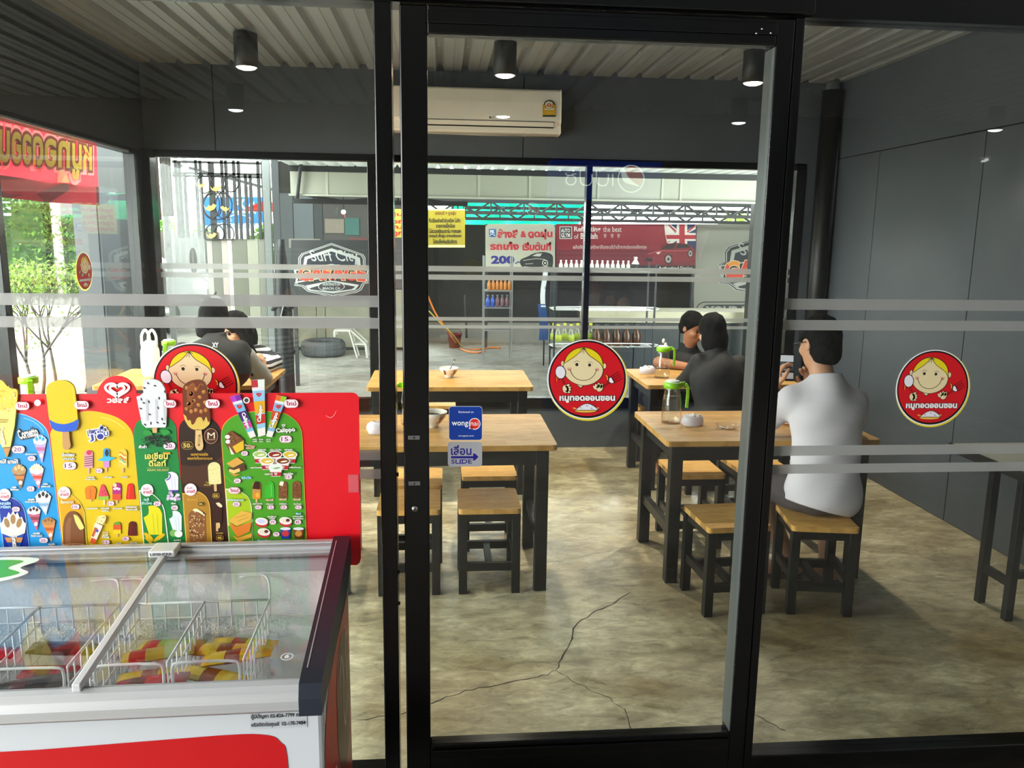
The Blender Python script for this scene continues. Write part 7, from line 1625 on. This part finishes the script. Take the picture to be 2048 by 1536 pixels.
for an, toe in ((anL, V3(1.655, 3.825, .035)), (anR, V3(1.875, 3.86, .035))):
    d = toe-an; d[2] = 0; d /= np.linalg.norm(d); sd_ = V3(-d[1], d[0], 0); c0 = an-d*.065; L = np.linalg.norm((toe-an)[:2])+.105
    P = [tuple(c0+d*L*t+sd_*s_*w_)[:2]+(0.0,) for s_, seq in ((1, (0, .15, .4, .7, .9, 1)), (-1, (1, .9, .7, .4, .15, 0))) for t, w_ in [(t, {0: .012, .15: .035, .4: .033, .7: .046, .9: .036, 1: .012}[t]) for t in seq]]
    MB().prism(P, (0, 0, .016)).build('sandal_sole', M_flip, p1, bevel=.004)
    for s_ in (-1, 1): MB().tube(curve([tuple(c0+d*.10+sd_*s_*.034+V3(0, 0, .018-c0[2])), tuple(c0+d*.15+sd_*s_*.033+V3(0, 0, .062-c0[2])), tuple(toe-d*.045+V3(0, 0, .035)), tuple(toe-d*.012+sd_*.006+V3(0, 0, -.004))], 4), .0075, 6).build('sandal_strap', M_flip, p1)
# phone in the hands
pc = V3(1.792, 4.03, 1.058); RP = frame((.22, .93, -.30))
ph = thing('phone', 'black phone with lit screen held up by the person in white', 'phone', tuple(pc))
def ph_pt(x, y, z): return tuple(pc+RP@V3(x, y, z))
m = MB(); m.hexa([ph_pt(*q) for q in ((-.037, -.004, -.073), (.037, -.004, -.073), (.037, .004, -.073), (-.037, .004, -.073))], [ph_pt(*q) for q in ((-.037, -.004, .073), (.037, -.004, .073), (.037, .004, .073), (-.037, .004, .073))]).build('phone_case', M_black, ph, bevel=.003)
sc2 = Print(lambda x, y, d: ph_pt(x, -.0042-d, y), .0003); sc2.rect(-.034, .062, .034, -.062, '#20262b'); sc2.rect(-.034, .062, .034, .028, '#c3c9d2'); sc2.rect(-.034, .024, .034, -.02, '#4a5459'); sc2.rect(-.034, -.03, .034, -.062, '#d8dbe0')
random.seed(6)
for k in range(14): sc2.oval(random.uniform(-.03, .03), random.uniform(-.016, .02), .005, .004, random.choice(('#2a2f33', '#8b9296', '#1b1e21', '#b7bcc0')), 0, 8, up=k == 0)
for k in range(5): sc2.oval(-.026+k*.013, .026, .0018, .0018, '#2a2f33', up=False)
ms = print_mat('phone_screen', .2); nt = ms.node_tree; nt.links.new(nt.nodes['Attribute'].outputs['Color'], nt.nodes['Principled BSDF'].inputs['Emission Color']); nt.nodes['Principled BSDF'].inputs['Emission Strength'].default_value = .25
sc2.build('phone_screen', ms, ph)
# --- generic upper figure for the other four
def sitter(label, seat, chest, neck, hd, fwd, arms, m_skin, m_top, h=.008, hair='short', face=False, sleeve=1.0, thigh=None, s=.96, w=.19, extra=None):
    t = thing('person', label, 'person', (seat[0], seat[1], 0)); R = frame(fwd); tf = np.array(thigh, float); sx_ = V3(tf[1], -tf[0], 0)
    F = Field(.03); F.ell((seat[0], seat[1], .55), (.15, .14, .115)).ell((np.array(seat)+np.array(chest))/2, (.145, .115, .2)).ell(chest, (.165, .12, .17)); F.cap(np.array(neck)-V3(0, 0, .05), np.array(hd)-V3(0, 0, .05), .052, .05)
    ww = head(F, np.array(hd, float), R, s)
    for sh, el, wr, hd_, nr in arms:
        F.chain([sh, el, wr], [.048, .040, .027], .02); th = np.cross(hd_, nr); hand(F, np.array(wr, float), hd_, nr, th, curl=.6, s=.95)
    for sg in (-1, 1):
        hp = np.array(seat)*V3(1, 1, 0)+sx_*sg*.09+V3(0, 0, .52); kn = hp+tf*.40; an = kn+tf*.02-V3(0, 0, .42); F.cap(hp, kn, .08, .058); F.cap(kn, an, .055, .036); F.cap(an-V3(0, 0, .03), an+tf*.15-V3(0, 0, .07), .034, .026)
    skin('body', F, h, m_skin, t)
    C = Field(.04); C.ell((seat[0], seat[1], .55), (.172, .16, .125)).ell((np.array(seat)+np.array(chest))/2, (.165, .135, .21)).ell(chest, (w, .14, .18)); C.cap(np.array(chest), np.array(neck), .09, .066); C.noise = folds(.004, 15, 11, 19, seat[0])
    for sh, el, wr, *_ in arms:
        sh, el, wr = [np.array(q, float) for q in (sh, el, wr)]; C.cap(sh, sh+(el-sh)*min(1, sleeve*2), .066, .058, .03)
        if sleeve > .5: C.cap(el, el+(wr-el)*(sleeve-.5)*1.85, .056, .044, .02)
    C.cut(np.array(neck)+V3(0, 0, .012), (0, 0, 1)); C.cut((0, 0, .436), (0, 0, -1))
    top = skin('top_garment', C, h, m_top, t)
    Tq = Field(.03); Tq.ell((seat[0], seat[1], .53), (.165, .15, .10))
    for sg in (-1, 1):
        hp = np.array(seat)*V3(1, 1, 0)+sx_*sg*.09+V3(0, 0, .525); kn = hp+tf*.41; Tq.cap(hp, kn, .092, .07); Tq.cap(kn, kn+tf*.02-V3(0, 0, .38), .07, .055)
    Tq.cut((0, 0, .434), (0, 0, -1)) if False else None
    skin('trousers', Tq, .010, mat('dark_denim', '#1b1f28', .8), t)
    Hh = Field(.02); hv = lambda x, y, z: np.array(hd, float)+R@(V3(x, y, z)*s)
    Hh.ell(hv(0, -.014, .042), V3(.088, .108, .100)*s, R); Hh.noise = folds(.002, 80, 60, 50)
    if hair == 'short': Hh.ell(hv(0, -.045, -.01), V3(.074, .066, .075)*s, R); Hh.cut(hv(0, .06, .05), R@V3(0, 1, -.75)); Hh.cut(hv(0, -.06, -.07), R@V3(0, .45, -1))
    elif hair == 'bob': Hh.ell(hv(0, -.03, -.05), V3(.092, .088, .125)*s, R); Hh.cut(hv(0, .062, .05), R@V3(0, 1, -.35)); Hh.cut(hv(0, 0, -.125), R@V3(0, 0, -1))
    else:
        Hh.chain([hv(0, -.05, .02), hv(.01, -.085, -.10), hv(.03, -.10, -.25)], [.085, .08, .05], .03)
        for q in (-1, 1): Hh.chain([hv(q*.07, .01, .03), hv(q*.085, .0, -.08), hv(q*.085, -.02, -.22)], [.03, .032, .022], .02)
        Hh.ell(hv(0, .10, -.03), V3(.062, .055, .095)*s, R, .015, True)
    skin('hair', Hh, .007, M_hair, t)
    if face: face_parts(t, ww, R, None, M_hair)
    return t, top, R, hv
A_ = lambda x, y, Y: aty(x, y, Y)
# black jacket, back view
c = A_(1438, 770, 5.05); n2 = A_(1432, 694, 5.10); h2 = A_(1424, 666, 5.16)
sL, sR = A_(1398, 727, 5.10), A_(1478, 728, 5.08); eL = A_(1368, 766, 5.30); eR = A_(1505, 770, 5.28)
sitter('person in black jacket seen from behind at the back right table', (c[0]+.02, 5.03, .55), (c[0], 5.06, c[2]+.02), n2, h2, (-.15, .95, -.28), [(sL, eL, eL+V3(.12, .22, .03), (.4, .9, .1), (0, 0, -1)), (sR, eR, eR+V3(-.12, .22, .03), (-.4, .9, .1), (0, 0, -1))], M_skin3, M_blk, hair='bob', thigh=(0, 1, 0), w=.185)
# black polo, facing the room
c = A_(1372, 735, 6.12); n3 = A_(1376, 688, 6.10); h3 = A_(1384, 657, 6.05)
sL, sR = A_(1337, 709, 6.10), A_(1423, 712, 6.12); eL = A_(1318, 730, 5.95); eR = A_(1440, 745, 5.95)
t3, top3, R3, hv3 = sitter('person in black polo shirt facing the room, leaning over a plate', (1.66, 6.16, .55), (c[0], 6.11, c[2]-.02), n3, h3, (.50, -.78, -.36), [(sL, V3(eL[0], eL[1], .79), V3(eL[0]+.2, eL[1]-.12, .775), (.8, -.5, 0), (0, 0, -1)), (sR, V3(eR[0], eR[1], .79), V3(eR[0]-.12, eR[1]-.2, .79), (-.5, -.8, 0), (0, 0, -1))], M_skin2, M_blk, hair='short', face=True, sleeve=.42, thigh=(0, -1, 0), w=.19)
m = MB()
for px in ((1327, 682), (1331, 690), (1318, 720)): q = A_(*px, 6.0); m.ball((q[0], q[1], q[2]), (.012, .006, .02), 8, 6)
m.build('white_sleeve_badge', mat('white_paint', '#e6e6e2'), t3)
# dark varsity jacket, back view at the left glass
c = A_(425, 735, 5.0); n4 = A_(430, 668, 5.12); h4 = A_(428, 640, 5.2)
sL, sR = A_(366, 706, 5.06), A_(478, 702, 5.10); eL = A_(330, 760, 5.22); eR = A_(525, 775, 5.30)
t4, top4, R4, hv4 = sitter('person in dark jacket with grey sleeve and white letters, back turned, by the left glass', (-1.60, 5.02, .55), (c[0], 5.05, c[2]), n4, h4, (.25, .9, -.34), [(sL, V3(*eL), V3(eL[0]+.1, eL[1]+.2, .79), (.4, .9, 0), (0, 0, -1)), (sR, V3(eR[0], eR[1], .79), V3(eR[0]-.05, eR[1]+.22, .79), (-.2, 1, 0), (0, 0, -1))], M_skin1, M_blk, hair='bob', thigh=(0, 1, 0), w=.22)
GS = Field(.02); sRv, eRv = np.array(sR), V3(eR[0], eR[1], .79); GS.cap(sRv+(eRv-sRv)*.25, eRv, .072, .064); GS.cap(eRv, eRv+V3(-.05, .2, .0), .062, .05); GS.noise = folds(.004, 30, 22, 24)
skin('grey_sleeve', GS, .008, mat('pale_grey_sleeve', '#9a9896', .6), t4)
lt = Print(lambda x, y, d: tuple(A_(x, y, 4.895-d)), .001); lt.text('XY', 424, 685, 437, 695, '#e6e6e6', .04); lt.build('back_letters', print_mat('print_matt'), t4)
# striped shirt, long hair
M_str = mat('striped_jersey', '#d9d9dc', .8); nt = M_str.node_tree; wv_ = nt.nodes.new('ShaderNodeTexWave'); wv_.wave_type = 'BANDS'; wv_.bands_direction = 'Z'; wv_.inputs['Scale'].default_value = 8.5; wv_.inputs['Distortion'].default_value = .8; wv_.inputs['Detail Scale'].default_value = .6
tc = nt.nodes.new('ShaderNodeTexCoord'); rp = nt.nodes.new('ShaderNodeValToRGB'); rp.color_ramp.interpolation = 'CONSTANT'; rp.color_ramp.elements[0].color = (*lin('#1c1d24'), 1); rp.color_ramp.elements[1].position = .48; rp.color_ramp.elements[1].color = (*lin('#d3d2d8'), 1)
nt.links.new(tc.outputs['Object'], wv_.inputs['Vector']); nt.links.new(wv_.outputs['Color'], rp.inputs[0]); nt.links.new(rp.outputs[0], nt.nodes['Principled BSDF'].inputs['Base Color'])
c = A_(505, 735, 6.12); n5 = A_(487, 684, 6.08); h5 = A_(468, 659, 5.98)
sL, sR = A_(470, 712, 6.10), A_(531, 711, 6.12); eL = A_(450, 742, 5.92); eR = A_(548, 742, 5.98)
hd5 = A_(519, 722, 5.72)
sitter('person with long black hair in striped shirt facing the room at the left table', (c[0], 6.18, .55), (c[0], 6.12, c[2]), n5, h5, (-.50, -.76, -.42), [(sL, V3(eL[0], eL[1], .79), V3(eL[0]+.05, eL[1]-.2, .79), (.2, -.9, 0), (0, 0, -1)), (sR, V3(eR[0], eR[1], .785), V3(hd5[0]+.03, hd5[1]+.06, hd5[2]-.06), (-.2, -.3, .9), (-1, 0, 0))], M_skin3, M_str, hair='long', face=True, thigh=(0, -1, 0), w=.18)
tag(MB().ball((hd5[0]-.03, hd5[1]-.03, hd5[2]-.0), (.03, .02, .045), 12, 9).build('tissue', mat('paper_tissue', '#eeeeec', .9, bump=1.0, bscale=60)), 'white paper tissue in the hand of the person in stripes', 'tissue')
